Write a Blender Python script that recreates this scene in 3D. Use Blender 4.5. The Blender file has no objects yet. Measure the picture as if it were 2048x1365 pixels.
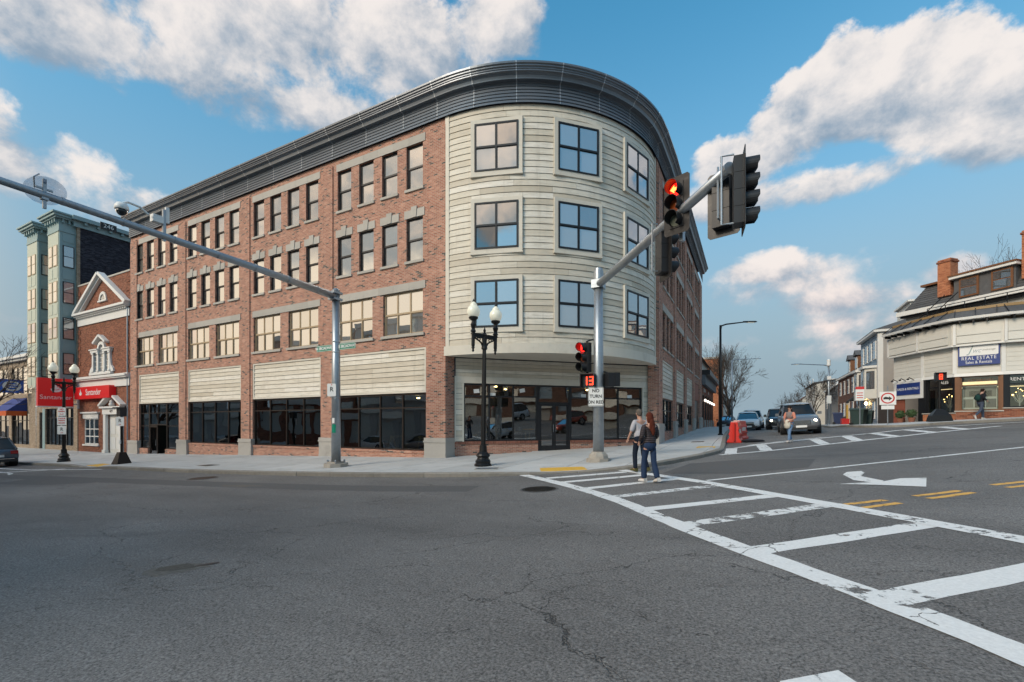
# Street corner with a four-storey brick and siding building, rebuilt as a 3D place.
# Axes: +x runs along the avenue towards the junction, +y runs up the side street, metres.
import bpy, bmesh, math, random
from mathutils import Vector, Matrix

rad = math.radians
sc = bpy.context.scene
col = sc.collection
rng = random.Random(11)

# ------------------------------------------------------------------ camera
cam_d = bpy.data.cameras.new('camera')
cam = bpy.data.objects.new('camera', cam_d)
col.objects.link(cam)
cam.location = (11.69, -16.11, 1.6)
cam.rotation_euler = (rad(90), 0, rad(27.76))
cam_d.sensor_width = 36.0
cam_d.lens = 16.0
cam_d.shift_y = 0.0808
cam_d.clip_start = 0.1
cam_d.clip_end = 4000
sc.camera = cam

# ------------------------------------------------------------------ node helper
class NT:
    def __init__(s, nt):
        s.nt = nt
    def n(s, t, **kw):
        x = s.nt.nodes.new(t)
        for k, v in kw.items():
            setattr(x, k, v)
        return x
    def put(s, sock, v):
        if v is None:
            return
        if isinstance(v, bpy.types.NodeSocket):
            s.nt.links.new(v, sock)
        else:
            if sock.type == 'RGBA' and len(v) == 3:
                v = (*v, 1)
            sock.default_value = v
    def m(s, op, a, b=None, c=None, clamp=False):
        x = s.n('ShaderNodeMath', operation=op, use_clamp=clamp)
        s.put(x.inputs[0], a); s.put(x.inputs[1], b); s.put(x.inputs[2], c)
        return x.outputs[0]
    def vm(s, op, a, b=None):
        x = s.n('ShaderNodeVectorMath', operation=op)
        s.put(x.inputs[0], a)
        if b is not None: s.put(x.inputs[1], b)
        return x.outputs['Value'] if op in ('DOT_PRODUCT', 'LENGTH') else x.outputs[0]
    def xyz(s, v):
        x = s.n('ShaderNodeSeparateXYZ'); s.put(x.inputs[0], v)
        return x.outputs
    def comb(s, x, y, z=0.0):
        c = s.n('ShaderNodeCombineXYZ')
        s.put(c.inputs[0], x); s.put(c.inputs[1], y); s.put(c.inputs[2], z)
        return c.outputs[0]
    def noise(s, vec, scale, detail=3, rough=.55, dist=0.0, out=0):
        x = s.n('ShaderNodeTexNoise')
        if vec is not None: s.put(x.inputs['Vector'], vec)
        x.inputs['Scale'].default_value = scale
        x.inputs['Detail'].default_value = detail
        x.inputs['Roughness'].default_value = rough
        x.inputs['Distortion'].default_value = dist
        return x.outputs[out]
    def ramp(s, f, stops, interp='LINEAR'):
        x = s.n('ShaderNodeValToRGB')
        s.put(x.inputs[0], f)
        e = x.color_ramp.elements
        x.color_ramp.interpolation = interp
        while len(e) < len(stops): e.new(.5)
        for i, (p, cc) in enumerate(stops):
            e[i].position = p
            e[i].color = (*cc, 1) if not isinstance(cc, (int, float)) else (cc, cc, cc, 1)
        return x.outputs[0]
    def mix(s, f, a, b, blend='MIX'):
        x = s.n('ShaderNodeMix', data_type='RGBA', blend_type=blend)
        s.put(x.inputs[0], f); s.put(x.inputs[6], a); s.put(x.inputs[7], b)
        return x.outputs[2]
    def sstep(s, v, lo, hi):
        x = s.n('ShaderNodeMapRange', interpolation_type='SMOOTHSTEP')
        s.put(x.inputs[0], v); s.put(x.inputs[1], lo); s.put(x.inputs[2], hi)
        x.inputs[3].default_value = 0; x.inputs[4].default_value = 1
        return x.outputs[0]
    def bump(s, h, strength=.3, dist=.01):
        x = s.n('ShaderNodeBump')
        x.inputs['Strength'].default_value = strength
        x.inputs['Distance'].default_value = dist
        s.put(x.inputs['Height'], h)
        return x.outputs[0]

# ------------------------------------------------------------------ world: evening sky with cumulus
SUN_AZ = rad(-158.0)      # measured from +y towards +x
SUN_EL = rad(33.0)
world = bpy.data.worlds.new('World')
sc.world = world
world.use_nodes = True
w = NT(world.node_tree)
for x in list(world.node_tree.nodes): world.node_tree.nodes.remove(x)
wout = w.n('ShaderNodeOutputWorld')
bg = w.n('ShaderNodeBackground')
w.nt.links.new(bg.outputs[0], wout.inputs[0])
sky = w.n('ShaderNodeTexSky')
sky.sky_type = 'NISHITA'
sky.sun_disc = False
sky.sun_elevation = SUN_EL
sky.sun_rotation = SUN_AZ
sky.air_density = 1.0
sky.dust_density = 0.4
sky.ozone_density = 2.0
SKYK = 0.12
tc = w.n('ShaderNodeTexCoord')
dirv = w.vm('NORMALIZE', tc.outputs['Generated'])
dx, dy, dz = w.xyz(dirv)
az = w.m('ARCTAN2', dx, dy)                 # azimuth from +y
el = w.m('ARCSINE', dz)
# cumulus banks: (azimuth deg, elevation deg, half width, half height, weight)
BANKS = [(-59, 37.5, 19, 8, 1.2), (-57, 32, 18, 4.5, .8), (-78, 33, 15, 8, 1.1), (-42, 38.5, 13, 7, 1.0), (-31, 41, 8, 4.5, .8),
         (-77, 21.5, 9, 5, 1.0), (-66, 18, 7, 4, .5),
         (-1, 27, 6, 3.5, 1.2), (4, 28.5, 6, 5, 1.4), (9, 29.5, 6, 6, 1.5), (15, 28, 6.5, 6.5, 1.6), (21, 24.5, 7, 6, 1.5), (28, 21.5, 8, 5, 1.4),
         (6, 23.2, 9, 2.4, 1.0), (-4, 23.5, 4, 3, .9), (1, 16.3, 5.5, 2.6, 1.3), (7, 12.2, 9, 2.4, 1.0), (3, 14.5, 10, 3.6, .75), (9, 10, 13, 3, .7), (16.5, 13.6, 3, 2, 1.1), (-3, 9, 6, 1.6, .5), (11, 7.6, 9, 1.8, .5), (-70, 9, 12, 2, .4),
         (55, 24, 18, 8, 1.2), (90, 30, 20, 9, 1.2), (130, 22, 18, 7, 1.1), (178, 28, 20, 9, 1.2), (-165, 14, 14, 4, .8), (-100, 8, 26, 2.6, .8),
         (-104, 33, 14, 7, 1.), (-132, 27, 34, 17, 2.2), (-175, 40, 16, 7, 1.), (30, 60, 24, 9, 1.1), (-110, 62, 26, 9, 1.1), (150, 60, 26, 9, 1.1),
         (85, 52, 20, 9, 1.2), (-40, 64, 24, 8, 1.1), (120, 40, 14, 8, 1.1), (60, 40, 12, 7, 1.1), (-170, 66, 24, 8, 1.1), (40, 78, 60, 7, 1.1), (-120, 80, 50, 7, 1.1)]  # more banks overhead, out of view, added to lift the ambient light
tot = num = den = None
for (ba, be, hw, hh, wt) in BANKS:
    u = w.m('DIVIDE', w.m('SUBTRACT', az, rad(ba)), rad(hw))
    v0 = w.m('DIVIDE', w.m('SUBTRACT', el, rad(be)), rad(hh))
    v = w.m('MAXIMUM', v0, w.m('MULTIPLY', v0, -1.5))          # flatter bases
    g = w.m('MULTIPLY', w.m('SUBTRACT', 1.0, w.m('MULTIPLY_ADD', u, u, w.m('MULTIPLY', v, v))), wt)
    e = w.m('MAXIMUM', w.m('ADD', g, .8), 0.)
    if tot is None: tot, num, den = g, w.m('MULTIPLY', e, v0), e
    else:
        tot = w.m('SMOOTH_MAX', tot, g, .25)
        num = w.m('MULTIPLY_ADD', e, v0, num)
        den = w.m('ADD', den, e)
vert = w.m('DIVIDE', num, w.m('ADD', den, .05))
bk = w.m('MAXIMUM', tot, -1.2)
vert = w.m('MAXIMUM', w.m('MINIMUM', vert, .9), -.9)
CS = w.vm('MULTIPLY', dirv, (1., 1., 1.25))
def puff(v): return w.m('MULTIPLY', w.m('SUBTRACT', w.noise(v, 8.5, 8, .60, .15), .5), 3.3)
n2 = w.noise(CS, 3.1, 2, .5)
p0 = puff(CS)
p1 = puff(w.vm('ADD', CS, (math.sin(SUN_AZ) * .03, math.cos(SUN_AZ) * .03, .035)))
d0 = w.m('ADD', w.m('ADD', bk, p0), w.m('MULTIPLY', w.m('SUBTRACT', n2, .5), 1.2))
soft = w.m('MULTIPLY_ADD', w.sstep(dz, .5, .1), .75, .55)
cover = w.sstep(d0, 0.05, w.m('MULTIPLY_ADD', w.m('SUBTRACT', .4, vert), .35, soft))
lit = w.sstep(w.m('ADD', w.m('MULTIPLY', w.m('SUBTRACT', p0, p1), .62), w.m('MULTIPLY', vert, .55)), -.50, .50)
sund = w.vm('DOT_PRODUCT', dirv, (math.sin(SUN_AZ), math.cos(SUN_AZ), .1))
away = w.sstep(sund, .85, .30)
ccol = w.mix(lit, (.74, .98, 1.26), (2.55, 2.34, 2.20))
ccol = w.mix(1.0, ccol, w.mix(away, (1.55, 1.27, .98), (1., 1., 1.)), 'MULTIPLY')
ccol = w.mix(1.0, ccol, w.mix(w.sstep(dz, .08, .38), (1.02, .93, .92), (1., 1., 1.)), 'MULTIPLY')
tint = w.mix(w.sstep(dz, .02, .5), (.56, .58, .50), (.23, .62, .62))
base = w.mix(1.0, sky.outputs[0], tint, 'MULTIPLY')
hz = w.m('MULTIPLY', w.sstep(dz, .75, .04), w.m('MULTIPLY_ADD', away, .25, .75))
base = w.mix(hz, base, (.82, 1.09, 1.27))
GA, GE = rad(-122), rad(9)                     # sunset glow low in the west
glow = w.sstep(w.vm('DOT_PRODUCT', dirv, (math.sin(GA) * math.cos(GE), math.cos(GA) * math.cos(GE), math.sin(GE))), .66, .99)
base = w.mix(w.m('MULTIPLY', glow, .9), base, (4.3, 3.35, 2.3))
fin = w.mix(w.m('MULTIPLY', cover, .93), base, ccol)
w.put(bg.inputs[0], fin)
bg.inputs[1].default_value = SKYK
world.cycles.sampling_method = 'MANUAL'
world.cycles.sample_map_resolution = 512

# ------------------------------------------------------------------ sun (low, veiled by cloud)
sl = bpy.data.lights.new('sun', 'SUN')
sl.energy = .85
sl.angle = rad(22)
sl.color = (1.0, .86, .70)
sun = bpy.data.objects.new('sun', sl)
col.objects.link(sun)
sd = Vector((math.sin(SUN_AZ) * math.cos(SUN_EL), math.cos(SUN_AZ) * math.cos(SUN_EL), math.sin(SUN_EL)))
sun.rotation_euler = sd.to_track_quat('Z', 'Y').to_euler()

# ------------------------------------------------------------------ view and render settings
sc.view_settings.view_transform = 'Standard'
sc.view_settings.look = 'None'
sc.view_settings.exposure = 1.64
sc.view_settings.gamma = 1.0
sc.view_settings.use_curve_mapping = False
sc.render.engine = 'CYCLES'
sc.cycles.use_denoising = True
sc.cycles.max_bounces = 5
sc.cycles.diffuse_bounces = 2
sc.cycles.glossy_bounces = 3
sc.cycles.use_adaptive_sampling = True
sc.cycles.adaptive_threshold = 0.02
sc.cycles.transparent_max_bounces = 12
sc.cycles.sample_clamp_indirect = 6.0
sc.cycles.caustics_reflective = False
sc.cycles.caustics_refractive = False

# ------------------------------------------------------------------ terrain height
def sm(t):
    t = max(0., min(1., t)); return t * t * (3 - 2 * t)
def softplus(t, k=2.0):
    return math.log1p(math.exp(t / k)) * k if t / k < 30 else t
def G(a, b):
    aa = a if a > -27 else -27 - 3 * (1 - math.exp((a + 27) / 3))
    bb = b
    if b > 28: bb = 28 + 5 * (1 - math.exp(-(b - 28) / 5))
    if b > 34: bb -= (b - 34) ** 2 / (b - 34 + 12) * .5
    if b < -22: bb = -22 - 3 * (1 - math.exp((b + 22) / 3))
    return .024 * min(aa, 40) + .03 * max(bb, -60) + .04 * softplus(min(a, 40) - 8) * (1 - sm((b - 19) / 10))
RAMPS = [(6.6, -3.0, 1.7), (10.5, 5.3, 1.5), (-17.6, -5.9, 1.5), (19.0, 15.2, 1.5)]
def H(a, b):                                   # top of the pavements, dropping at the ramps
    drop = max(math.exp(-((a - x) ** 2 + (b - y) ** 2) / r ** 2) for x, y, r in RAMPS)
    return G(a, b) + .13 - .10 * drop

# ------------------------------------------------------------------ materials
MATS = {}
def new_mat(name):
    m = bpy.data.materials.new(name)
    m.use_nodes = True
    t = NT(m.node_tree)
    b = m.node_tree.nodes['Principled BSDF']
    MATS[name] = m
    return m, t, b
def plain(name, colr, rough=.6, metal=0., spec=.5, var=.12, scale=6., bump=0., bscale=60., coat=0., objrand=0., dirt=None, emit=0.):
    m, t, b = new_mat(name)
    tc = t.n('ShaderNodeTexCoord').outputs['Object']
    n = t.noise(tc, scale, 5, .6)
    f = t.m('MULTIPLY_ADD', t.m('SUBTRACT', n, .5), 2 * var, 1.0)
    if objrand:
        oi = t.n('ShaderNodeObjectInfo').outputs['Random']
        f = t.m('MULTIPLY', f, t.m('MULTIPLY_ADD', oi, objrand, 1 - objrand * .6))
    c = t.mix(1.0, colr, t.comb(f, f, f), 'MULTIPLY')
    if dirt:
        dn = t.sstep(t.noise(tc, dirt[0], 6, .65), .5, .75)
        c = t.mix(t.m('MULTIPLY', dn, dirt[2]), c, dirt[1])
    t.put(b.inputs['Base Color'], c)
    b.inputs['Roughness'].default_value = rough
    b.inputs['Metallic'].default_value = metal
    b.inputs['Specular IOR Level'].default_value = spec
    b.inputs['Coat Weight'].default_value = coat
    if bump:
        t.put(b.inputs['Normal'], t.bump(t.noise(tc, bscale, 4, .6), bump, .01))
    if emit:
        b.inputs['Emission Color'].default_value = (*colr, 1)
        b.inputs['Emission Strength'].default_value = emit
    return m
def brick_mat(name, stops, mortar, bw=.213, bh=.0677, ms=.10, rough=.85, warm=None):
    """running-bond brick: per-brick colour from a cell hash, recessed mortar joints"""
    m, t, b = new_mat(name)
    tc = t.n('ShaderNodeTexCoord').outputs['Object']
    x, y, z = t.xyz(tc)
    nx, ny, nz = t.xyz(t.n('ShaderNodeNewGeometry').outputs['True Normal'])
    side = t.m('GREATER_THAN', t.m('ABSOLUTE', nx), t.m('ABSOLUTE', ny))
    diag = t.m('LESS_THAN', t.m('ABSOLUTE', t.m('SUBTRACT', t.m('ABSOLUTE', nx), t.m('ABSOLUTE', ny))), .3)
    u = t.m('ADD', t.m('MULTIPLY', x, t.m('SUBTRACT', 1., side)), t.m('MULTIPLY', y, side))
    u = t.m('MULTIPLY', u, t.m('MULTIPLY_ADD', diag, .4142, 1.0))
    v = t.m('DIVIDE', z, bh)
    row = t.m('FLOOR', v)
    fv = t.m('SUBTRACT', v, row)
    odd = t.m('MODULO', t.m('ABSOLUTE', row), 2.)
    uu = t.m('ADD', t.m('DIVIDE', u, bw), t.m('MULTIPLY', odd, .5))
    cl = t.m('FLOOR', uu)
    fu = t.m('SUBTRACT', uu, cl)
    wn = t.n('ShaderNodeTexWhiteNoise', noise_dimensions='2D')
    t.put(wn.inputs['Vector'], t.comb(row, cl))
    c = t.ramp(wn.outputs['Value'], stops, 'LINEAR')
    big = t.m('MULTIPLY_ADD', t.m('SUBTRACT', t.noise(tc, .45, 5, .65), .5), .5, 1.)
    c = t.mix(1., c, t.comb(big, big, big), 'MULTIPLY')
    sk = t.m('MULTIPLY_ADD', t.noise(t.comb(t.m('MULTIPLY', u, 2.6), t.m('MULTIPLY', z, .22), 1.), 1.0, 4, .6), .44, .78)
    c = t.mix(1., c, t.comb(sk, sk, sk), 'MULTIPLY')
    ev = t.m('MINIMUM', fv, t.m('SUBTRACT', 1., fv))
    eu = t.m('MULTIPLY', t.m('MINIMUM', fu, t.m('SUBTRACT', 1., fu)), bw / bh)
    e = t.m('MINIMUM', ev, eu)
    br = t.sstep(e, ms * .55, ms * 1.25)
    c = t.mix(br, mortar, c)
    t.put(b.inputs['Base Color'], c)
    b.inputs['Roughness'].default_value = rough
    b.inputs['Specular IOR Level'].default_value = .25
    h = t.m('ADD', br, t.m('MULTIPLY', t.noise(tc, 90, 3), .25))
    t.put(b.inputs['Normal'], t.bump(h, .55, .008))
    return m
def glass_mat(name, tintc, refl, trans, rough=.0, wave=.003, blend=.25):
    """window glass: a mirror share over a tinted see-through share (trans) or a drawn blind close behind"""
    m, t, b = new_mat(name)
    m.node_tree.nodes.remove(b)
    out = [x for x in m.node_tree.nodes if x.type == 'OUTPUT_MATERIAL'][0]
    gl = t.n('ShaderNodeBsdfGlossy'); gl.inputs['Roughness'].default_value = rough
    gl.inputs['Color'].default_value = (.95, .97, 1, 1)
    tcn = t.n('ShaderNodeTexCoord').outputs['Object']
    oi = t.n('ShaderNodeObjectInfo').outputs['Random']
    off = t.vm('ADD', tcn, t.comb(t.m('MULTIPLY', oi, 37.), t.m('MULTIPLY', oi, 11.), 0.))
    bp = t.bump(t.noise(off, 1.1, 1.0), 1.0, wave)
    wnv = t.n('ShaderNodeTexWhiteNoise', noise_dimensions='1D'); t.put(wnv.inputs['W'], t.m('MULTIPLY', oi, 91.7))
    jit = t.vm('MULTIPLY', t.vm('SUBTRACT', wnv.outputs['Color'], (.5, .5, .5)), (.045, .045, .045))      # no two panes sit quite alike
    t.put(gl.inputs['Normal'], t.vm('NORMALIZE', t.vm('ADD', bp, jit)))
    if trans:
        bs = t.n('ShaderNodeBsdfTransparent'); bs.inputs['Color'].default_value = (*tintc, 1)
    else:
        bs = t.n('ShaderNodeBsdfDiffuse')
        k_ = t.m('MULTIPLY_ADD', t.m('FRACT', t.m('MULTIPLY', oi, 7.3)), 1.5, .35)
        t.put(bs.inputs['Color'], t.mix(1.0, tintc, t.comb(k_, k_, k_), 'MULTIPLY'))
    lw = t.n('ShaderNodeLayerWeight'); lw.inputs['Blend'].default_value = blend
    f = t.m('MULTIPLY_ADD', lw.outputs['Fresnel'], 1 - refl, refl, clamp=True)
    mx = t.n('ShaderNodeMixShader')
    t.put(mx.inputs[0], f)
    t.nt.links.new(bs.outputs[0], mx.inputs[1]); t.nt.links.new(gl.outputs[0], mx.inputs[2])
    t.nt.links.new(mx.outputs[0], out.inputs[0])
    return m
def emit_mat(name, colr, k):
    m, t, b = new_mat(name)
    b.inputs['Base Color'].default_value = (*[min(.8, c) for c in colr], 1)
    b.inputs['Emission Color'].default_value = (*colr, 1)
    b.inputs['Emission Strength'].default_value = k
    return m

brick_mat('brick', [(0, (.07, .058, .054)), (.06, (.10, .075, .066)), (.10, (.33, .14, .095)), (.5, (.40, .175, .118)), (.8, (.46, .215, .145)), (1, (.52, .27, .19))], (.50, .43, .36))
brick_mat('brick_bank', [(0, (.11, .035, .022)), (.3, (.20, .062, .036)), (.7, (.27, .092, .052)), (1, (.34, .13, .075))], (.26, .17, .12))
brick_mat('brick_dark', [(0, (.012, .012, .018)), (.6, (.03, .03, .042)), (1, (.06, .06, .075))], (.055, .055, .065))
brick_mat('brick_tan', [(0, (.22, .16, .11)), (.5, (.32, .24, .17)), (1, (.40, .31, .23))], (.40, .35, .28))
brick_mat('brick_brown', [(0, (.08, .04, .03)), (.5, (.14, .07, .05)), (1, (.2, .10, .075))], (.16, .12, .10))
brick_mat('brick_orange', [(0, (.30, .10, .05)), (.5, (.42, .15, .07)), (1, (.5, .2, .1))], (.4, .22, .14))
plain('stone', (.44, .41, .365), .8, var=.14, scale=2.2, bump=.25, bscale=40, objrand=.14)
plain('stone_base', (.42, .395, .36), .8, var=.12, scale=1.4, bump=.2, bscale=35, dirt=(1.3, (.22, .2, .18), .5))
plain('trim_cream', (.655, .605, .515), .6, var=.08, scale=1.5, dirt=(2.2, (.40, .37, .31), .35))
# weathered lap siding: soft stains along each board
m, t, b = new_mat('siding')
tcs = t.n('ShaderNodeTexCoord').outputs['Object']
oi = t.n('ShaderNodeObjectInfo').outputs['Random']
sv = t.vm('MULTIPLY', tcs, (.9, .9, 7.0))
sv = t.vm('ADD', sv, t.comb(t.m('MULTIPLY', oi, 60.), 0., t.m('MULTIPLY', oi, 13.)))
st = t.sstep(t.noise(sv, 1.6, 6, .65), .40, .78)
c1 = t.ramp(oi, [(0, (.54, .475, .375)), (.35, (.665, .605, .50)), (.7, (.715, .66, .56)), (1, (.775, .725, .64))])
c1 = t.mix(t.m('MULTIPLY', st, .55), c1, (.36, .32, .25))
drip = t.sstep(t.noise(t.vm('MULTIPLY', tcs, (3.2, 3.2, .22)), 1.3, 5, .65), .52, .78)
c1 = t.mix(t.m('MULTIPLY', drip, .38), c1, (.34, .30, .24))
t.put(b.inputs['Base Color'], c1)
b.inputs['Roughness'].default_value = .65
t.put(b.inputs['Normal'], t.bump(t.noise(t.vm('MULTIPLY', tcs, (1, 1, 12)), 14, 4), .12, .01))
plain('cornice_metal', (.155, .175, .20), .32, .35, var=.14, scale=.8, objrand=.2, dirt=(1.6, (.10, .11, .125), .5))
plain('cornice_seam', (.42, .45, .48), .4, .5, var=.1)
plain('roof_and_gap_shade', (.10, .10, .11), .9)  # flat roofs; also the dark behind siding that stands for gap shade
plain('frame_bronze', (.032, .022, .017), .4, .3, var=.1)
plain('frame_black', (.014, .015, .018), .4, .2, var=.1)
plain('frame_tan', (.42, .31, .19), .5, var=.1)
plain('white_paint', (.74, .73, .70), .5, var=.06, scale=2, dirt=(2.0, (.5, .48, .44), .3))
plain('white_board', (.68, .66, .60), .55, var=.05, scale=1.2, dirt=(1.1, (.50, .47, .40), .3), objrand=.06)
plain('turquoise', (.26, .375, .385), .5, var=.06, scale=1.5, dirt=(1.2, (.20, .29, .30), .4))
plain('mint', (.50, .54, .45), .5, var=.05, scale=1.5)
plain('interior', (.16, .155, .145), .9, var=.2, scale=.7)
plain('interior_light', (.45, .44, .40), .9, var=.1)
plain('interior_floor', (.20, .19, .175), .8, var=.25, scale=1.4)
plain('blind', (.55, .53, .50), .9, var=.08)
glass_mat('glass_upper', (.16, .15, .135), .50, False)
glass_mat('glass_arc', (.20, .22, .235), .40, False)
glass_mat('glass_dark', (.02, .022, .024), .16, False, wave=.004)
glass_mat('glass_store', (.55, .60, .58), .19, True, wave=.004)
glass_mat('glass_office', (.80, .84, .82), .03, True, wave=.002)
glass_mat('glass_car', (.015, .018, .02), .03, False, wave=.001, blend=.12)
plain('concrete', (.50, .505, .50), .85, var=.14, scale=1.1, bump=.2, bscale=110, objrand=.16, dirt=(1.3, (.30, .295, .285), .6))
plain('concrete_rough', (.34, .31, .27), .9, var=.3, scale=9, bump=.8, bscale=18)
plain('granite', (.25, .23, .20), .85, var=.30, scale=7, bump=.7, bscale=22, objrand=.3)
plain('galvanised', (.36, .395, .43), .42, .75, var=.20, scale=9, dirt=(4, (.22, .25, .28), .45))
plain('iron_black', (.012, .011, .011), .38, .4, var=.3, scale=12)
plain('signal_black', (.016, .017, .02), .45, .1, var=.2)
plain('backplate', (.022, .021, .022), .35, .2, var=.5, scale=4, dirt=(5, (.22, .21, .20), .30))
plain('green_sign', (.0, .22, .13), .4, var=.05)
plain('sign_white', (.78, .78, .76), .45, var=.03)
plain('sign_black', (.015, .015, .015), .5)
plain('sign_red', (.55, .02, .02), .45)
plain('bank_red_glow', (.56, .010, .012), .4, var=.04, emit=.06)  # faint emission added so the red signs stay bright in shade
plain('estate_blue', (.02, .045, .20), .4)
plain('blue_sign', (.02, .12, .55), .4)
plain('awning_blue', (.025, .05, .22), .8)
plain('awning_orange', (.55, .10, .02), .8)
plain('awning_black', (.02, .02, .022), .8)
plain('tactile_yellow', (.72, .42, .06), .7, var=.12, bump=.5, bscale=25, dirt=(5, (.4, .28, .1), .4))
plain('barrier_red', (.62, .025, .015), .4, var=.12, dirt=(4, (.4, .1, .08), .4))
plain('barrier_white', (.7, .62, .58), .5, var=.1)
plain('bark', (.055, .042, .034), .95, var=.35, scale=14, bump=.6, bscale=40)
plain('slate', (.085, .085, .088), .75, var=.35, scale=5, bump=.5, bscale=22, objrand=.3)
plain('copper_edge', (.26, .16, .06), .6, var=.15)
plain('blue_siding', (.20, .265, .33), .6, var=.06)
plain('grey_siding', (.17, .18, .195), .7, var=.06, objrand=.1)
plain('pale_siding', (.55, .53, .48), .7, var=.06, objrand=.08)
plain('stucco', (.36, .34, .32), .9, var=.16, scale=1.5, bump=.3, bscale=30)
plain('wood_brown', (.17, .07, .028), .5, var=.25, scale=4)
plain('sill_brick', (.27, .11, .075), .85, var=.2, scale=8, objrand=.5)
plain('red_panel', (.28, .085, .05), .6, var=.1)
plain('fence_brown', (.06, .042, .035), .8, var=.2)
plain('bin_green', (.03, .055, .05), .5)
plain('bin_blue', (.02, .035, .10), .5)
plain('rubber', (.012, .012, .013), .7)
plain('rim', (.35, .36, .38), .3, .8)
plain('chrome', (.55, .56, .58), .2, .9)
plain('plastic_dark', (.02, .02, .022), .5)
plain('skin', (.46, .26, .19), .6, var=.06)
plain('leaf_green', (.045, .085, .03), .8, var=.4, scale=20)
plain('terracotta', (.25, .10, .06), .8)
plain('wood_pale', (.42, .32, .2), .7, var=.2)
plain('acorn_glass', (.70, .68, .56), .18, spec=.6, var=.04, emit=.10)
emit_mat('red_lamp', (1.0, .012, .008), 2.6)
emit_mat('red_arrow', (1.0, .10, .02), 3.2)
emit_mat('digit_red', (1.0, .03, .008), 2.0)
emit_mat('warm_bulb', (1.0, .62, .25), 14.0)
emit_mat('warm_shop', (1.0, .70, .38), .55)
emit_mat('headlamp', (1.0, .86, .62), 12.0)
emit_mat('globe', (1.0, .9, .75), .9)
emit_mat('fairy', (1.0, .62, .22), 3.0)
emit_mat('red_glow', (1.0, .01, .005), .9)
plain('lens_amber', (.22, .045, .008), .3)
plain('lens_green', (.10, .11, .085), .3)
plain('lens_red_off', (.2, .01, .008), .3)
plain('tail_red', (.35, .01, .012), .25)
def cloth(name, c, **k): return plain(name, c, .9, var=.18, scale=18, bump=.4, bscale=50, spec=.2, **k)
cloth('cloth_grey', (.42, .41, .44)); cloth('cloth_denim', (.022, .04, .085)); cloth('cloth_jeans_dark', (.012, .018, .032))
cloth('cloth_denim_light', (.15, .24, .38)); cloth('cloth_salmon', (.62, .25, .18)); cloth('cloth_taupe', (.24, .20, .20))
cloth('cloth_black', (.016, .017, .022)); cloth('cloth_cream', (.60, .56, .48)); cloth('pack_green', (.015, .05, .045)); cloth('cloth_slate', (.06, .075, .11))
cloth('hair_auburn', (.09, .022, .012)); cloth('hair_grey', (.12, .10, .085)); cloth('hair_dark', (.022, .013, .01)); cloth('shoe_white', (.62, .58, .54)); cloth('shoe_olive', (.10, .09, .035))
# quilted jacket: horizontal stitched rows
m, t, b = new_mat('quilted')
tcs = t.n('ShaderNodeTexCoord').outputs['Object']
zz = t.xyz(tcs)[2]
q = t.m('ABSOLUTE', t.m('SINE', t.m('MULTIPLY', zz, 62.)))
t.put(b.inputs['Base Color'], t.mix(q, (.012, .008, .009), (.050, .034, .036)))
b.inputs['Roughness'].default_value = .6
t.put(b.inputs['Normal'], t.bump(q, .8, .02))
# tarmac with aggregate, wear, patches and cracks
m, t, b = new_mat('asphalt')
tcs = t.n('ShaderNodeTexCoord').outputs['Object']
wv = t.vm('ADD', tcs, t.vm('MULTIPLY', t.n('ShaderNodeTexNoise').outputs['Color'], (0, 0, 0)))
nd = t.n('ShaderNodeTexNoise'); t.put(nd.inputs['Vector'], tcs); nd.inputs['Scale'].default_value = .9; nd.inputs['Detail'].default_value = 6; nd.inputs['Roughness'].default_value = .65
dist = t.vm('ADD', tcs, t.vm('MULTIPLY', t.vm('SUBTRACT', nd.outputs['Color'], (.5, .5, .5)), (1.5, 1.5, 0.)))
def cracks(scale, wid, vec, lo, hi, mscale, rand=1.0):
    v = t.n('ShaderNodeTexVoronoi', feature='DISTANCE_TO_EDGE')
    t.put(v.inputs['Vector'], vec); v.inputs['Scale'].default_value = scale
    v.inputs['Randomness'].default_value = rand
    e = t.sstep(v.outputs['Distance'], 0.0, wid * scale)
    mk = t.sstep(t.noise(tcs, mscale, 2, .5), lo, hi)
    return t.m('MULTIPLY', t.m('SUBTRACT', 1., e), mk)
rot = t.n('ShaderNodeVectorRotate', rotation_type='Z_AXIS'); t.put(rot.inputs['Vector'], dist); rot.inputs['Angle'].default_value = rad(-24)
lng = t.vm('MULTIPLY', rot.outputs[0], (.38, 1., 1.))
k1 = cracks(.26, .0065, lng, .36, .50, .30)
k2 = cracks(.62, .006, lng, .50, .60, .25)
k3 = cracks(.34, .007, dist, .52, .62, .21)
ck = t.m('MAXIMUM', t.m('MAXIMUM', k1, k2), k3)
agg = t.noise(tcs, 48, 4, .75)
spk = t.n('ShaderNodeTexVoronoi'); t.put(spk.inputs['Vector'], tcs); spk.inputs['Scale'].default_value = 34
wsp = t.n('ShaderNodeTexWhiteNoise', noise_dimensions='3D'); t.put(wsp.inputs['Vector'], spk.outputs['Position'])
stone = t.m('MULTIPLY', t.m('GREATER_THAN', wsp.outputs['Value'], .90), t.m('LESS_THAN', spk.outputs['Distance'], .34))
wear = t.noise(tcs, .16, 5, .6)
wear2 = t.noise(t.vm('MULTIPLY', tcs, (.35, 1.6, 1)), .5, 4, .6)
cb = t.ramp(t.m('ADD', t.m('MULTIPLY', wear, .6), t.m('MULTIPLY', wear2, .4)), [(.32, (.092, .087, .084)), (.68, (.195, .186, .179))])
cb = t.mix(1., cb, t.ramp(agg, [(.32, .22), (.68, 1.85)]), 'MULTIPLY')
tar = t.sstep(t.noise(t.vm('MULTIPLY', rot.outputs[0], (.12, 1., 1.)), .55, 4, .6), .60, .74)
cb = t.mix(t.m('MULTIPLY', tar, .45), cb, (.055, .055, .058))
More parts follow.
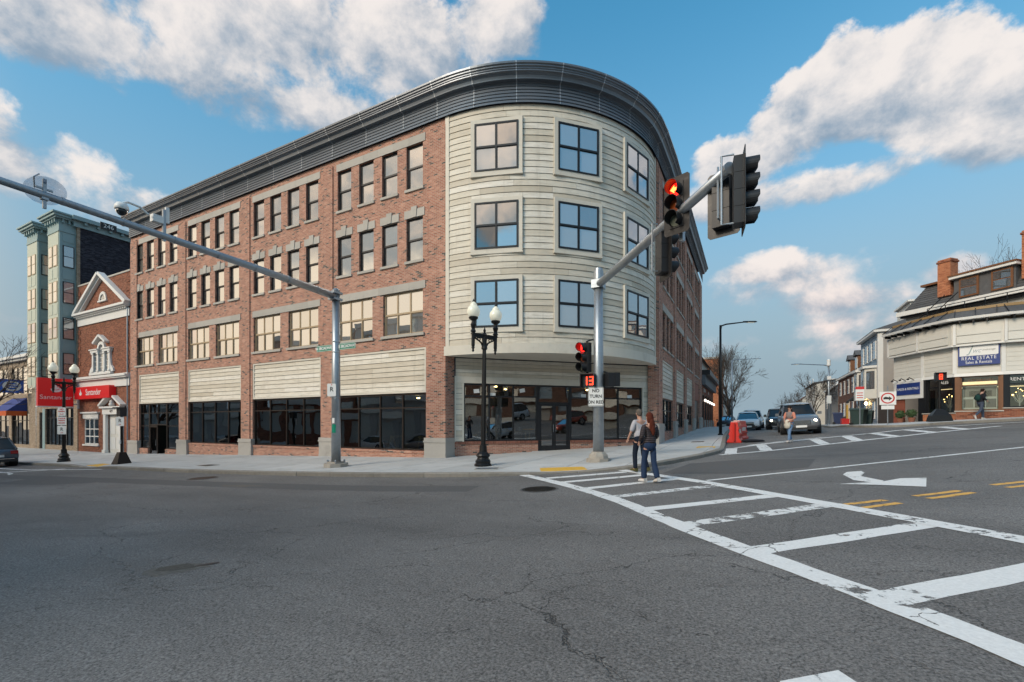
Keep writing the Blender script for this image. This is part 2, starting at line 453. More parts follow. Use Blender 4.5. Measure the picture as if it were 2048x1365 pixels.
oil = t.sstep(t.noise(tcs, 1.7, 5, .7), .66, .78)
cb = t.mix(t.m('MULTIPLY', oil, .5), cb, (.045, .044, .043))
cb = t.mix(t.m('MULTIPLY', stone, .75), cb, (.26, .25, .235))
cb = t.mix(t.m('MULTIPLY', ck, .75), cb, (.010, .010, .010))
t.put(b.inputs['Base Color'], cb)
b.inputs['Roughness'].default_value = .78
b.inputs['Specular IOR Level'].default_value = .4
hh = t.m('SUBTRACT', t.m('ADD', t.m('MULTIPLY', agg, .6), t.m('MULTIPLY', stone, .3)), t.m('MULTIPLY', ck, 2.2))
t.put(b.inputs['Normal'], t.bump(hh, .65, .012))
plain('iron_rust', (.07, .045, .035), .7, .3, var=.4, scale=20)
plain('pothole_grit', (.085, .074, .062), .95, var=.7, scale=30, bump=1.0, bscale=34)
# fresh dark patch, dusty gravel of a broken patch
plain('asphalt_patch', (.098, .095, .094), .85, var=.3, scale=18, bump=.6, bscale=70)
plain('asphalt_broken', (.13, .118, .104), .95, var=.6, scale=22, bump=1.0, bscale=30)
def paint_mat(name, colr, lo, hi):
    m, t, b = new_mat(name)
    out = [x for x in m.node_tree.nodes if x.type == 'OUTPUT_MATERIAL'][0]
    tcs = t.n('ShaderNodeTexCoord').outputs['Object']
    n = t.m('ADD', t.m('MULTIPLY', t.noise(tcs, 7, 6, .7), .6), t.m('MULTIPLY', t.noise(tcs, 1.1, 3, .6), .4))
    keep = t.sstep(n, lo, hi)
    nd = t.n('ShaderNodeTexNoise'); t.put(nd.inputs['Vector'], tcs); nd.inputs['Scale'].default_value = 2.5; nd.inputs['Detail'].default_value = 5
    dv = t.vm('ADD', tcs, t.vm('MULTIPLY', nd.outputs['Color'], (.4, .4, 0)))
    v = t.n('ShaderNodeTexVoronoi', feature='DISTANCE_TO_EDGE'); t.put(v.inputs['Vector'], dv); v.inputs['Scale'].default_value = 2.4
    keep = t.m('MULTIPLY', keep, t.sstep(t.m('ADD', v.outputs['Distance'], t.sstep(t.noise(tcs, .8, 2), .42, .5)), .006, .02))
    g = t.m('MULTIPLY_ADD', t.noise(tcs, 30, 4, .7), .5, .75)
    t.put(b.inputs['Base Color'], t.mix(1., colr, t.comb(g, g, g), 'MULTIPLY'))
    b.inputs['Roughness'].default_value = .7
    t.put(b.inputs['Normal'], t.bump(t.noise(tcs, 60, 3), .35, .008))
    tr = t.n('ShaderNodeBsdfTransparent')
    mx = t.n('ShaderNodeMixShader')
    t.put(mx.inputs[0], keep)
    t.nt.links.new(tr.outputs[0], mx.inputs[1]); t.nt.links.new(b.outputs[0], mx.inputs[2])
    t.nt.links.new(mx.outputs[0], out.inputs[0])
paint_mat('paint_white', (.74, .74, .73), .36, .43)
paint_mat('paint_worn', (.70, .70, .69), .41, .49)
paint_mat('paint_yellow', (.72, .40, .09), .38, .46)

# ------------------------------------------------------------------ mesh builder
class MB:
    def __init__(s): s.v, s.f, s.mi, s.cur = [], [], [], 0
    def add(s, vs, fs, M=None):
        o = len(s.v)
        s.v += [tuple(M @ Vector(p)) if M is not None else tuple(p) for p in vs]
        s.f += [tuple(i + o for i in f) for f in fs]
        s.mi += [s.cur] * len(fs)
        return s
    def box(s, x0, x1, y0, y1, z0, z1, M=None):
        if x0 > x1: x0, x1 = x1, x0
        if y0 > y1: y0, y1 = y1, y0
        if z0 > z1: z0, z1 = z1, z0
        return s.add([(x0, y0, z0), (x1, y0, z0), (x1, y1, z0), (x0, y1, z0), (x0, y0, z1), (x1, y0, z1), (x1, y1, z1), (x0, y1, z1)],
                     [(3, 2, 1, 0), (4, 5, 6, 7), (0, 1, 5, 4), (1, 2, 6, 5), (2, 3, 7, 6), (3, 0, 4, 7)], M)
    def quad(s, *p): return s.add(p, [tuple(range(len(p)))])
    def prism_y(s, poly, y0, y1, M=None):         # polygon in x,z (counter-clockwise seen from -y), extruded along y
        n = len(poly)
        vs = [(x, y0, z) for x, z in poly] + [(x, y1, z) for x, z in poly]
        fs = [tuple(range(n)), tuple(range(2 * n - 1, n - 1, -1))] + [(i, i + n, (i + 1) % n + n, (i + 1) % n) for i in range(n)]
        return s.add(vs, fs, M)
    def prism_z(s, poly, z0, z1, M=None):
        n = len(poly)
        vs = [(x, y, z0) for x, y in poly] + [(x, y, z1) for x, y in poly]
        fs = [tuple(range(n - 1, -1, -1)), tuple(range(n, 2 * n))] + [(i, (i + 1) % n, (i + 1) % n + n, i + n) for i in range(n)]
        return s.add(vs, fs, M)
    def tube(s, pts, r, n=8, cap=True, M=None):
        pts = [Vector(p) for p in pts]
        rs = r if isinstance(r, (list, tuple)) else [r] * len(pts)
        vs, fs = [], []
        up = Vector((0, 0, 1)) if abs((pts[-1] - pts[0]).normalized().z) < .95 else Vector((1, 0, 0))
        for i, p in enumerate(pts):
            d = (pts[min(i + 1, len(pts) - 1)] - pts[max(i - 1, 0)]).normalized()
            x = d.cross(up)
            if x.length < 1e-4: x = d.cross(Vector((0, 1, 0)))
            x.normalize(); y = x.cross(d)
            for k in range(n):
                a = 2 * math.pi * k / n
                vs.append(p + (x * math.cos(a) + y * math.sin(a)) * rs[i])
        for i in range(len(pts) - 1):
            for k in range(n):
                fs.append((i * n + k, i * n + (k + 1) % n, (i + 1) * n + (k + 1) % n, (i + 1) * n + k))
        if cap:
            fs.append(tuple(range(n - 1, -1, -1))); fs.append(tuple((len(pts) - 1) * n + k for k in range(n)))
        return s.add(vs, fs, M)
    def lathe(s, prof, n=14, c=(0, 0, 0), M=None):
        vs, fs = [], []
        for r, z in prof:
            for k in range(n):
                a = 2 * math.pi * k / n
                vs.append((c[0] + r * math.cos(a), c[1] + r * math.sin(a), c[2] + z))
        for i in range(len(prof) - 1):
            for k in range(n):
                fs.append((i * n + k, i * n + (k + 1) % n, (i + 1) * n + (k + 1) % n, (i + 1) * n + k))
        fs.append(tuple(range(n - 1, -1, -1))); fs.append(tuple((len(prof) - 1) * n + k for k in range(n)))
        return s.add(vs, fs, M)
    def wall(s, u0, u1, z0, z1, holes, depth, f, th=None):
        """rectangular wall sheet with rectangular openings and their reveals; f(u, d, z) -> point, d measured inwards"""
        us = sorted({u0, u1, *[min(max(h[i], u0), u1) for h in holes for i in (0, 1)]})
        zs = sorted({z0, z1, *[min(max(h[i], z0), z1) for h in holes for i in (2, 3)]})
        def open_(i, j):
            if not (0 <= i < len(us) - 1 and 0 <= j < len(zs) - 1): return False
            uc, zc = (us[i] + us[i + 1]) / 2, (zs[j] + zs[j + 1]) / 2
            return any(h[0] < uc < h[1] and h[2] < zc < h[3] for h in holes)
        for i in range(len(us) - 1):
            for j in range(len(zs) - 1):
                a, b, c, d = us[i], us[i + 1], zs[j], zs[j + 1]
                if not open_(i, j):
                    s.quad(f(a, 0, c), f(b, 0, c), f(b, 0, d), f(a, 0, d))
                else:
                    if not open_(i - 1, j): s.quad(f(a, 0, c), f(a, 0, d), f(a, depth, d), f(a, depth, c))
                    if not open_(i + 1, j): s.quad(f(b, depth, c), f(b, depth, d), f(b, 0, d), f(b, 0, c))
                    if not open_(i, j - 1): s.quad(f(a, depth, c), f(b, depth, c), f(b, 0, c), f(a, 0, c))
                    if not open_(i, j + 1): s.quad(f(a, 0, d), f(b, 0, d), f(b, depth, d), f(a, depth, d))
        return s
    def mesh(s, name, smooth=False):
        me = bpy.data.meshes.new(name)
        me.from_pydata(s.v, [], s.f)
        if any(s.mi): me.polygons.foreach_set('material_index', s.mi)
        if smooth: me.polygons.foreach_set('use_smooth', [True] * len(s.f))
        me.update()
        return me
    def build(s, name, mat, parent=None, loc=None, rot=0., smooth=False, fix=False):
        me = s.mesh(name, smooth)
        if fix:
            bm = bmesh.new(); bm.from_mesh(me); bmesh.ops.recalc_face_normals(bm, faces=bm.faces); bm.to_mesh(me); bm.free()
        return put(name, me, mat, parent, loc, rot)
def put(name, me, mat, parent=None, loc=None, rot=0.):
    o = bpy.data.objects.new(name, me)
    if len(me.materials) == 0:
        for mm in (mat if isinstance(mat, (list, tuple)) else [mat]): me.materials.append(MATS[mm])
    col.objects.link(o)
    if parent is not None:
        o.parent = parent
    if loc is not None: o.location = loc
    o.rotation_euler = (0, 0, rot)
    return o
def absb(mb, name, mat, root, **k):              # mesh written in world metres, put under an unrotated root
    p = root.location
    return mb.build(name, mat, root, (-p[0], -p[1], -p[2]), **k)
def tag(o, label, cat, group=None):
    o['label'] = label; o['category'] = cat
    if group: o['group'] = group
    return o
def thing(name, label, cat, loc=(0, 0, 0), rot=0., group=None):
    o = bpy.data.objects.new(name, None); col.objects.link(o)
    o.empty_display_size = .2
    o.location = loc; o.rotation_euler = (0, 0, rot)
    return tag(o, label, cat, group)
def struct(o):
    o['kind'] = 'structure'; return o
def copy_tree(o, parent=None):
    kids = list(o.children)
    c = o.copy(); col.objects.link(c); c.parent = parent
    for k in kids: copy_tree(k, c)
    return c
def text_mesh(s_, size, depth=.01, shear=0., spacing=1., bold=0.):
    cu = bpy.data.curves.new('lettering', 'FONT')
    cu.body = s_; cu.size = size; cu.align_x = 'CENTER'; cu.align_y = 'CENTER'
    cu.extrude = depth / 2; cu.shear = shear; cu.space_character = spacing; cu.offset = bold
    cu.resolution_u = 3
    o = bpy.data.objects.new('lettering', cu); col.objects.link(o)
    dg = bpy.context.evaluated_depsgraph_get()
    me = bpy.data.meshes.new_from_object(o.evaluated_get(dg))
    bpy.data.objects.remove(o); bpy.data.curves.remove(cu)
    me.transform(Matrix.Rotation(rad(90), 4, 'X'))       # reads along +x, faces -y
    me.materials.clear()
    return me
def text(s_, size, mat, parent, loc, rot=0., name='lettering', **k):
    return put(name, text_mesh(s_, size, **k), mat, parent, loc, rot)

# ================================================================== GROUND, PAVEMENTS, MARKINGS
def frange(a, b, st):
    n = max(1, int(round((b - a) / st))); return [a + (b - a) * i / n for i in range(n + 1)]
xs = [-1500, -700, -350, -200, -130] + frange(-90, 55, 1.25) + [75, 110, 180, 350, 700, 1500]
ys = [-1500, -700, -300, -150, -80, -55] + frange(-40, 75, 1.25) + [90, 120, 170, 260, 420, 700, 1500]
mb = MB()
vs = [(x, y, G(x, y)) for y in ys for x in xs]
nx_ = len(xs)
mb.add(vs, [(j * nx_ + i, j * nx_ + i + 1, (j + 1) * nx_ + i + 1, (j + 1) * nx_ + i) for j in range(len(ys) - 1) for i in range(nx_ - 1)])
road = struct(mb.build('road', 'asphalt', smooth=True))

def clip_poly(poly, x0, x1, y0, y1):
    def cut(ps, inside, inter):
        out = []
        for i in range(len(ps)):
            p, q = ps[i - 1], ps[i]
            if inside(q):
                if not inside(p): out.append(inter(p, q))
                out.append(q)
            elif inside(p): out.append(inter(p, q))
        return out
    def ix(c): return lambda p, q: (c, p[1] + (q[1] - p[1]) * (c - p[0]) / (q[0] - p[0]))
    def iy(c): return lambda p, q: (p[0] + (q[0] - p[0]) * (c - p[1]) / (q[1] - p[1]), c)
    for ins, it in ((lambda p: p[0] >= x0, ix(x0)), (lambda p: p[0] <= x1, ix(x1)), (lambda p: p[1] >= y0, iy(y0)), (lambda p: p[1] <= y1, iy(y1))):
        if len(poly) < 3: return []
        poly = cut(poly, ins, it)
    return poly
def area(p): return sum(p[i - 1][0] * p[i][1] - p[i][0] * p[i - 1][1] for i in range(len(p))) / 2
def smooth_line(pts, step):
    """Catmull-Rom through the points, resampled at even steps"""
    out = []
    P = [pts[0]] + pts + [pts[-1]]
    for i in range(1, len(P) - 2):
        p0, p1, p2, p3 = (Vector((*q, 0)) for q in P[i - 1:i + 3])
        for k in range(24):
            t = k / 24
            out.append(.5 * ((2 * p1) + (p2 - p0) * t + (2 * p0 - 5 * p1 + 4 * p2 - p3) * t * t + (3 * p1 - p0 - 3 * p2 + p3) * t ** 3))
    out.append(Vector((*pts[-1], 0)))
    res, acc = [out[0]], 0.
    for a, b in zip(out, out[1:]):
        L = (b - a).length
        while acc + L >= step:
            a = a + (b - a) * ((step - acc) / L); L = (b - a).length; acc = 0.; res.append(a)
        acc += L
    if (res[-1] - out[-1]).length > step * .3: res.append(out[-1])
    return [(v.x, v.y) for v in res]
def pavement(name, kerb, back, cell, x_cells, y_cells):
    """slabs on a grid cut to the outline (kerb line + back line), with a row of granite kerb stones"""
    root = bpy.data.objects.new(name, None); col.objects.link(root); struct(root)
    line = smooth_line(kerb, .5)
    poly = line + back
    if area(poly) < 0: poly = poly[::-1]
    for i in range(len(x_cells) - 1):
        for j in range(len(y_cells) - 1):
            c = clip_poly(poly, x_cells[i] + .011, x_cells[i + 1] - .011, y_cells[j] + .011, y_cells[j + 1] - .011)
            if len(c) < 3 or abs(area(c)) < .05: continue
            d = []
            for k in range(len(c)):                       # drop doubled points
                if math.dist(c[k], c[k - 1]) > 1e-3: d.append(c[k])
            if len(d) < 3: continue
            n = len(d); mb = MB()
            cx, cy = sum(p[0] for p in d) / n, sum(p[1] for p in d) / n
            vs = [(x, y, H(x, y)) for x, y in d] + [(x, y, G(x, y) - .06) for x, y in d] + [(cx, cy, H(cx, cy))]
            fs = [(k, (k + 1) % n, 2 * n) for k in range(n)] + [(k, k + n, (k + 1) % n + n, (k + 1) % n) for k in range(n)]
            mb.add(vs, fs)
            mb.build('slab', 'concrete', root)
    st = 0
    stone = smooth_line(kerb, .3)
    k = 0
    while k < len(stone) - 1:                              # kerb stones of 1.2 to 2.1 m
        m_ = min(len(stone) - 1, k + rng.randint(5, 7))
        mb = MB(); vs = []; fs = []
        seg = stone[k:m_ + 1]
        for q in range(len(seg)):
            a = Vector((*seg[max(q - 1, 0)], 0)); b = Vector((*seg[min(q + 1, len(seg) - 1)], 0))
            t = (b - a).normalized(); nrm = Vector((t.y, -t.x, 0))        # towards the road (kerb runs with the road on its right)
            p = Vector((*seg[q], 0))
            if q == 0: p += t * .006
            if q == len(seg) - 1: p -= t * .006
            jo = rng.uniform(-.012, .012)
            o, i_ = p + nrm * (.02 + jo), p - nrm * .16
            h = H(p.x, p.y) + .012
            g = G(p.x, p.y)
            vs += [(o.x, o.y, g - .1), (o.x + nrm.x * .012, o.y + nrm.y * .012, h - .03), (o.x - nrm.x * .02, o.y - nrm.y * .02, h), (i_.x, i_.y, h), (i_.x, i_.y, g - .1)]
        for q in range(len(seg) - 1):
            for e in range(4):
                fs.append((q * 5 + e, q * 5 + e + 1, q * 5 + e + 6, q * 5 + e + 5))
        fs += [(0, 1, 2, 3, 4), tuple((len(seg) - 1) * 5 + e for e in (4, 3, 2, 1, 0))]
        mb.add(vs, fs)
        mb.build('kerb_stone', 'granite', root, fix=True)
        k = m_
    return root
KERB_MAIN = [(-72, -5.9), (-40, -5.9), (-24, -5.85), (-14.7, -5.92), (-7.7, -5.9), (-1.4, -5.4), (1.8, -4.95), (4.4, -4.3), (6.0, -3.5), (7.6, -2.7), (8.8, -1.7), (9.7, .2), (10.35, 2.1), (10.62, 4.0), (10.58, 7.7), (10.35, 14), (10.25, 24), (10.25, 40), (10.25, 66)]
pavement('pavement_main', KERB_MAIN, [(7.2, 66), (7.2, 8.0), (.2, .8), (0, .25), (-72, .25)], 1.8,
         frange(-73, 12, 1.9), frange(-7, 66, 1.85))
KERB_FAR = [(17.2, 66), (17.2, 40), (17.2, 24), (17.45, 19.4), (18.4, 17.5), (19.6, 17.0), (21.2, 17.35), (24, 17.6), (30, 17.7), (50, 17.8)]
pavement('pavement_far', KERB_FAR, [(50, 21), (23.5, 21), (21.5, 26), (20.8, 66)], 1.8, frange(16, 52, 1.9), frange(16, 66, 1.85))

# tactile paving plates
def plate(poly, label):
    n = len(poly)
    mb = MB(); mb.prism_z(poly, 0, 0)
    mb.v = [(x, y, H(x, y) + (.006 if i >= n else -.02)) for i, (x, y, z) in enumerate(mb.v)]
    return struct(mb.build('tactile_paving', 'tactile_yellow', fix=True))
plate([(5.55, -2.5), (6.85, -1.95), (7.2, -2.6), (5.9, -3.2)], '')
plate([(9.55, 4.7), (10.3, 4.75), (10.28, 6.0), (9.55, 5.95)], '')
plate([(-18.6, -5.6), (-17.2, -5.65), (-17.2, -4.95), (-18.6, -4.9)], '')

# painted markings, thin sheets over the tarmac
def strip(pts, w_, mat, lift, name='painted_line', jit=.012, step=.3):
    line = smooth_line(pts, step) if len(pts) > 2 else [(pts[0][0] + (pts[1][0] - pts[0][0]) * k / 8, pts[0][1] + (pts[1][1] - pts[0][1]) * k / 8) for k in range(9)]
    vs, fs = [], []
    for i, p in enumerate(line):
        a, b = line[max(i - 1, 0)], line[min(i + 1, len(line) - 1)]
        t = Vector((b[0] - a[0], b[1] - a[1], 0)).normalized()
        for s_ in (-1, 1):
            ww = w_ / 2 + rng.uniform(-jit, jit)
            x, y = p[0] - t.y * ww * s_, p[1] + t.x * ww * s_
            vs.append((x, y, G(x, y) + lift))
    for i in range(len(line) - 1): fs.append((2 * i, 2 * i + 2, 2 * i + 3, 2 * i + 1))
    mb = MB().add(vs, fs)
    return mb.build(name, mat, road, fix=False)
def patch(poly, mat, lift, name):
    cx, cy = sum(p[0] for p in poly) / len(poly), sum(p[1] for p in poly) / len(poly)
    if area(poly) < 0: poly = poly[::-1]
    n = len(poly)
    mb = MB().add([(x, y, G(x, y) + lift) for x, y in poly] + [(cx, cy, G(cx, cy) + lift)], [(k, (k + 1) % n, n) for k in range(n)])
    return mb.build(name, mat, road)
strip([(5.4, -3.6), (7.54, -5.37), (9.29, -7.16), (10.69, -9.0), (11.67, -10.22), (12.6, -11.36), (13.3, -12.3), (14.6, -14.1)], .30, 'paint_white', .008)
strip([(7.7, -1.85), (9.06, -3.12), (10.6, -4.6), (12.0, -6.22), (12.98, -7.4), (13.7, -8.3), (14.4, -9.2), (16.4, -11.8)], .30, 'paint_white', .008)
for p, q, mt in [((6.58, -4.3), (8.41, -2.75), 'paint_white'), ((7.28, -5.0), (9.19, -3.3), 'paint_white'), ((8.19, -5.95), (9.99, -4.15), 'paint_white'), ((9.14, -6.9), (10.98, -5.2), 'paint_worn'),
                 ((10.05, -8.0), (12.07, -6.4), 'paint_white'), ((10.8, -9.05), (12.72, -7.3), 'paint_worn'), ((11.75, -10.15), (13.7, -8.45), 'paint_white'), ((12.75, -11.3), (14.75, -9.55), 'paint_white'), ((13.7, -12.7), (15.8, -10.9), 'paint_white')]:
    strip([p, q], .30, mt, .004)
strip([(10.75, -4.42), (18.56, 2.15), (26, 8.4), (38, 18)], .14, 'paint_white', .004)
strip([(10.67, 2.25), (12.31, 3.6), (13.83, 5.2), (15.85, 7.37), (17.35, 8.9), (18.95, 10.6), (22, 13.4)], .24, 'paint_white', .008)
strip([(11.1, 5.5), (12.44, 7.45), (14.57, 9.75), (16.83, 11.9), (19.2, 14.3), (22.5, 15.8), (28, 16.3)], .24, 'paint_white', .008)
strip([(11.5, 6.6), (12.85, 8.4), (14.89, 10.5)], .22, 'paint_worn', .008)
for p, q in [((10.95, 5.3), (11.0, 2.7)), ((12.06, 6.8), (12.2, 3.7)), ((14.28, 9.2), (14.3, 5.8)), ((15.7, 10.6), (15.6, 7.3)), ((17.0, 11.9), (17.2, 9.0)), ((18.7, 13.6), (18.9, 10.7)), ((20.3, 14.8), (20.4, 12.2))]:
    strip([p, q], .42, 'paint_white', .004)
for p, q in [((13.02, -7.16), (13.62, -6.71)), ((13.16, -7.45), (13.75, -6.96)), ((14.09, -6.3), (14.83, -5.71)), ((14.21, -6.53), (14.94, -5.9)), ((15.45, -5.07), (16.1, -4.59)), ((15.53, -5.36), (16.17, -4.89)), ((16.8, -4.0), (17.5, -3.45)), ((16.9, -4.3), (17.6, -3.75))]:
    strip([p, q], .12, 'paint_yellow', .004, 'painted_dash')
patch([(13.52, -3.49), (13.66, -3.05), (13.96, -2.89), (13.96, -3.25), (13.80, -3.59), (13.82, -4.1), (14.05, -4.5), (13.9, -4.86), (13.57, -4.4)], 'paint_white', .006, 'painted_arrow')
patch([(13.22, -4.97), (13.95, -4.7), (14.38, -4.19), (14.8, -4.14), (14.49, -5.32), (13.86, -5.10)], 'paint_white', .010, 'painted_arrow')
patch([(11.84, -12.96), (12.16, -12.71), (12.24, -12.83), (12.2, -13.3), (11.8, -13.4)], 'paint_white', .004, 'painted_arrow')
strip([(-19.91, -8.31), (-18.3, -6.5)], .25, 'paint_white', .004)
strip([(-26.0, -7.3), (-20.5, -7.25), (-15.3, -6.15)], .16, 'paint_white', .008)
strip([(-23.5, -8.4), (-19.5, -8.2), (-17.5, -8.6)], .16, 'paint_worn', .004)
# repaired trench, broken patches
patch([(9.5, -3.0), (9.95, -.6), (11.3, .4), (13.4, .2), (13.0, -2.0), (11.2, -3.2)], 'asphalt_patch', .003, 'tarmac_patch')
def rough_patch(cx, cy, rx, ry, mat, ang=0., name='broken_tarmac'):
    pts = []
    for k in range(18):
        a = 2 * math.pi * k / 18; r = rng.uniform(.72, 1.1)
        u, v = rx * r * math.cos(a), ry * r * math.sin(a)
        pts.append((cx + u * math.cos(ang) - v * math.sin(ang), cy + u * math.sin(ang) + v * math.cos(ang)))
    return patch(pts, mat, {'pothole': .005, 'pothole_lip': .007}.get(name, .003), name)
rough_patch(5.22, -12.97, .40, .27, 'asphalt_broken', .6)
rough_patch(-2.0, -7.75, .75, .22, 'asphalt_broken', .2)
rough_patch(5.18, -12.95, .26, .17, 'pothole_grit', .6, 'pothole')
rough_patch(5.42, -12.72, .16, .045, 'signal_black', .9, 'pothole_lip')
rough_patch(-11.0, -9.0, 3.2, .9, 'asphalt_patch', .3, 'tarmac_patch')
strip([(-24, -9.6), (-14, -8.7), (-6, -8.0), (1.5, -7.2), (5.5, -6.4)], .9, 'asphalt_patch', .002, 'tarmac_patch', .03)
# iron covers let into the road
def cover(x, y, r, mat, label):
    t = thing('manhole_cover', label, 'manhole cover', (x, y, G(x, y)))
    sl_ = [(G(x + .5, y) - G(x - .5, y)), (G(x, y + .5) - G(x, y - .5))]
    t.rotation_euler = (math.atan(sl_[1]), -math.atan(sl_[0]), 0)
    mb = MB(); mb.lathe([(r + .07, -.04), (r + .07, .006), (r + .01, .008), (r + .01, -.03)], 24); mb.build('collar', 'asphalt_patch', t)
    mb = MB(); mb.lathe([(r, -.04), (r, .009), (r - .03, .010), (r - .03, .005), (0.001, .005)], 24)
    for i in range(-4, 5):
        ww = math.sqrt(max(0, (r - .06) ** 2 - (i * r / 5.2) ** 2))
        mb.box(-ww, ww, i * r / 5.2 - .018, i * r / 5.2 + .018, .004, .010)
    mb.build('lid', mat, t)
cover(7.18, -6.15, .40, 'iron_black', 'round dark iron manhole cover beside the end of the ladder crosswalk')
cover(-5.6, -6.9, .42, 'iron_rust', 'round rusty manhole cover in the road below the brick storefronts')

def plate_cover(x, y, w_, d_, mat, label, rot=0.):
    t = thing('utility_cover', label, 'utility cover', (x, y, H(x, y)), rot)
    sx = (H(x + .4, y) - H(x - .4, y)) / .8; sy = (H(x, y + .4) - H(x, y - .4)) / .8
    c_, s_ = math.cos(rot), math.sin(rot)
    t.rotation_euler = (math.atan(-sx * s_ + sy * c_), -math.atan(sx * c_ + sy * s_), rot)
    MB().box(-w_, w_, -d_, d_, -.03, .008).build('frame', 'concrete_rough', t)
    MB().box(-w_ + .03, w_ - .03, -d_ + .03, d_ - .03, .006, .013).build('lid', mat, t)
    for sg in (-1, 1): MB().box(sg * (w_ - .12) - .03, sg * (w_ - .12) + .03, -.015, .015, .012, .017).build('lifting_slot', 'signal_black', t)
plate_cover(4.0, -3.3, .38, .24, 'galvanised', 'rectangular utility cover in the pavement beside the lamp post base', rad(25))
plate_cover(9.3, 8.4, .30, .30, 'iron_rust', 'small square cover in the side-street pavement near the kerb')
plate_cover(-9.5, -4.6, .42, .28, 'iron_black', 'dark utility cover in the pavement below the brick shop fronts')

# ================================================================== THE CORNER BUILDING
BR = thing('corner_building', 'four-storey red brick building with pale curved siding corner and dark metal cornice', 'building', (0, 0, G(0, 0)))
def fL(u, d, z): return (u, d, z)                       # avenue front: u = x, inwards = +y
XR = 7.5
def fR(u, d, z): return (XR - d, u, z)                  # side-street front: u = y, inwards = -x
CC, CR = (0.0, 7.4), 7.4                                # centre and radius of the curved corner
def arc(phi, r, z):
    return (CC[0] + r * math.sin(phi), CC[1] - r * math.cos(phi), z)
A_END = -27.6
BAYS = [(-6.75, -1.11), (-13.55, -7.9), (-20.2, -14.65), (-26.45, -21.3)]
HEAD = {2: (5.68, 7.65), 3: (8.95, 10.9), 4: (12.2, 14.2)}
RB = [(8.97, 12.7), (14.04, 17.63), (19.15, 22.78), (24.41, 28.0)]
B_END = 30.2
ZT = 14.86

_wcache = {}
def window_meshes(wd, ht, cols, fr=.055, rail=.055, mul=.05, deep=.08):
    key = (round(wd, 3), round(ht, 3), cols)
    if key in _wcache: return _wcache[key]
    mb = MB(); x0, x1 = -wd / 2, wd / 2
    mb.box(x0, x0 + fr, 0, deep, 0, ht); mb.box(x1 - fr, x1, 0, deep, 0, ht)
    mb.box(x0 + fr, x1 - fr, 0, deep, ht - fr, ht); mb.box(x0 + fr, x1 - fr, 0, deep, 0, fr)
    cw = (wd - 2 * fr - mul * (cols - 1)) / cols
    for c in range(1, cols):
        xc = x0 + fr + c * cw + (c - 1) * mul
        mb.box(xc, xc + mul, .002, deep, fr, ht - fr)
    zm = ht * .5
    cells = []
    for c in range(cols):
        a = x0 + fr + c * (cw + mul)
        mb.box(a, a + cw, .006, deep, zm - rail / 2, zm + rail / 2)
        for (z0, z1, y) in ((zm + rail / 2, ht - fr, .03), (fr, zm - rail / 2, .055)):
            s_ = .026                                     # sash rails
            mb.box(a, a + s_, y - .02, y + .02, z0, z1); mb.box(a + cw - s_, a + cw, y - .02, y + .02, z0, z1)
            mb.box(a + s_, a + cw - s_, y - .02, y + .02, z0, z0 + s_); mb.box(a + s_, a + cw - s_, y - .02, y + .02, z1 - s_, z1)
            cells.append((a + s_, a + cw - s_, z0 + s_, z1 - s_, y))
    fm = mb.mesh('window')
    pm = []
    for (a, b, c, d, y) in cells:
        m2 = MB(); m2.box(a, b, y - .004, y + .004, c, d); pm.append(m2.mesh('pane'))
    _wcache[key] = (fm, pm)
    return _wcache[key]
def window(root, u, z, wd, ht, cols, f, rot, frame='frame_black', glass='glass_upper', depth=.10, skip=None, name='window'):
    fm, pm = window_meshes(wd, ht, cols)
    p = f(u, depth, z)
    lp = root.location
    o = put(name, fm.copy() if len(fm.materials) and fm.materials[0] != MATS[frame] else fm, frame, root, (p[0] - lp[0], p[1] - lp[1], p[2] - lp[2]), rot)
    if o.data.materials[0] != MATS[frame]: o.data.materials[0] = MATS[frame]
    for i, pmesh in enumerate(pm):
        g = 'glass_dark' if skip == i else glass
        me = pmesh
        if len(me.materials) and me.materials[0] != MATS[g]:
            me = pmesh.copy(); me.materials[0] = MATS[g]
        put('pane', me, g, o)
    return o
def stone_box(root, x0, x1, z0, z1, f, out, depth=.02, mat='stone', name='lintel_stone'):
    p = [f(x0, -out, z0), f(x1, -out, z0), f(x1, depth, z0), f(x0, depth, z0), f(x0, -out, z1), f(x1, -out, z1), f(x1, depth, z1), f(x0, depth, z1)]
    mb = MB().add(p, [(3, 2, 1, 0), (4, 5, 6, 7), (0, 1, 5, 4), (1, 2, 6, 5), (2, 3, 7, 6), (3, 0, 4, 7)])
    return absb(mb, name, mat, root)
def keystone(root, uc, wd, z, f):
    for (pts, zt, o_) in (([(-wd / 2 - .10, 0), (-.13, 0), (-.10, .36), (-wd / 2 - .10, .36)], 0, .03), ([(.13, 0), (wd / 2 + .10, 0), (wd / 2 + .10, .36), (.10, .36)], 0, .03), ([(-.12, -.0), (.12, -.0), (.17, .48), (-.17, .48)], 0, .06)):
        n = len(pts)
        vs = [f(uc + x, -o_, z + y) for x, y in pts] + [f(uc + x, .02, z + y) for x, y in pts]
        fs = [tuple(range(n)), tuple(range(2 * n - 1, n - 1, -1))] + [(i, i + n, (i + 1) % n + n, (i + 1) % n) for i in range(n)]
        absb(MB().add(vs, fs), 'keystone' if o_ == .06 else 'lintel_stone', 'stone', root)
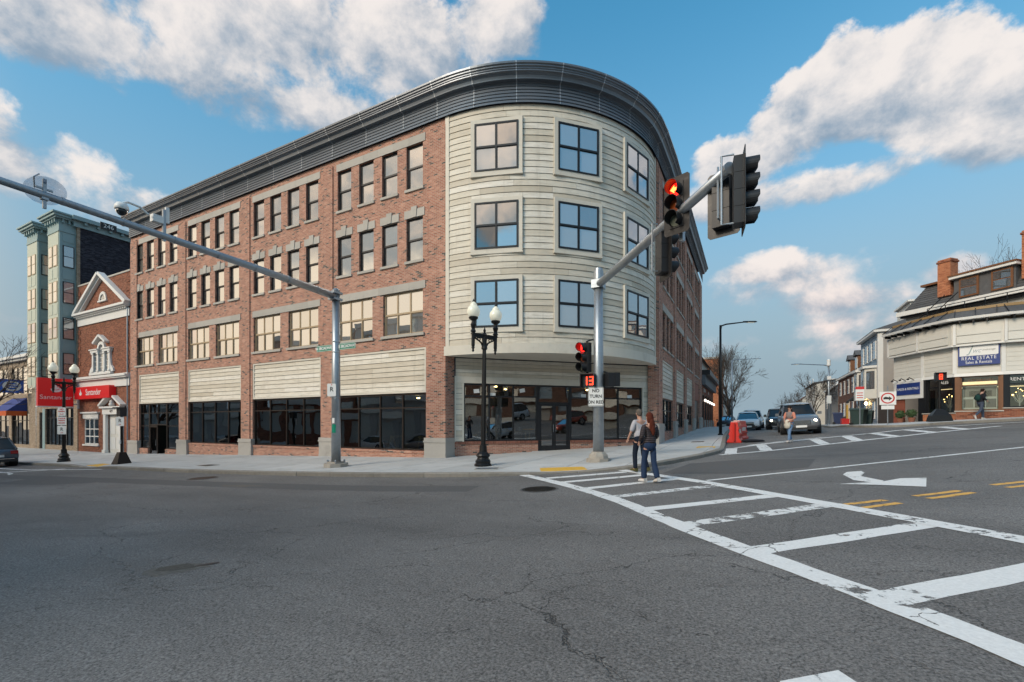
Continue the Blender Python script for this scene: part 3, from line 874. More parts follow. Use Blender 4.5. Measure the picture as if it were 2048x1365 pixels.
def lap_panel(root, u0, u1, z0, z1, f, rot, n=8, mat='siding', fr=.10):
    """framed panel of lapped boards; each board its own piece"""
    mb = MB()
    def bx(a, b, c, d, o0, o1):
        p = [f(a, o0, c), f(b, o0, c), f(b, o1, c), f(a, o1, c), f(a, o0, d), f(b, o0, d), f(b, o1, d), f(a, o1, d)]
        mb.add(p, [(3, 2, 1, 0), (4, 5, 6, 7), (0, 1, 5, 4), (1, 2, 6, 5), (2, 3, 7, 6), (3, 0, 4, 7)])
    bx(u0, u0 + fr, z0, z1, .02, .10); bx(u1 - fr, u1, z0, z1, .02, .10); bx(u0 + fr, u1 - fr, z0, z0 + fr * .8, .02, .10); bx(u0 + fr, u1 - fr, z1 - fr, z1, .02, .10)
    pan = absb(mb, 'panel_frame', 'trim_cream', root)
    mk = MB().add([f(u0, .108, z0), f(u1, .108, z0), f(u1, .108, z1), f(u0, .108, z1)], [(0, 1, 2, 3)]); mk.build('panel_shade_backing', 'roof_and_gap_shade', pan)  # dark sheet paints the shade seen between the boards
    a, b = u0 + fr, u1 - fr
    zs = [z0 + fr * .8 + (z1 - fr - z0 - fr * .8) * i / n for i in range(n + 1)]
    for i in range(n):
        cut = [a, b]
        if b - a > 3 and i % 3 == 1: cut = [a, a + (b - a) * (.3 + .4 * rng.random()), b]
        for c, d in zip(cut, cut[1:]):
            m2 = MB()
            q = [f(c, .040, zs[i] + .009), f(d - .004, .040, zs[i] + .009), f(d - .004, .072, zs[i + 1] - .004), f(c, .072, zs[i + 1] - .004), f(c, .11, zs[i] + .009), f(d - .004, .11, zs[i] + .009), f(d - .004, .11, zs[i + 1] - .004), f(c, .11, zs[i + 1] - .004)]
            m2.add(q, [(0, 1, 2, 3), (4, 7, 6, 5), (0, 4, 5, 1), (3, 2, 6, 7), (0, 3, 7, 4), (1, 5, 6, 2)])
            m2.build('siding_board', mat, pan)
    return pan
def store_glazing(root, u0, u1, z0, z1, f, n, transom, frame='frame_bronze', glass='glass_store', depth=.16, fr=.07):
    mb = MB()
    def bx(a, b, c, d, o0, o1, m_=mb):
        p = [f(a, o0, c), f(b, o0, c), f(b, o1, c), f(a, o1, c), f(a, o0, d), f(b, o0, d), f(b, o1, d), f(a, o1, d)]
        m_.add(p, [(3, 2, 1, 0), (4, 5, 6, 7), (0, 1, 5, 4), (1, 2, 6, 5), (2, 3, 7, 6), (3, 0, 4, 7)])
    d0, d1 = depth - .06, depth + .06
    bx(u0, u0 + fr, z0, z1, d0, d1); bx(u1 - fr, u1, z0, z1, d0, d1)
    bx(u0 + fr, u1 - fr, z0, z0 + fr, d0, d1); bx(u0 + fr, u1 - fr, z1 - fr, z1, d0, d1)
    cw = (u1 - u0 - 2 * fr - .06 * (n - 1)) / n
    for c in range(1, n):
        a = u0 + fr + c * cw + (c - 1) * .06
        bx(a, a + .06, z0 + fr, z1 - fr, d0 + .003, d1)
    rows = [z0 + fr] + [x for x in transom] + [z1 - fr]
    for t_ in transom:
        for c in range(n):
            a = u0 + fr + c * (cw + .06)
            bx(a, a + cw, t_ - .03, t_ + .03, d0 + .006, d1)
    o = absb(mb, 'storefront_frame', frame, root)
    for c in range(n):
        a = u0 + fr + c * (cw + .06)
        for r_ in range(len(rows) - 1):
            za = rows[r_] + (.03 if r_ else 0); zb = rows[r_ + 1] - (.03 if r_ < len(rows) - 2 else 0)
            m2 = MB(); bx(a, a + cw, za, zb, depth - .005, depth + .005, m2)
            m2.build('pane', glass, o)
    return o

# ---- avenue front
holes = []
low = {0: .38, 1: .38, 2: .38, 3: -.10}
for i, (u0, u1) in enumerate(BAYS):
    off = u1 + .17
    for fl in (3, 4):
        for k in range(4):
            a = u1 - .17 - .95 - k * 1.477
            holes.append((a, a + .95, *HEAD[fl]))
    for k in range(2):
        b_ = u1 - .17 - k * 3.03
        holes.append((b_ - 2.35, b_, *HEAD[2]))
    holes.append((u0, u1, low[i], 5.03))
holes.append((-25.25, -23.0, -1.2, 0))                    # doorway of the last bay
mb = MB().wall(A_END, 0, -1.3, ZT, holes, .14, fL)
absb(mb, 'brick_wall', 'brick', BR)
for i, (u0, u1) in enumerate(BAYS):
    for k in range(4):
        uc = u1 - .17 - .475 - k * 1.477
        for fl in (3, 4):
            window(BR, uc, HEAD[fl][0], .95, HEAD[fl][1] - HEAD[fl][0], 1, fL, 0)
            stone_box(BR, uc - .54, uc + .54, HEAD[fl][0] - .11, HEAD[fl][0] + .004, fL, .07, .13, name='window_sill')
        keystone(BR, uc, .95, HEAD[3][1], fL)
    for k in range(2):
        uc = u1 - .17 - 1.175 - k * 3.03
        window(BR, uc, HEAD[2][0], 2.35, HEAD[2][1] - HEAD[2][0], 3, fL, 0, 'frame_tan', 'glass_upper')
        stone_box(BR, uc - 1.27, uc + 1.27, HEAD[2][0] - .12, HEAD[2][0] + .004, fL, .08, .13, name='window_sill')
    for (z0, z1) in ((14.2, 14.56), (7.65, 8.0)):
        n = 6
        for k in range(n):
            a = u0 + .02 + (u1 - u0 - .04) * k / n
            stone_box(BR, a + .004, a + (u1 - u0 - .04) / n - .004, z0, z1, fL, .025)
    lap_panel(BR, u0, u1, 3.0, 5.03, fL, 0)
    if i < 3:
        store_glazing(BR, u0, u1, .38, 2.98, fL, 4, [2.33])
        stone_box(BR, u0 - .02, u1 + .02, .27, .385, fL, .03, .14, 'brick', 'sill_course')
    # low wall proud of the pier line
# door bay
store_glazing(BR, -26.45, -25.25, -.10, 2.98, fL, 1, [1.45, 2.33])
store_glazing(BR, -23.0, -21.3, -.10, 2.98, fL, 1, [1.45, 2.33])
store_glazing(BR, -25.25, -23.0, 1.5, 2.98, fL, 2, [2.33])
mb = MB()
for (a, b) in ((-25.2, -24.15),):
    mb.box(a, a + .1, .09, .17, -.72, 1.48); mb.box(b - .1, b, .09, .17, -.72, 1.48); mb.box(a + .1, b - .1, .09, .17, -.72, -.5); mb.box(a + .1, b - .1, .09, .17, 1.36, 1.48)
dr = absb(mb, 'door', 'frame_bronze', BR)
MB().box(-25.1, -24.25, .125, .135, -.5, 1.36).build('pane', 'glass_store', dr)
MB().box(-24.3, -24.27, .03, .06, .1, .5).box(-24.3, -24.27, .05, .09, .1, .13).box(-24.3, -24.27, .05, .09, .47, .5).build('handle', 'chrome', dr)
# piers: raised strips, stone plinths
PIERS = [(-.93, -.012), (-7.64, -6.97), (-14.45, -13.75), (-21.1, -20.4), (A_END + .05, -26.65)]
for k, (a, b) in enumerate(PIERS):
    mb = MB().box(a, b, -.055, .02, .3, 14.55)
    absb(mb, 'pier', 'brick', BR)
    g = G((a + b) / 2, -.2) + .13
    zt = g + .95 if k else .98
    x0, x1 = (a - .18, .045) if k == 0 else (a - .24, b + .24)
    yb = .56 if k == 0 else .16
    mb = MB().box(x0, x1, -.13, yb, g - .6, zt - .20)
    mb.box(x0 - .03, x1 + .03, -.16, yb, zt - .20, zt - .13).box(x0 - .01, x1 + .01, -.14, yb, zt - .13, zt)
    mb.box(x0 - .015, x1 + .015, -.145, yb, g - .6, g + .10)
    absb(mb, 'plinth', 'stone_base', BR)

# ---- return of the corner pier and curved corner
mb = MB()
mb.quad((0, 0, -1), (0, .6, -1), (0, .6, ZT), (0, 0, ZT))
absb(mb, 'brick_return', 'brick', BR)
# curved upper corner: lapped boards, one piece each, cut round the three window columns
COLS = [rad(18), rad(45), rad(72)]
WW, TR = 1.86, .17
half = math.asin((WW / 2 + TR) / CR)
zf0, zf1 = 4.53, 4.93
boxes = []
for c in COLS:
    for fl in (2, 3, 4):
        z0, z1 = HEAD[fl]
        boxes.append((c - half, c + half, z0 - .05 - TR + .02, z1 - .06 + TR))
def curved_piece(p0, p1, z0, z1, r_bot, r_top, r_in, seg):
    n = max(2, int(math.ceil((p1 - p0) / seg)))
    vs, fs = [], []
    for i in range(n + 1):
        p = p0 + (p1 - p0) * i / n
        vs += [arc(p, r_in, z0), arc(p, r_bot, z0), arc(p, r_top, z1), arc(p, r_in, z1)]
    for i in range(n):
        for e in range(4):
            a, b = i * 4 + e, i * 4 + (e + 1) % 4
            fs.append((a, a + 4, b + 4, b))
    fs += [(0, 1, 2, 3), tuple(n * 4 + e for e in (3, 2, 1, 0))]
    return MB().add(vs, fs)
ncourse = 38
P0, P1 = rad(1.0), rad(89.0)
for i in range(ncourse):
    z0, z1 = zf1 + (ZT - zf1) * i / ncourse, zf1 + (ZT - zf1) * (i + 1) / ncourse
    edges = sorted({P0, P1, *[x for b in boxes for x in b[:2]]})
    spans = []
    for a, b in zip(edges, edges[1:]):
        m_ = (a + b) / 2
        parts = [(z0, z1)]
        for bx_ in boxes:
            if bx_[0] < m_ < bx_[1]:
                nw = []
                for (c, d) in parts:
                    if d <= bx_[2] or c >= bx_[3]: nw.append((c, d)); continue
                    if c < bx_[2] - .015: nw.append((c, bx_[2]))
                    if d > bx_[3] + .015: nw.append((bx_[3], d))
                parts = nw
        for (c, d) in parts: spans.append([a, b, c, d])
    merged = []
    for s_ in spans:
        if merged and abs(merged[-1][1] - s_[0]) < 1e-6 and abs(merged[-1][2] - s_[2]) < 1e-6 and abs(merged[-1][3] - s_[3]) < 1e-6: merged[-1][1] = s_[1]
        else: merged.append(list(s_))
    for (a, b, c, d) in merged:
        L = (b - a) * CR
        cuts = [a]
        if L > 3.2:
            x = a + rad(8 + rng.random() * 16)
            while x < b - rad(7):
                cuts.append(x); x += rad(20 + rng.random() * 9)
        cuts.append(b)
        for p, q in zip(cuts, cuts[1:]):
            k0 = (c - z0) / (z1 - z0); k1 = (d - z0) / (z1 - z0)
            mb = curved_piece(p + .0006, q - .0006, c + .008, d - .004, CR + .034 - .026 * k0, CR + .034 - .026 * k1, CR - .03, rad(4.2))
            absb(mb, 'siding_board', 'siding', BR, fix=True)
absb(curved_piece(rad(.5), rad(89.5), zf1, ZT + .6, CR - .028, CR - .028, CR - .2, rad(4)), 'curved_shade_backing', 'roof_and_gap_shade', BR, fix=True)  # coloured dark so the lap gaps read as shadow lines
fas = absb(curved_piece(rad(-.6), rad(90.4), zf0, zf1, CR + .07, CR + .07, CR - .25, rad(3)), 'fascia', 'trim_cream', BR, fix=True)
for p in (rad(.55), rad(89.3)):
    absb(curved_piece(p - rad(.75), p + rad(.75), zf1 + .002, ZT, CR + .05, CR + .05, CR - .1, rad(2)), 'corner_board', 'trim_cream', BR, fix=True)
# soffit under the overhang
pl = [arc(rad(90) * k / 24, CR + .05, zf0 + .01)[:2] for k in range(25)] + [(7.5, 7.7), (-.02, .3)]
mb = MB().prism_z(pl, zf0 + .01, zf0 + .06); absb(mb, 'soffit', 'trim_cream', BR, fix=True)
# curved-corner windows with flat cream trim
def fA(c):
    ct, st = math.cos(c), math.sin(c)
    r0 = CR + .035
    return lambda u, d, z: (CC[0] + (r0 - d) * st + u * ct, CC[1] - (r0 - d) * ct + u * st, z)
for ci, c in enumerate(COLS):
    f = fA(c)
    for fl in (2, 3, 4):
        z0, z1 = HEAD[fl][0] - .05, HEAD[fl][1] - .06
        g = 'glass_arc'
        o = window(BR, 0, z0, WW, z1 - z0, 2, f, c, 'frame_black', g, depth=-.03, skip=1 if (fl == 3 and ci == 0) else None)
        mb = MB()
        def bx(a, b, q, d, o0, o1):
            p = [f(a, o0, q), f(b, o0, q), f(b, o1, q), f(a, o1, q), f(a, o0, d), f(b, o0, d), f(b, o1, d), f(a, o1, d)]
            mb.add(p, [(3, 2, 1, 0), (4, 5, 6, 7), (0, 1, 5, 4), (1, 2, 6, 5), (2, 3, 7, 6), (3, 0, 4, 7)])
        h = WW / 2
        bx(-h - TR, -h, z0 - TR, z1 + TR, -.002, .14); bx(h, h + TR, z0 - TR, z1 + TR, -.002, .14)
        bx(-h, h, z1, z1 + TR, -.002, .14); bx(-h, h, z0 - TR, z0, -.002, .14)
        bx(-h - TR - .02, h + TR + .02, z0 - TR - .05, z0 - TR, -.02, .14)
        absb(mb, 'window_trim', 'trim_cream', BR)
        absb(MB().add([f(-h, .09, z0), f(h, .09, z0), f(h, .09, z1), f(-h, .09, z1)], [(0, 1, 2, 3)]), 'window_blind', 'blind', BR)

# ---- recessed ground floor under the curve: straight shop front between the piers
QA, QB = Vector((.02, .58, 0)), Vector((7.08, 7.64, 0))
LD = (QB - QA).length
tq = (QB - QA).normalized(); nq = Vector((-tq.y, tq.x, 0))      # inwards
def fC(u, d, z):
    p = QA + tq * u + nq * d
    return (p.x, p.y, z)
ANG = math.atan2(tq.y, tq.x)
D0, D1 = 3.95, 5.62                                             # doors
mb = MB().wall(.0, LD, -.3, .80, [(D0, D1, -1, 2)], .18, fC); absb(mb, 'low_brick_wall', 'brick', BR)
for (a, b) in ((.0, D0), (D1, LD)):
    stone_box(BR, a, b, .685, .80, fC, .03, .16, 'brick', 'sill_course')
    n = int((b - a) / .075)
    for k in range(n):                                           # soldier bricks of the sill course
        x = a + (b - a) * k / n
        stone_box(BR, x + .006, x + (b - a) / n - .006, .69, .806, fC, .042, .1, 'sill_brick', 'brick')
for k in range(5):
    z0 = 3.72 + k * .16
    stone_box(BR, .05, LD - .05, z0 + .008, z0 + .154, fC, .04, .02, 'siding', 'siding_board')
stone_box(BR, .0, LD, 3.46, 4.8, fC, -.01, .14, 'roof_and_gap_shade', 'shade_backing_wall')  # dark colour stands for shade in the board gaps
stone_box(BR, .0, LD, 3.42, 3.72, fC, .05, .2, 'trim_cream', 'header_board')
for (a, b) in ((.0, .42), (LD - .42, LD)):
    for k in range(11):
        z0 = .81 + k * .2373
        stone_box(BR, a + .04, b - .04, z0 + .008, z0 + .230, fC, .03, .05, 'siding', 'siding_board')
    stone_box(BR, a + .03, b - .03, .80, 3.42, fC, -.02, .12, 'roof_and_gap_shade', 'shade_backing_wall')  # same painted gap shade behind the end boards
    stone_box(BR, b - .07 if a < 1 else a, b if a < 1 else a + .07, .80, 3.42, fC, .045, .2, 'trim_cream', 'corner_board')
    stone_box(BR, a if a < 1 else b - .05, a + .05 if a < 1 else b, .80, 3.42, fC, .045, .2, 'trim_cream', 'corner_board')
store_glazing(BR, .42, D0, .81, 3.42, fC, 3, [2.85], 'frame_black', depth=.10)
store_glazing(BR, D1, LD - .42, .81, 3.42, fC, 3, [2.85], 'frame_black', depth=.10)
gd = lambda u: G(*fC(u, 0, 0)[:2]) + .13
zd = gd((D0 + D1) / 2) - .03
store_glazing(BR, D0, D1, 2.55, 3.42, fC, 1, [], 'frame_black', depth=.10)
stone_box(BR, D0, D0 + .10, zd - .2, 2.55, fC, -.02, .16, 'frame_black', 'door_jamb')
stone_box(BR, D1 - .10, D1, zd - .2, 2.55, fC, -.02, .16, 'frame_black', 'door_jamb')
stone_box(BR, D0 - .3, D1 + .3, zd - .2, zd + .012, fC, .05, .3, 'concrete', 'threshold')
for k in range(2):
    a = D0 + .10 + k * (D1 - D0 - .2) / 2; b = a + (D1 - D0 - .2) / 2
    mb = MB()
    for (x0, x1, z0, z1) in ((a + .005, a + .09, zd + .02, 2.54), (b - .09, b - .005, zd + .02, 2.54), (a + .09, b - .09, zd + .02, zd + .26), (a + .09, b - .09, 2.44, 2.54)):
        p = [fC(x0, .05, z0), fC(x1, .05, z0), fC(x1, .11, z0), fC(x0, .11, z0), fC(x0, .05, z1), fC(x1, .05, z1), fC(x1, .11, z1), fC(x0, .11, z1)]
        mb.add(p, [(3, 2, 1, 0), (4, 5, 6, 7), (0, 1, 5, 4), (1, 2, 6, 5), (2, 3, 7, 6), (3, 0, 4, 7)])
    dr = absb(mb, 'door', 'frame_black', BR)
    m2 = MB().add([fC(a + .09, .08, zd + .26), fC(b - .09, .08, zd + .26), fC(b - .09, .08, 2.44), fC(a + .09, .08, 2.44)], [(0, 1, 2, 3)])
    m2.build('pane', 'glass_store', dr)
    hx = b - .06 if k == 0 else a + .06
    m2 = MB().tube([fC(hx, .05, zd + .9), fC(hx, -.03, zd + .92), fC(hx, -.03, zd + 1.25), fC(hx, .05, zd + 1.27)], .012, 6)
    m2.build('handle', 'chrome', dr)
for (u, z, r_) in ((1.02, 3.08, .1), (1.78, 2.92, -.05), (3.2, 3.15, .2), (6.35, 2.95, 0), (8.9, 2.95, .06)):     # sheets of paper taped inside the glass
    p = MB()
    w2, h2 = .13, .09
    c_, s_ = math.cos(r_), math.sin(r_)
    p.add([fC(u + x * c_ - y * s_, .088, z + x * s_ + y * c_) for x, y in ((-w2, -h2), (w2, -h2), (w2, h2), (-w2, h2))], [(0, 1, 2, 3)])
    absb(p, 'paper_notice', 'sign_white', BR)

# ---- side-street front
holes = []
for i, (u0, u1) in enumerate(RB):
    for fl in (2, 3, 4):
        for k in range(3):
            a = u0 + .06 + k * (u1 - u0 - .12 - .94) / 2
            holes.append((a, a + .94, *HEAD[fl]))
    if i < 3: holes.append((u0, u1, G(7.5, (u0 + u1) / 2) + .62, 5.03))
    else: holes.append((u0, u1, 0, 5.03))
mb = MB().wall(7.42, B_END, -.5, ZT, holes, .14, fR); absb(mb, 'brick_wall', 'brick', BR)
for q in (((7.06, 7.42, -.5), (XR, 7.42, -.5), (XR, 7.42, ZT), (7.06, 7.42, ZT)), ((XR, B_END, -.5), (-3, B_END, -.5), (-3, B_END, ZT), (XR, B_END, ZT)), ((A_END, 12, -1.5), (A_END, 0, -1.5), (A_END, 0, ZT + 1), (A_END, 12, ZT + 1))):
    absb(MB().quad(*q), 'brick_return', 'brick', BR)
mb = MB(); mb.quad((7.06, 7.9, -.5), (7.06, 7.42, -.5), (7.06, 7.42, 4.6), (7.06, 7.9, 4.6))
absb(mb, 'brick_return', 'brick', BR)
for i, (u0, u1) in enumerate(RB):
    for fl in (2, 3, 4):
        for k in range(3):
            uc = u0 + .06 + .47 + k * (u1 - u0 - .12 - .94) / 2
            window(BR, uc, HEAD[fl][0], .94, HEAD[fl][1] - HEAD[fl][0], 1, fR, rad(90), 'frame_black', 'glass_arc')
            stone_box(BR, uc - .52, uc + .52, HEAD[fl][0] - .11, HEAD[fl][0] + .004, fR, .07, .13, name='window_sill')
        z1 = HEAD[fl][1]
        for k in range(3):
            a = u0 + (u1 - u0) * k / 3
            stone_box(BR, a + .004, a + (u1 - u0) / 3 - .004, z1, z1 + .36, fR, .025)
    lap = G(7.5, (u0 + u1) / 2) + .62
    if i < 3:
        lap_panel(BR, u0, u1, 3.0, 5.03, fR, rad(90))
        store_glazing(BR, u0, u1, lap, 2.98, fR, 3, [2.33], 'frame_black')
        stone_box(BR, u0 - .02, u1 + .02, lap - .115, lap + .004, fR, .03, .14, 'brick', 'sill_course')
    else:
        stone_box(BR, u0, u1, 3.6, 5.03, fR, -.04, .2, 'red_panel', 'door_panel')
        stone_box(BR, u0, u0 + 1.6, .5, 3.6, fR, -.10, .3, 'stucco', 'door_infill')
        stone_box(BR, u0 + 1.6, u1, .5, 3.6, fR, -.10, .3, 'frame_black', 'door')
for k, (a, b) in enumerate([(7.6, 8.75), (12.95, 13.8), (17.9, 18.9), (23.05, 24.15), (28.25, B_END - .05)]):
    absb(MB().box(XR - .02, XR + .055, a, b, .3, 14.55), 'pier', 'brick', BR)
    g = G(7.6, (a + b) / 2) + .13; zt = g + 1.0
    mb = MB()
    y0, y1 = (a - .14, b + .14) if k else (7.28, b + .14)
    xi = 7.0 if k == 0 else XR - .16
    mb.box(xi, XR + .13, y0, y1, g - .7, zt - .20).box(xi, XR + .16, y0 - .03, y1 + .03, zt - .20, zt - .13).box(xi, XR + .14, y0 - .01, y1 + .01, zt - .13, zt)
    absb(mb, 'plinth', 'stone_base', BR)

# ---- cornice swept round the roof edge, in pieces with seam covers
PROF = []
for k in range(6):
    z0 = 14.84 + k * .135
    PROF += [(.13, z0), (.10, z0 + .132)]
PROF += [(.12, 15.66), (.30, 15.68), (.31, 15.72), (.34, 15.80), (.41, 15.87), (.47, 15.89), (.47, 15.93), (.50, 15.96), (.50, 16.01), (.55, 16.03), (.55, 16.09), (.60, 16.11), (.60, 16.19), (.0, 16.21)]
def path_point(s_):
    """point and outward normal along the roof edge; s_ in metres from the avenue end"""
    L1 = -A_END; L2 = CR * math.pi / 2
    if s_ <= L1: return (A_END + s_, 0.0), (0, -1)
    if s_ <= L1 + L2:
        p = (s_ - L1) / CR
        return (CC[0] + CR * math.sin(p), CC[1] - CR * math.cos(p)), (math.sin(p), -math.cos(p))
    return (CR + .1 * min(1, (s_ - L1 - L2) / .4), CC[1] + (s_ - L1 - L2)), (1, 0)
L1, L2 = -A_END, CR * math.pi / 2
L3 = B_END - CC[1]
cuts = [-.0] + [L1 * k / 12 for k in range(1, 12)] + [L1 + L2 * k / 6.5 - .4 for k in range(0, 7)] + [L1 + L2 + .1 + L3 * k / 9 for k in range(0, 10)]
cuts[-1] = L1 + L2 + L3
def sweep(s0, s1, prof, st):
    n = max(1, int(math.ceil((s1 - s0) / st)))
    vs, fs = [], []; m_ = len(prof)
    for i in range(n + 1):
        (x, y), (ax, ay) = path_point(s0 + (s1 - s0) * i / n)
        for d, z in prof: vs.append((x + ax * d, y + ay * d, z))
    for i in range(n):
        for e in range(m_ - 1):
            fs.append((i * m_ + e, (i + 1) * m_ + e, (i + 1) * m_ + e + 1, i * m_ + e + 1))
    fs += [tuple(range(m_)), tuple(n * m_ + e for e in range(m_ - 1, -1, -1))]
    return MB().add(vs, fs)
for a, b in zip(cuts, cuts[1:]):
    st = .35 if L1 - .5 < (a + b) / 2 < L1 + L2 + .5 else 5.
    seg = absb(sweep(a, b, PROF, st), 'cornice_segment', 'cornice_metal', BR)
    if a > .1:
        sp_ = [(d + .010, z) for d, z in PROF]
        m2 = sweep(a - .018, a + .018, sp_, 1.)
        m2.build('seam_cover', 'cornice_seam', seg)
pl = [(A_END, -.02), (0, -.02)] + [arc(rad(90) * k / 16, CR, 0)[:2] for k in range(1, 17)] + [(XR, B_END), (-3, B_END), (-3, 12), (A_END, 12)]
absb(MB().prism_z(pl, 15.95, 16.0), 'roof', 'roof_and_gap_shade', BR, fix=True)

# ---- rooms behind the shop glass
def room(x0, x1, y0, y1, z0, z1, name='interior'):
    mb = MB()
    mb.quad((x0, y1, z0), (x1, y1, z0), (x1, y1, z1), (x0, y1, z1))
    mb.quad((x0, y0, z0), (x0, y1, z0), (x0, y1, z1), (x0, y0, z1)); mb.quad((x1, y1, z0), (x1, y0, z0), (x1, y0, z1), (x1, y1, z1))
    mb.quad((x0, y1, z1), (x1, y1, z1), (x1, y0, z1), (x0, y0, z1))
    mb.cur = 1
    mb.quad((x0, y0, z0), (x1, y0, z0), (x1, y1, z0), (x0, y1, z0))
    return absb(mb, name, ['interior', 'interior_floor'], BR)
for i, (u0, u1) in enumerate(BAYS):
    fz = .10 if i < 2 else (-.25 if i == 2 else -.70)
    room(u0 - .5, u1 + .5 if i else u1 + .9, .2, 6.5, fz, 3.1)
mb = MB()
pts = [fC(-.0, .2, 0), fC(LD, .2, 0), fC(LD, 6, 0), fC(0, 6, 0)]
zi = .42
mb.quad(*[(p[0], p[1], z) for p, z in ((pts[2], zi), (pts[3], zi), (pts[3], 3.6), (pts[2], 3.6))])
mb.quad(*[(p[0], p[1], 3.6) for p in pts])
mb.quad((pts[0][0], pts[0][1], zi), (pts[0][0], pts[0][1], 3.6), (pts[3][0], pts[3][1], 3.6), (pts[3][0], pts[3][1], zi))
mb.quad((pts[1][0], pts[1][1], zi), (pts[2][0], pts[2][1], zi), (pts[2][0], pts[2][1], 3.6), (pts[1][0], pts[1][1], 3.6))
mb.cur = 1
mb.quad(*[(p[0], p[1], zi) for p in pts])
absb(mb, 'interior', ['interior', 'interior_floor'], BR)
mb = MB()
for i, (u0, u1) in enumerate(RB[:3]):
    mb.quad((6.2, u0 - .2, .3), (6.2, u1 + .2, .3), (6.2, u1 + .2, 3.2), (6.2, u0 - .2, 3.2))
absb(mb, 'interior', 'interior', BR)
# shop lamps glowing inside
for (x, y, z) in ((-4.0, 3.0, 2.95), (-10.6, 3.4, 2.95)):
    mb = MB(); mb.lathe([(.02, .05), (.09, .03), (.09, 0), (.01, -.02)], 10, (x, y, z)); absb(mb, 'ceiling_lamp', 'warm_bulb', BR)
for (u, d, z) in ((2.6, 2.6, 3.5), (3.6, 4.2, 3.5), (8.2, 3.4, 3.5)):
    mb = MB(); mb.lathe([(.02, .05), (.08, .03), (.08, 0), (.01, -.02)], 10, fC(u, d, z)); absb(mb, 'ceiling_lamp', 'warm_bulb', BR)

# ================================================================== BANK NEXT DOOR
A0, A1 = -36.1, A_END - .03
BK = thing('bank_building', 'narrow orange-brown brick bank with white pediment and arched window', 'building', ((A0 + A1) / 2, 0, G(-32, 0)))
ZB = 12.55
g0 = G(-32, 0) + .13
hl = [(-35.0, -32.6, .0, 2.0), (-31.1, -29.0, -1.0, 2.3), (-32.65, -31.15, 5.55, 7.1)]
absb(MB().wall(A0, A1, -1.3, ZB, hl, .16, fL), 'brick_wall', 'brick_bank', BK)
absb(MB().box(A0, A1, 6, 6.2, -1, ZB).box(A0, A0 + .2, .2, 6, -1, ZB).box(A1 - .2, A1, .2, 6, -1, ZB), 'brick_shell', 'brick_bank', BK)
absb(MB().box(A0 - .03, A1, -.05, .3, ZB, ZB + .12), 'parapet_coping', 'stone', BK)
for k in range(22):                                    # toothed quoins at the right-hand end and left end
    if k % 2 == 0:
        for (a, b) in ((A0, A0 + .45), (A1 - .55, A1)):
            absb(MB().box(a, b, -.035, .02, 5.6 + k * .31, 5.6 + k * .31 + .30), 'quoin', 'brick_bank', BK)
pa = [(-35.9, 10.25), (A1 - .1, 10.25), (-31.85, 12.95)]
# white pediment: raking cornices, horizontal cornice with dentils, frieze
def rake(p, q, th, out, mat, name, root):
    d = Vector((q[0] - p[0], 0, q[1] - p[1])).normalized(); n = Vector((-d.z, 0, d.x))
    P, Q = Vector((p[0], 0, p[1])), Vector((q[0], 0, q[1]))
    pts = [P, Q, Q + n * th, P + n * th]
    vs = [(v.x, -out, v.z) for v in pts] + [(v.x, .02, v.z) for v in pts]
    return absb(MB().add(vs, [(0, 1, 2, 3), (7, 6, 5, 4), (0, 4, 5, 1), (1, 5, 6, 2), (2, 6, 7, 3), (3, 7, 4, 0)]), name, mat, root, fix=True)
L_, R_, T_ = (-36.0, 10.2), (A1 - .02, 10.2), (-31.85, 12.85)
rake(L_, T_, .22, .40, 'white_paint', 'raking_cornice', BK); rake(T_, R_, .22, .405, 'white_paint', 'raking_cornice', BK)
rake((L_[0] + .5, L_[1] + .1), (T_[0], T_[1] - .2), .16, .22, 'white_paint', 'raking_moulding', BK); rake((T_[0], T_[1] - .2), (R_[0] - .5, R_[1] + .1), .16, .225, 'white_paint', 'raking_moulding', BK)
absb(MB().box(A0 - .05, A1 - .02, -.42, .02, 10.12, 10.28).box(A0, A1 - .05, -.30, .02, 10.02, 10.12), 'cornice', 'white_paint', BK)
absb(MB().box(A0 + .05, A1 - .05, -.08, .02, 9.35, 9.9), 'frieze', 'white_paint', BK)
for k in range(26):
    x = A0 + .2 + k * .315
    absb(MB().box(x, x + .16, -.22, .0, 9.9, 10.02), 'dentil', 'white_paint', BK)
# half-round attic window
n = 12
ring = MB()
vs, fs = [], []
for k in range(n + 1):
    a = math.pi * k / n
    for r in (.42, .60):
        vs += [(-31.8 + r * math.cos(a), -.08, 10.95 + r * 1.1 * math.sin(a)), (-31.8 + r * math.cos(a), .02, 10.95 + r * 1.1 * math.sin(a))]
for k in range(n):
    i = k * 4
    fs += [(i, i + 4, i + 6, i + 2), (i, i + 1, i + 5, i + 4), (i + 2, i + 6, i + 7, i + 3)]
ring.add(vs, fs); ring.box(-32.5, -31.1, -.12, .02, 10.85, 10.95)
o = absb(ring, 'half_round_window', 'white_paint', BK, fix=True)
pan = [(-31.8 + .42 * math.cos(math.pi * k / n), 10.95 + .46 * math.sin(math.pi * k / n)) for k in range(n + 1)]
MB().prism_y(pan, -.03, .01).build('pane', 'glass_upper', o, fix=True)
MB().box(-31.82, -31.78, -.05, 0, 10.95, 11.4).box(-32.2, -31.4, -.05, 0, 11.12, 11.15).build('glazing_bar', 'white_paint', o)
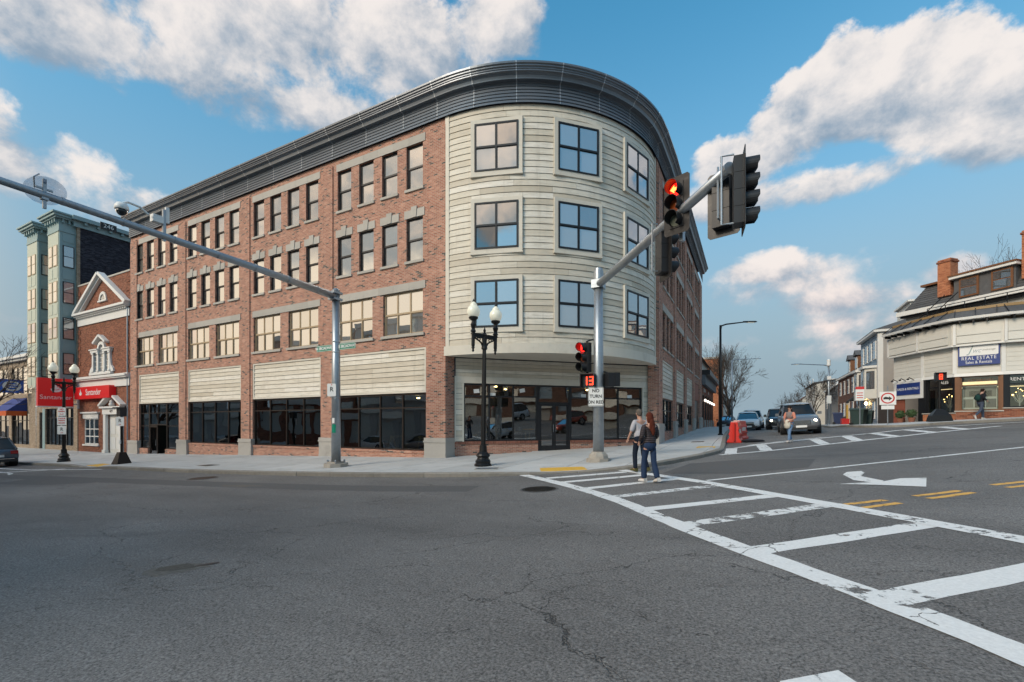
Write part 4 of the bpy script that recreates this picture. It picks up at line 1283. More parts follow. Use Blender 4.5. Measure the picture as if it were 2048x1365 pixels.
# palladian window with its own pediment
PW = MB()
xc = -31.9
PW.box(xc - 1.75, xc + 1.75, -.22, .02, 5.32, 5.48).box(xc - 1.55, xc + 1.55, -.12, .02, 5.48, 5.56)
for (a, b) in ((-1.45, -1.22), (-.62, -.40), (.40, .62), (1.22, 1.45)):
    PW.box(xc + a, xc + b, -.14, .02, 5.56, 7.0); PW.box(xc + a - .05, xc + b + .05, -.18, .02, 5.56, 5.7).box(xc + a - .05, xc + b + .05, -.18, .02, 6.9, 7.04)
PW.box(xc - 1.6, xc - .38, -.20, .02, 7.04, 7.22).box(xc + .38, xc + 1.6, -.20, .02, 7.04, 7.22).box(xc - 1.7, xc - .36, -.26, .02, 7.22, 7.30).box(xc + .36, xc + 1.7, -.26, .02, 7.22, 7.30)
for s_ in (-1, 1):                                       # scrolled feet beside it
    PW.prism_y([(xc + s_ * 1.45, 5.5), (xc + s_ * 1.95, 5.5), (xc + s_ * 1.85, 5.75), (xc + s_ * 1.55, 6.0), (xc + s_ * 1.45, 6.6)][::s_], -.12, .02)
vs, fs = [], []
for k in range(n + 1):
    a = math.pi * k / n
    for r in (.40, .62):
        vs += [(xc + r * math.cos(a), -.14, 7.22 + r * math.sin(a)), (xc + r * math.cos(a), .02, 7.22 + r * math.sin(a))]
for k in range(n):
    i = k * 4; fs += [(i, i + 4, i + 6, i + 2), (i, i + 1, i + 5, i + 4), (i + 2, i + 6, i + 7, i + 3)]
PW.add(vs, fs)
pw = absb(PW, 'arched_window', 'white_paint', BK, fix=True)
for (p, q) in (((xc - .95, 7.66), (xc, 8.2)), ((xc, 8.2), (xc + .95, 7.66))):
    rake(p, q, .16, .30, 'white_paint', 'window_pediment', BK)
pan = [(xc - .40, 5.56), (xc + .40, 5.56)] + [(xc + .4 * math.cos(math.pi * k / n), 7.22 + .4 * math.sin(math.pi * k / n)) for k in range(n + 1)]
MB().prism_y(pan, -.04, .03).build('pane', 'glass_upper', pw, fix=True)
MB().box(xc - 1.22, xc - .62, -.04, .03, 5.56, 7.04).build('pane', 'glass_upper', pw); MB().box(xc + .62, xc + 1.22, -.04, .03, 5.56, 7.04).build('pane', 'glass_upper', pw)
gb = MB()
for z in (5.9, 6.25, 6.6, 6.95, 7.25): gb.box(xc - .4, xc + .4, -.06, -.02, z, z + .035)
for z in (5.95, 6.35, 6.75):
    gb.box(xc - 1.22, xc - .62, -.06, -.02, z, z + .03).box(xc + .62, xc + 1.22, -.06, -.02, z, z + .03)
gb.box(xc - .15, xc - .12, -.058, -.02, 5.56, 7.55).box(xc + .12, xc + .15, -.058, -.02, 5.56, 7.55)
gb.build('glazing_bar', 'white_paint', pw)
# main entablature over the ground floor
absb(MB().box(A0, A1 - .02, -.10, .02, 4.35, 4.95), 'frieze', 'white_paint', BK)
absb(MB().box(A0 - .04, A1 - .02, -.28, .02, 4.95, 5.05).box(A0 - .06, A1 - .02, -.36, .02, 5.05, 5.18).box(A0 - .02, A1 - .02, -.20, .02, 5.18, 5.26), 'cornice', 'white_paint', BK)
# ground-floor window
gw = MB()
for x in (-35.0, -34.2, -33.45, -32.65): gw.box(x, x + .09 if x < -32.7 else x + .05, .02, .12, .0, 2.0)
for z in (.0, .58, 1.15, 1.92): gw.box(-34.91, -32.65, .03, .115, z, z + .08)
gwo = absb(gw, 'window', 'white_paint', BK)
MB().box(-34.95, -32.6, .07, .08, .03, 1.97).build('pane', 'glass_store', gwo)
absb(MB().box(-35.15, -32.45, -.10, .02, -.12, .0), 'window_sill', 'white_paint', BK)
absb(MB().box(-35.1, -32.5, -.08, .02, 2.0, 2.4).box(-35.25, -32.35, -.2, .02, 2.4, 2.52), 'window_head', 'white_paint', BK)
# door surround with a broken pediment
ds = MB().box(-31.45, -31.08, -.16, .02, -.75, 2.3).box(-29.02, -28.65, -.16, .02, -.75, 2.3).box(-31.5, -31.03, -.22, .02, -.75, -.35).box(-29.07, -28.6, -.22, .02, -.75, -.35)
ds.box(-31.5, -28.6, -.20, .02, 2.3, 2.75).box(-31.65, -28.45, -.34, .02, 2.75, 2.88)
absb(ds, 'door_surround', 'white_paint', BK)
for (p, q) in (((-31.75, 2.88), (-30.5, 3.55)), ((-29.6, 3.55), (-28.35, 2.88))): rake(p, q, .15, .36, 'white_paint', 'broken_pediment', BK)
mb = MB(); mb.lathe([(.02, 0), (.16, .03), (.2, .16), (.12, .32), (.16, .38), (.04, .5), (.01, .62)], 10, (-30.05, -.15, 2.88)); absb(mb, 'urn', 'white_paint', BK, smooth=True)
dd = absb(MB().box(-31.08, -29.02, .10, .16, -.75, 2.3), 'door', 'white_board', BK)
MB().box(-30.9, -30.15, .085, .10, -.3, .6).box(-29.95, -29.2, .085, .10, -.3, .6).box(-30.9, -30.15, .085, .10, .85, 2.05).box(-29.95, -29.2, .085, .10, .85, 2.05).build('door_panel', 'white_paint', dd)
o_ = text('419', .30, 'sign_black', BK, (0, 0, 0)); o_.location = (-30.05 - BK.location[0], -.21, 2.52 - BK.location[2])
# drainpipes
absb(MB().tube([(A1 - .25, -.09, -.6), (A1 - .25, -.09, 10.0)], .05, 8), 'drainpipe', 'galvanised', BK)
room_bank = absb(MB().quad((A0 + .3, 4, -.6), (A1 - .3, 4, -.6), (A1 - .3, 4, 3), (A0 + .3, 4, 3)).quad((A0 + .3, .3, 3), (A1 - .3, .3, 3), (A1 - .3, 4, 3), (A0 + .3, 4, 3)), 'interior', 'interior_light', BK)

def flame(root, x, y, z, s_, mat='sign_white', rot=0., name='flame_logo'):
    """two flame tongues over a dish: the bank's emblem"""
    def blob(pts): return [(px * s_, pz * s_) for px, pz in pts]
    sh = [[(-.50, .10), (-.46, -.10), (-.25, -.24), (0, -.28), (.25, -.24), (.46, -.10), (.50, .10), (.40, .22), (.30, .30), (.33, .12), (.20, .02), (0, -.02), (-.2, .02), (-.33, .14), (-.36, .28)],
          [(-.20, .10), (-.06, .02), (.10, .06), (.18, .20), (.12, .42), (.0, .62), (-.04, .88), (-.14, .66), (-.10, .46), (-.22, .30)],
          [(.14, .06), (.26, .14), (.27, .30), (.20, .46), (.18, .30)]]
    r = bpy.data.objects.new(name, None)
    out = None
    for k, p in enumerate(sh):
        q = blob(p)
        if area([(a, b) for a, b in q]) < 0: q = q[::-1]
        m2 = MB().prism_y(q, -.02 - .002 * k, 0)
        o = m2.build(name if out is None else 'flame_tongue', mat, root if out is None else out, (x, y, z) if out is None else (0, 0, 0), rot if out is None else 0.)
        out = out or o
    bpy.data.objects.remove(r)
    return out
# wall sign box
SG = thing('wall_sign', 'long red box sign with faint added glow fixed to the bank front above its window', 'sign', (-32.7, 0, 3.52))
MB().box(-2.9, 2.9, -.42, .0, 0, .92).build('sign_box', 'bank_red_glow', SG)
text('Santander', .66, 'sign_white', SG, (.35, -.425, .46), name='lettering', spacing=.95)
flame(SG, -1.75, -.42, .38, .42)
# blade sign on brackets
BS = thing('blade_sign', 'big square red bank sign hung from a white bracket over the pavement', 'sign', (-36.0, 0, 2.95))
MB().box(-.16, .16, -2.42, -.40, 0, 2.15).build('sign_box', 'bank_red_glow', BS)
fr_ = MB()
for z in (.15, 1.95): fr_.box(-.05, .05, -.40, 0, z, z + .10)
fr_.box(-.06, .06, -.12, 0, -.15, 2.3).box(-.05, .05, -.42, -.34, -.1, 2.25)
for k in range(4): fr_.box(-.03, .03, -.36, -.10, .5 + k * .36, .56 + k * .36)
fr_.build('bracket', 'white_paint', BS)
MB().box(-.2, .2, -2.46, -.36, -.08, .0).build('light_tray', 'white_paint', BS)
o = text('Santander', .46, 'sign_white', BS, (.165, -1.41, .68), rad(90))
flame(BS, .162, -1.41, 1.25, .62, rot=rad(90))

# ================================================================== APARTMENT BLOCK
AB = thing('apartment_block', 'tall turquoise apartment block with two square bays and dark brick flank', 'building', (-40, 0, G(-40, 0)))
AX0, AX1 = -44.6, -36.15
ZA = 17.7
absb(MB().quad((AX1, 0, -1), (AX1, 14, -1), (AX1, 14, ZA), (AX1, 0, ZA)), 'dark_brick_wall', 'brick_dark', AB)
absb(MB().box(AX0, AX1 - .01, .0, 14, 5.2, ZA), 'block_wall', 'brick_tan', AB)
absb(MB().box(AX1 - .32, AX1 + .02, -.05, .12, -1, ZA), 'corner_pier', 'brick_tan', AB)
hl = [(-43.9, -43.2, -1, 2.6), (-42.6, -37.0, -.2, 2.9)]
absb(MB().wall(AX0, AX1 - .34, -1.2, 5.2, hl, .2, fL), 'ground_floor_wall', 'brick_tan', AB)
absb(MB().box(AX0, AX1, -.12, .03, 5.0, 5.2), 'string_course', 'stone', AB)
store_glazing(AB, -42.6, -37.0, -.75, 2.9, fL, 7, [2.1], 'frame_black', 'glass_dark', depth=.16)
absb(MB().box(-43.15, -42.65, -.03, .05, -.9, 2.9), 'door_panel', 'turquoise', AB)
absb(MB().box(-43.9, -43.2, .1, .15, -1, 2.6), 'door', 'frame_black', AB)
for (x0, x1) in ((-38.5, -36.4), (-42.8, -40.6)):
    y0 = -1.03
    bay = absb(MB().box(x0, x1, y0, .0, 4.9, ZA), 'bay', 'turquoise', AB)
    MB().box(x0 + .001, x1 - .12, y0 - .035, y0 - .001, 4.9, ZA - .9).build('bay_front', 'mint', bay)
    MB().box(x0 - .05, x1 + .05, y0 - .08, -.01, ZA - .95, ZA - .80).box(x0 - .02, x1 + .02, y0 - .05, -.01, ZA - .8, ZA).build('frieze', 'turquoise', bay)
    MB().box(x0 - .42, x1 + .42, y0 - .45, .3, ZA + .12, ZA + .30).box(x0 - .30, x1 + .30, y0 - .33, .3, ZA, ZA + .12).box(x0 - .52, x1 + .52, y0 - .55, .3, ZA + .30, ZA + .42).build('bay_cornice', 'turquoise', bay)
    for k in range(5):
        MB().box(x0 + .1 + k * (x1 - x0 - .36) / 4, x0 + .26 + k * (x1 - x0 - .36) / 4, y0 - .26, y0 - .05, ZA - .28, ZA - .005).build('bracket', 'turquoise', bay)
    for k in range(3):
        MB().box(x1 + .02, x1 + .22, y0 + .1 + k * .36, y0 + .22 + k * .36, ZA - .28, ZA - .005).build('bracket', 'turquoise', bay)
    zs = [5.9, 8.95, 12.0, 15.05] if x0 > -39 else [5.9, 8.95, 12.0, 14.9]
    for zf in (5.55, 8.35, 11.2, 14.05):
        # street face: two narrow sashes and two panels below
        for c in (0, 1):
            xa = x0 + .22 + c * .90
            wz = zf
            o = MB().box(xa, xa + .72, y0 - .07, y0 - .036, wz, wz + 1.65).build('window', 'frame_tan', bay)
            MB().box(xa + .06, xa + .66, y0 - .085, y0 - .071, wz + .86, wz + 1.59).build('pane', 'glass_upper', o)
            MB().box(xa + .06, xa + .66, y0 - .08, y0 - .071, wz + .06, wz + .80).build('pane', 'glass_upper', o)
            MB().box(xa + .02, xa + .70, y0 - .055, y0 - .036, wz - .95, wz - .12).build('panel', 'mint', bay)
        # flank facing the junction
        o = MB().box(x1 + .002, x1 + .05, y0 + .18, y0 + .86, zf - .05, zf + 1.65).build('window', 'frame_black', bay)
        MB().box(x1 + .052, x1 + .06, y0 + .24, y0 + .80, zf + .82, zf + 1.59).build('pane', 'glass_arc', o)
        MB().box(x1 + .052, x1 + .058, y0 + .24, y0 + .80, zf + .01, zf + .76).build('pane', 'glass_arc', o)
        MB().box(x1 + .002, x1 + .03, y0 + .16, y0 + .88, zf - 1.0, zf - .16).build('panel', 'turquoise', bay)
    MB().box(x1 + .002, x1 + .03, y0 + .16, y0 + .88, 16.0, 16.65).build('panel', 'turquoise', bay)
absb(MB().box(AX1 - .3, AX1 + .45, -.45, 14, ZA + .12, ZA + .42).box(AX1 - .3, AX1 + .12, -.3, 14, ZA - .35, ZA + .12), 'flank_cornice', 'turquoise', AB)
absb(MB().box(AX0, AX1 - .31, -.35, 1, ZA, ZA + .36), 'front_cornice', 'turquoise', AB)
for k in range(14):
    absb(MB().box(AX1 + .12, AX1 + .32, .3 + k * .8, .48 + k * .8, ZA - .1, ZA + .118), 'bracket', 'turquoise', AB)

# ================================================================== LOW SHOP ROW
LS = thing('low_shop', 'low tan shop building with pale eaves and a wide upper window', 'building', (-52, 0, G(-52, 0)))
hl = [(-50.5, -45.6, 4.3, 6.9), (-57, -51.5, 4.3, 6.9), (-50.5, -46.2, -.3, 2.6), (-58, -51.2, -.3, 2.6)]
absb(MB().wall(-66, -44.7, -1.2, 7.6, hl, .2, fL), 'wall', 'brick_tan', LS)
absb(MB().box(-66, -44.65, -.5, .1, 7.6, 7.85).box(-66, -44.65, -.3, .1, 7.4, 7.6), 'eave', 'white_paint', LS)
absb(MB().add([(-66, -.4, 7.85), (-44.7, -.4, 7.85), (-44.7, 6, 10.4), (-66, 6, 10.4), (-44.7, 6, 7.85)], [(0, 1, 2, 3), (1, 4, 2)]), 'roof', 'stucco', LS)
for (a, b) in ((-50.5, -45.6), (-57, -51.5)): store_glazing(LS, a, b, 4.3, 6.9, fL, 4, [5.6], 'frame_tan', 'glass_upper', depth=.1)
store_glazing(LS, -50.5, -46.2, -.8, 2.6, fL, 4, [1.9], 'frame_black', 'glass_dark', depth=.16)
store_glazing(LS, -58, -51.2, -.8, 2.6, fL, 5, [1.9], 'frame_black', 'glass_dark', depth=.16)
AW = thing('shop_awning', 'sloping dark blue shop awning with an orange valance', 'awning', (-48.6, 0, 2.6))
MB().add([(-1.9, -1.3, .15), (1.9, -1.3, .15), (1.9, 0, 1.35), (-1.9, 0, 1.35), (1.9, 0, .15), (-1.9, 0, .15)], [(0, 1, 2, 3), (1, 4, 2), (0, 3, 5), (0, 5, 4, 1)]).build('awning_cloth', 'awning_blue', AW)
MB().box(-1.92, 1.92, -1.33, -1.29, -.28, .149).box(1.9, 1.93, -1.28, .0, -.28, .149).build('valance', 'awning_orange', AW)
RS = thing('round_logo_sign', 'blue square sign with a white ring over the shop awning', 'sign', (-46.6, 0, 4.35))
MB().box(-.06, .06, -1.75, -.25, 0, 1.2).build('sign_box', 'blue_sign', RS)
ri = MB(); vs, fs = [], []
for k in range(20):
    a = 2 * math.pi * k / 20
    for r in (.30, .46): vs += [(.07, -1.0 + r * 1.3 * math.cos(a), .6 + r * math.sin(a))]
fs = [(2 * k, 2 * k + 1, (2 * k + 3) % 40, (2 * k + 2) % 40) for k in range(20)]
ri.add(vs, fs); ri.box(.062, .072, -1.32, -.68, .46, .56).box(.062, .072, -1.32, -.68, .66, .76)
ri.build('logo', 'sign_white', RS)
for z in (.2, .9): MB().box(-.03, .03, -.26, 0, z, z + .06).build('bracket', 'iron_black', RS)

# ================================================================== FAR SIDE OF THE CROSS STREET: ESTATE OFFICE
EO = thing('estate_office', 'white panelled single-storey corner office with faceted front and overhanging eave', 'building', (24, 22, G(24, 21)))
LN = [(20.45, 24.3), (21.4, 21.95), (22.4, 20.15), (24.25, 19.5), (27.4, 19.3), (33, 19.3), (42, 19.3)]
def offs(line, d):
    out = []
    for i in range(len(line)):
        a = Vector((*line[max(i - 1, 0)], 0)); b = Vector((*line[min(i + 1, len(line) - 1)], 0))
        t = (b - a).normalized(); n = Vector((-t.y, t.x, 0)) * -1
        # outwards is towards the junction: right-hand side of travel
        out.append((line[i][0] + n.x * d, line[i][1] + n.y * d))
    return out
def band(line, z0, z1, d_bot, d_top, th=.06):
    """one faceted strip per facet, as separate meshes"""
    o0, o1 = offs(line, d_bot), offs(line, d_top)
    i0, i1 = offs(line, d_bot - th), offs(line, d_top - th)
    res = []
    for k in range(len(line) - 1):
        p = [(*o0[k], z0), (*o0[k + 1], z0), (*o1[k + 1], z1), (*o1[k], z1), (*i0[k], z0), (*i0[k + 1], z0), (*i1[k + 1], z1), (*i1[k], z1)]
        res.append(MB().add(p, [(0, 1, 2, 3), (7, 6, 5, 4), (0, 4, 5, 1), (1, 5, 6, 2), (2, 6, 7, 3), (3, 7, 4, 0)]))
    return res
def outdir(k):
    a, b = LN[k], LN[k + 1]; t = Vector((b[0] - a[0], b[1] - a[1], 0)).normalized(); return t, Vector((t.y, -t.x, 0))
for m_ in band(LN, 4.5, 6.3, .0, .0): absb(m_, 'panelled_wall', 'white_board', EO)
for m_ in band(LN, 4.38, 4.56, .08, .05): absb(m_, 'lower_moulding', 'white_paint', EO)
for m_ in band(LN, 6.2, 7.45, .32, .36, .3): absb(m_, 'overhang_band', 'white_board', EO)
for m_ in band(LN, 6.14, 6.22, .36, .36, .4): absb(m_, 'lower_moulding', 'white_paint', EO)
for m_ in band(LN, 7.62, 7.76, .78, .80, .5): absb(m_, 'gutter', 'white_paint', EO)
for m_ in band(LN, 7.74, 8.25, .74, .05, .05): absb(m_, 'lead_roof', 'slate', EO)
for m_ in band(LN, 8.22, 8.38, .12, .08, .3): absb(m_, 'roof_edge', 'copper_edge', EO)
absb(MB().prism_z([(x, y) for x, y in offs(LN, .0)] + [(42, 33), (24, 33)], 8.2, 8.28), 'roof', 'roof_and_gap_shade', EO, fix=True)
# raised panel seams, brackets and mullions per facet
for k in range(len(LN) - 1):
    t, n = outdir(k); a = Vector((*LN[k], 0)); L = (Vector((*LN[k + 1], 0)) - a).length
    def fx(u, d, z, a=a, t=t, n=n):
        p = a + t * u + n * d; return (p.x, p.y, z)
    def fbox(u0, u1, d0, d1, z0, z1):
        p = [fx(u0, d1, z0), fx(u1, d1, z0), fx(u1, d0, z0), fx(u0, d0, z0), fx(u0, d1, z1), fx(u1, d1, z1), fx(u1, d0, z1), fx(u0, d0, z1)]
        return MB().add(p, [(3, 2, 1, 0), (4, 5, 6, 7), (0, 1, 5, 4), (1, 2, 6, 5), (2, 3, 7, 6), (3, 0, 4, 7)])
    if k > 0: absb(fbox(-.09, .09, .0, .05, 4.56, 6.14), 'corner_batten', 'white_paint', EO)
    absb(fbox(-.06, .06, .3, .40, 6.22, 7.45), 'corner_batten', 'white_paint', EO)
    nrow = 6
    for r_ in range(nrow):                                # shallow panels, slightly proud
        m2 = max(1, int(L / 1.1))
        for c in range(m2):
            z0 = 4.60 + r_ * .257; z1 = z0 + .240
            absb(fbox(.12 + (L - .24) * c / m2, .12 + (L - .24) * (c + 1) / m2 - .02, -.01, .018, z0, z1), 'wall_panel', 'white_board', EO)
    for (z0, z1) in ((6.3, 6.72), (6.76, 7.4)):
        absb(fbox(.09, L - .09, .33, .375, z0, z1), 'wall_panel', 'white_board', EO)
    for c in range(int(L / .55)):
        absb(fbox(.2 + c * .55, .28 + c * .55, .34, .72, 7.46, 7.62), 'eave_bracket', 'iron_black', EO)
    for c in range(int(L / .85) + 1):
        p = [fx(c * .85, .76, 7.78), fx(c * .85 + .03, .76, 7.78), fx(c * .85 + .03, .1, 8.27), fx(c * .85, .1, 8.27)]
        absb(MB().add(p + [(x, y, z + .05) for x, y, z in p], [(0, 1, 2, 3), (7, 6, 5, 4), (0, 4, 5, 1), (1, 5, 6, 2), (2, 6, 7, 3), (3, 7, 4, 0)]), 'roof_rib', 'signal_black', EO)
# shop fronts: brick stall riser, black piers, glass, wooden frames
KF = [3, 4, 5, 6, 7]
for k in range(len(LN) - 1):
    t, n = outdir(k); a = Vector((*LN[k], 0)); L = (Vector((*LN[k + 1], 0)) - a).length
    def fo(u, d, z, a=a, t=t, n=n):                      # d inwards
        p = a + t * u - n * d; return (p.x, p.y, z)
    mid = (Vector((*LN[k], 0)) + Vector((*LN[k + 1], 0))) / 2
    zg = G(mid.x, mid.y) + .13
    zr = zg + .42
    if k == 0:                                           # red boarded wall, then the shadowed doorway
        absb(MB().wall(0, 1.0, zg - 1, 4.4, [], .1, fo), 'side_wall', 'red_panel', EO)
        for r_ in range(5):
            stone_box(EO, .02, .98, zg - .1 + r_ * .5, zg + .38 + r_ * .5, fo, .03, .05, 'red_panel', 'wall_board')
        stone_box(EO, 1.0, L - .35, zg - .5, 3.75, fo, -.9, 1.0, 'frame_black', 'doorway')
        stone_box(EO, L - .35, L, zg - .5, 4.4, fo, .02, .2, 'frame_black', 'pier')
        stone_box(EO, 1.0, L - .35, 3.75, 4.4, fo, 0., .2, 'white_board', 'wall_panel')
        continue
    absb(MB().wall(0, L, zg - 1, zr, [], .1, fo), 'stall_riser', 'brick_orange' if k < 2 else 'brick_bank', EO)
    stone_box(EO, -.03, L + .03, zr, zr + .06, fo, .05, .2, 'stone', 'stone_sill')
    fm = 'wood_brown' if k == 2 else 'frame_black'
    stone_box(EO, 0, .22, zr + .06, 4.4, fo, .03, .2, 'wood_brown' if k == 2 else 'frame_black', 'pier')
    stone_box(EO, L - .12, L, zr + .06, 4.4, fo, .03, .2, 'wood_brown' if k == 2 else 'frame_black', 'pier')
    store_glazing(EO, .22, L - .12, zr + .06, 4.4, fo, 1, [4.4 - .55], fm, 'glass_office', depth=.12)
    # room behind
    q = [fo(0, 1.6, zr), fo(L, 1.6, zr), fo(L, 1.6, 4.4), fo(0, 1.6, 4.4)]
    absb(MB().add(q, [(0, 1, 2, 3)]), 'interior', 'interior', EO)
    stone_box(EO, .3, L - .2, 3.72, 3.76, fo, -.7, .72, 'warm_shop', 'strip_lamp')
# window lettering and posters
def fac(k, u, d, z):
    t, n = outdir(k); a = Vector((*LN[k], 0)); p = a + t * u + n * d
    return (p.x - EO.location[0], p.y - EO.location[1], z - EO.location[2]), math.atan2(t.y, t.x)
Lk = lambda k: (Vector((*LN[k + 1], 0)) - Vector((*LN[k], 0))).length
p, r = fac(1, Lk(1) * .62, -.09, 4.1); text('SALES', .24, 'sign_white', EO, p, r)
p, r = fac(3, Lk(3) * .25, -.09, 4.1); text('RENTALS', .26, 'sign_white', EO, p, r)
p, r = fac(2, Lk(2) * .54, -.09, 4.12); text('617.268.5181', .19, 'wood_brown', EO, p, r)
for k in (2,):
    p, r = fac(k, Lk(k) * .52, -.35, 2.45)
    PS = thing('window_poster', 'large pale poster of houses hung inside the wood-framed estate office window', 'poster', (p[0] + EO.location[0], p[1] + EO.location[1], p[2] + EO.location[2]), r)
    ww = Lk(k) * .36
    MB().box(-ww, ww, -.01, .01, 0, 1.35).build('sheet', 'sign_white', PS)
    for (x0, x1, z0, z1, mt) in ((-.95, .95, .72, 1.3, 'stucco'), (-.6, .7, .76, 1.08, 'slate'), (-.95, -.35, .1, .6, 'stucco'), (-.28, .3, .1, .6, 'slate'), (.37, .95, .1, .6, 'grey_siding')):
        MB().box(x0 * ww, x1 * ww, -.016, -.011, z0, z1).build('photo', mt, PS)
    m2 = MB().box(-ww, ww, -.012, .0, 1.42, 1.62); m2.build('light_band', 'warm_shop', PS)
for kk, (k, u) in enumerate(((1, .62), (3, .25), (3, .6))):     # little lit trees in the windows
    p, r = fac(k, Lk(k) * u, -.5, G(*LN[k]) + .56)
    LT = thing('lit_twig_tree', ('small twig tree with fairy lights in the window below SALES', 'small twig tree with fairy lights in the window below RENTALS', 'second twig tree with fairy lights beyond the RENTALS lettering')[kk], 'decoration', (p[0] + EO.location[0], p[1] + EO.location[1], p[2] + EO.location[2]))
    m2 = MB().tube([(0, 0, 0), (0, 0, .5)], .025, 6)
    tips = []
    for q in range(11):
        a = q * 2.4; e = .5 + (q % 4) * .13
        tp = (.33 * math.cos(a) * (.5 + .5 * rng.random()), .25 * math.sin(a), e + .25 + .1 * rng.random())
        m2.tube([(0, 0, .35 + q * .015), (tp[0] * .5, tp[1] * .5, e), tp], .012, 4); tips.append(tp)
    m2.build('twigs', 'white_paint', LT)
    for tp in tips:
        MB().lathe([(.004, -.03), (.032, 0), (.004, .03)], 6, tp).build('fairy_light', 'fairy', LT)
# hanging board sign
ES = thing('estate_sign', 'large blue and white REAL ESTATE board on the white panelled corner office', 'sign', (23.05, 19.62, 4.98))
ES.scale = (.74, 1, .95); ES.location = (23.3, 19.72, 5.0); ES.rotation_euler = (0, 0, rad(-19.3))
MB().box(-1.15, 1.15, -.06, .06, 0, 1.38).build('board', 'estate_blue', ES)
MB().prism_y([(-1.06, .58), (1.0, .58), (1.06, .62), (1.06, 1.27), (1.02, 1.31), (-1.06, 1.31)], -.075, -.05).build('white_field', 'sign_white', ES)
text('REAL ESTATE', .29, 'sign_white', ES, (0, -.066, .42), spacing=1.15)
text('Sales & Rentals', .24, 'sign_white', ES, (0, -.066, .17))
text('J', .62, 'turquoise', ES, (-.50, -.08, .95), shear=.45); text('wc', .42, 'galvanised', ES, (-.12, -.08, .88), shear=.4); text('brokerage', .17, 'stucco', ES, (.55, -.08, .90), shear=.3)
# side sign over the doorway
SS = thing('side_sign', 'small blue SALES & RENTALS sign over the shadowed office doorway', 'sign', (20.85, 23.05, 3.5), rad(-68))
MB().box(-1.1, 1.3, -.05, .08, -.25, .95).build('backing_board', 'white_paint', SS)
MB().box(-.78, 1.2, -.09, -.052, .02, .78).build('board', 'estate_blue', SS)
text('SALES & RENTALS', .235, 'sign_white', SS, (.22, -.092, .40))
for x in (-.7, .0, .7):
    MB().tube([(x, -.05, .95), (x, -.35, 1.12), (x, -.42, 1.02)], .025, 6).lathe([(.03, .05), (.08, -.02), (.08, -.05)], 8, (x, -.42, 1.0)).build('gooseneck_lamp', 'iron_black', SS)

# ================================================================== MANSARD HOUSE BEHIND IT
MH = thing('mansard_house', 'slate mansard-roofed house with dormers rising behind the white office', 'house', (27, 27, G(27, 24)))
P_, Q_ = Vector((21.3, 25.7, 0)), Vector((30.0, 16.9, 0))
tm = (Q_ - P_).normalized(); nm = Vector((tm.y, -tm.x, 0)) * 1.0
if nm.x > 0: nm = -nm                                     # outwards, towards the junction
LM = 12.4
def fM(u, d, z):                                         # d inwards
    p = P_ + tm * u - nm * d
    return (p.x, p.y, z)
def mbox(u0, u1, d0, d1, z0, z1, m_=None):
    m_ = m_ or MB()
    p = [fM(u0, d0, z0), fM(u1, d0, z0), fM(u1, d1, z0), fM(u0, d1, z0), fM(u0, d0, z1), fM(u1, d0, z1), fM(u1, d1, z1), fM(u0, d1, z1)]
    return m_.add(p, [(3, 2, 1, 0), (4, 5, 6, 7), (0, 1, 5, 4), (1, 2, 6, 5), (2, 3, 7, 6), (3, 0, 4, 7)])
absb(mbox(0, LM, .25, 8, 7.9, 9.25), 'upper_wall', 'pale_siding', MH)
absb(mbox(-.3, LM, -.28, 8.2, 9.25, 9.55), 'eave_cornice', 'white_paint', MH)
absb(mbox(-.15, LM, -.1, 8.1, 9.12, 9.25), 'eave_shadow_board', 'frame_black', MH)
# steep slate slopes in courses
def slope(u0a, u0b, u1, d0, d1, z0, z1, nrow, name='slate_course'):
    for r_ in range(nrow):
        k0, k1 = r_ / nrow, (r_ + 1) / nrow
        a0, a1 = u0a + (u0b - u0a) * k0, u0a + (u0b - u0a) * k1
        dd0, dd1 = d0 + (d1 - d0) * k0, d0 + (d1 - d0) * k1
        zz0, zz1 = z0 + (z1 - z0) * k0, z0 + (z1 - z0) * k1
        p = [fM(a0, dd0 - .03, zz0), fM(u1, dd0 - .03, zz0), fM(u1, dd1, zz1), fM(a1, dd1, zz1), fM(a0, dd0 + .1, zz0), fM(u1, dd0 + .1, zz0)]
        absb(MB().add(p, [(0, 1, 2, 3), (0, 4, 5, 1)]), name, 'slate', MH)
slope(.0, .9, LM, -.02, .9, 9.55, 11.2, 10)
p0, p1, p2, p3 = fM(.0, -.02, 9.55), fM(.9, .9, 11.2), fM(.9, 7, 11.2), fM(.0, 8, 9.55)
absb(MB().add([p0, p1, p2, p3], [(0, 1, 2, 3)]), 'slate_hip', 'slate', MH)
absb(mbox(.65, LM, .65, 8, 11.2, 11.34), 'roof_curb', 'wood_brown', MH)
absb(mbox(2.95, 5.95, -.0, 2.2, 9.56, 11.0), 'dormer', 'slate', MH)
absb(mbox(2.8, 6.08, -.25, 2.4, 11.0, 11.16), 'dormer_eave', 'white_paint', MH)
absb(mbox(2.75, 6.1, -.3, 2.4, 11.16, 11.26), 'dormer_roof', 'wood_brown', MH)
for u in (3.75, 5.35):
    o = absb(mbox(u - .5, u + .5, -.07, .05, 9.72, 10.92), 'dormer_window', 'wood_brown', MH)
    mbox(u - .4, u + .4, -.085, -.071, 10.36, 10.83).build('pane', 'glass_upper', o); mbox(u - .4, u + .4, -.08, -.071, 9.81, 10.30).build('pane', 'glass_arc', o)
for (u, zt, w_) in ((2.35, 12.55, .72), (6.5, 12.9, .7)):
    o = absb(mbox(u - w_ / 2, u + w_ / 2, .1, .85, 10.1, zt), 'chimney', 'brick_orange', MH)
    mbox(u - w_ / 2 - .05, u + w_ / 2 + .05, .05, .90, zt - .22, zt - .10).build('chimney_cap', 'brick_bank', o)
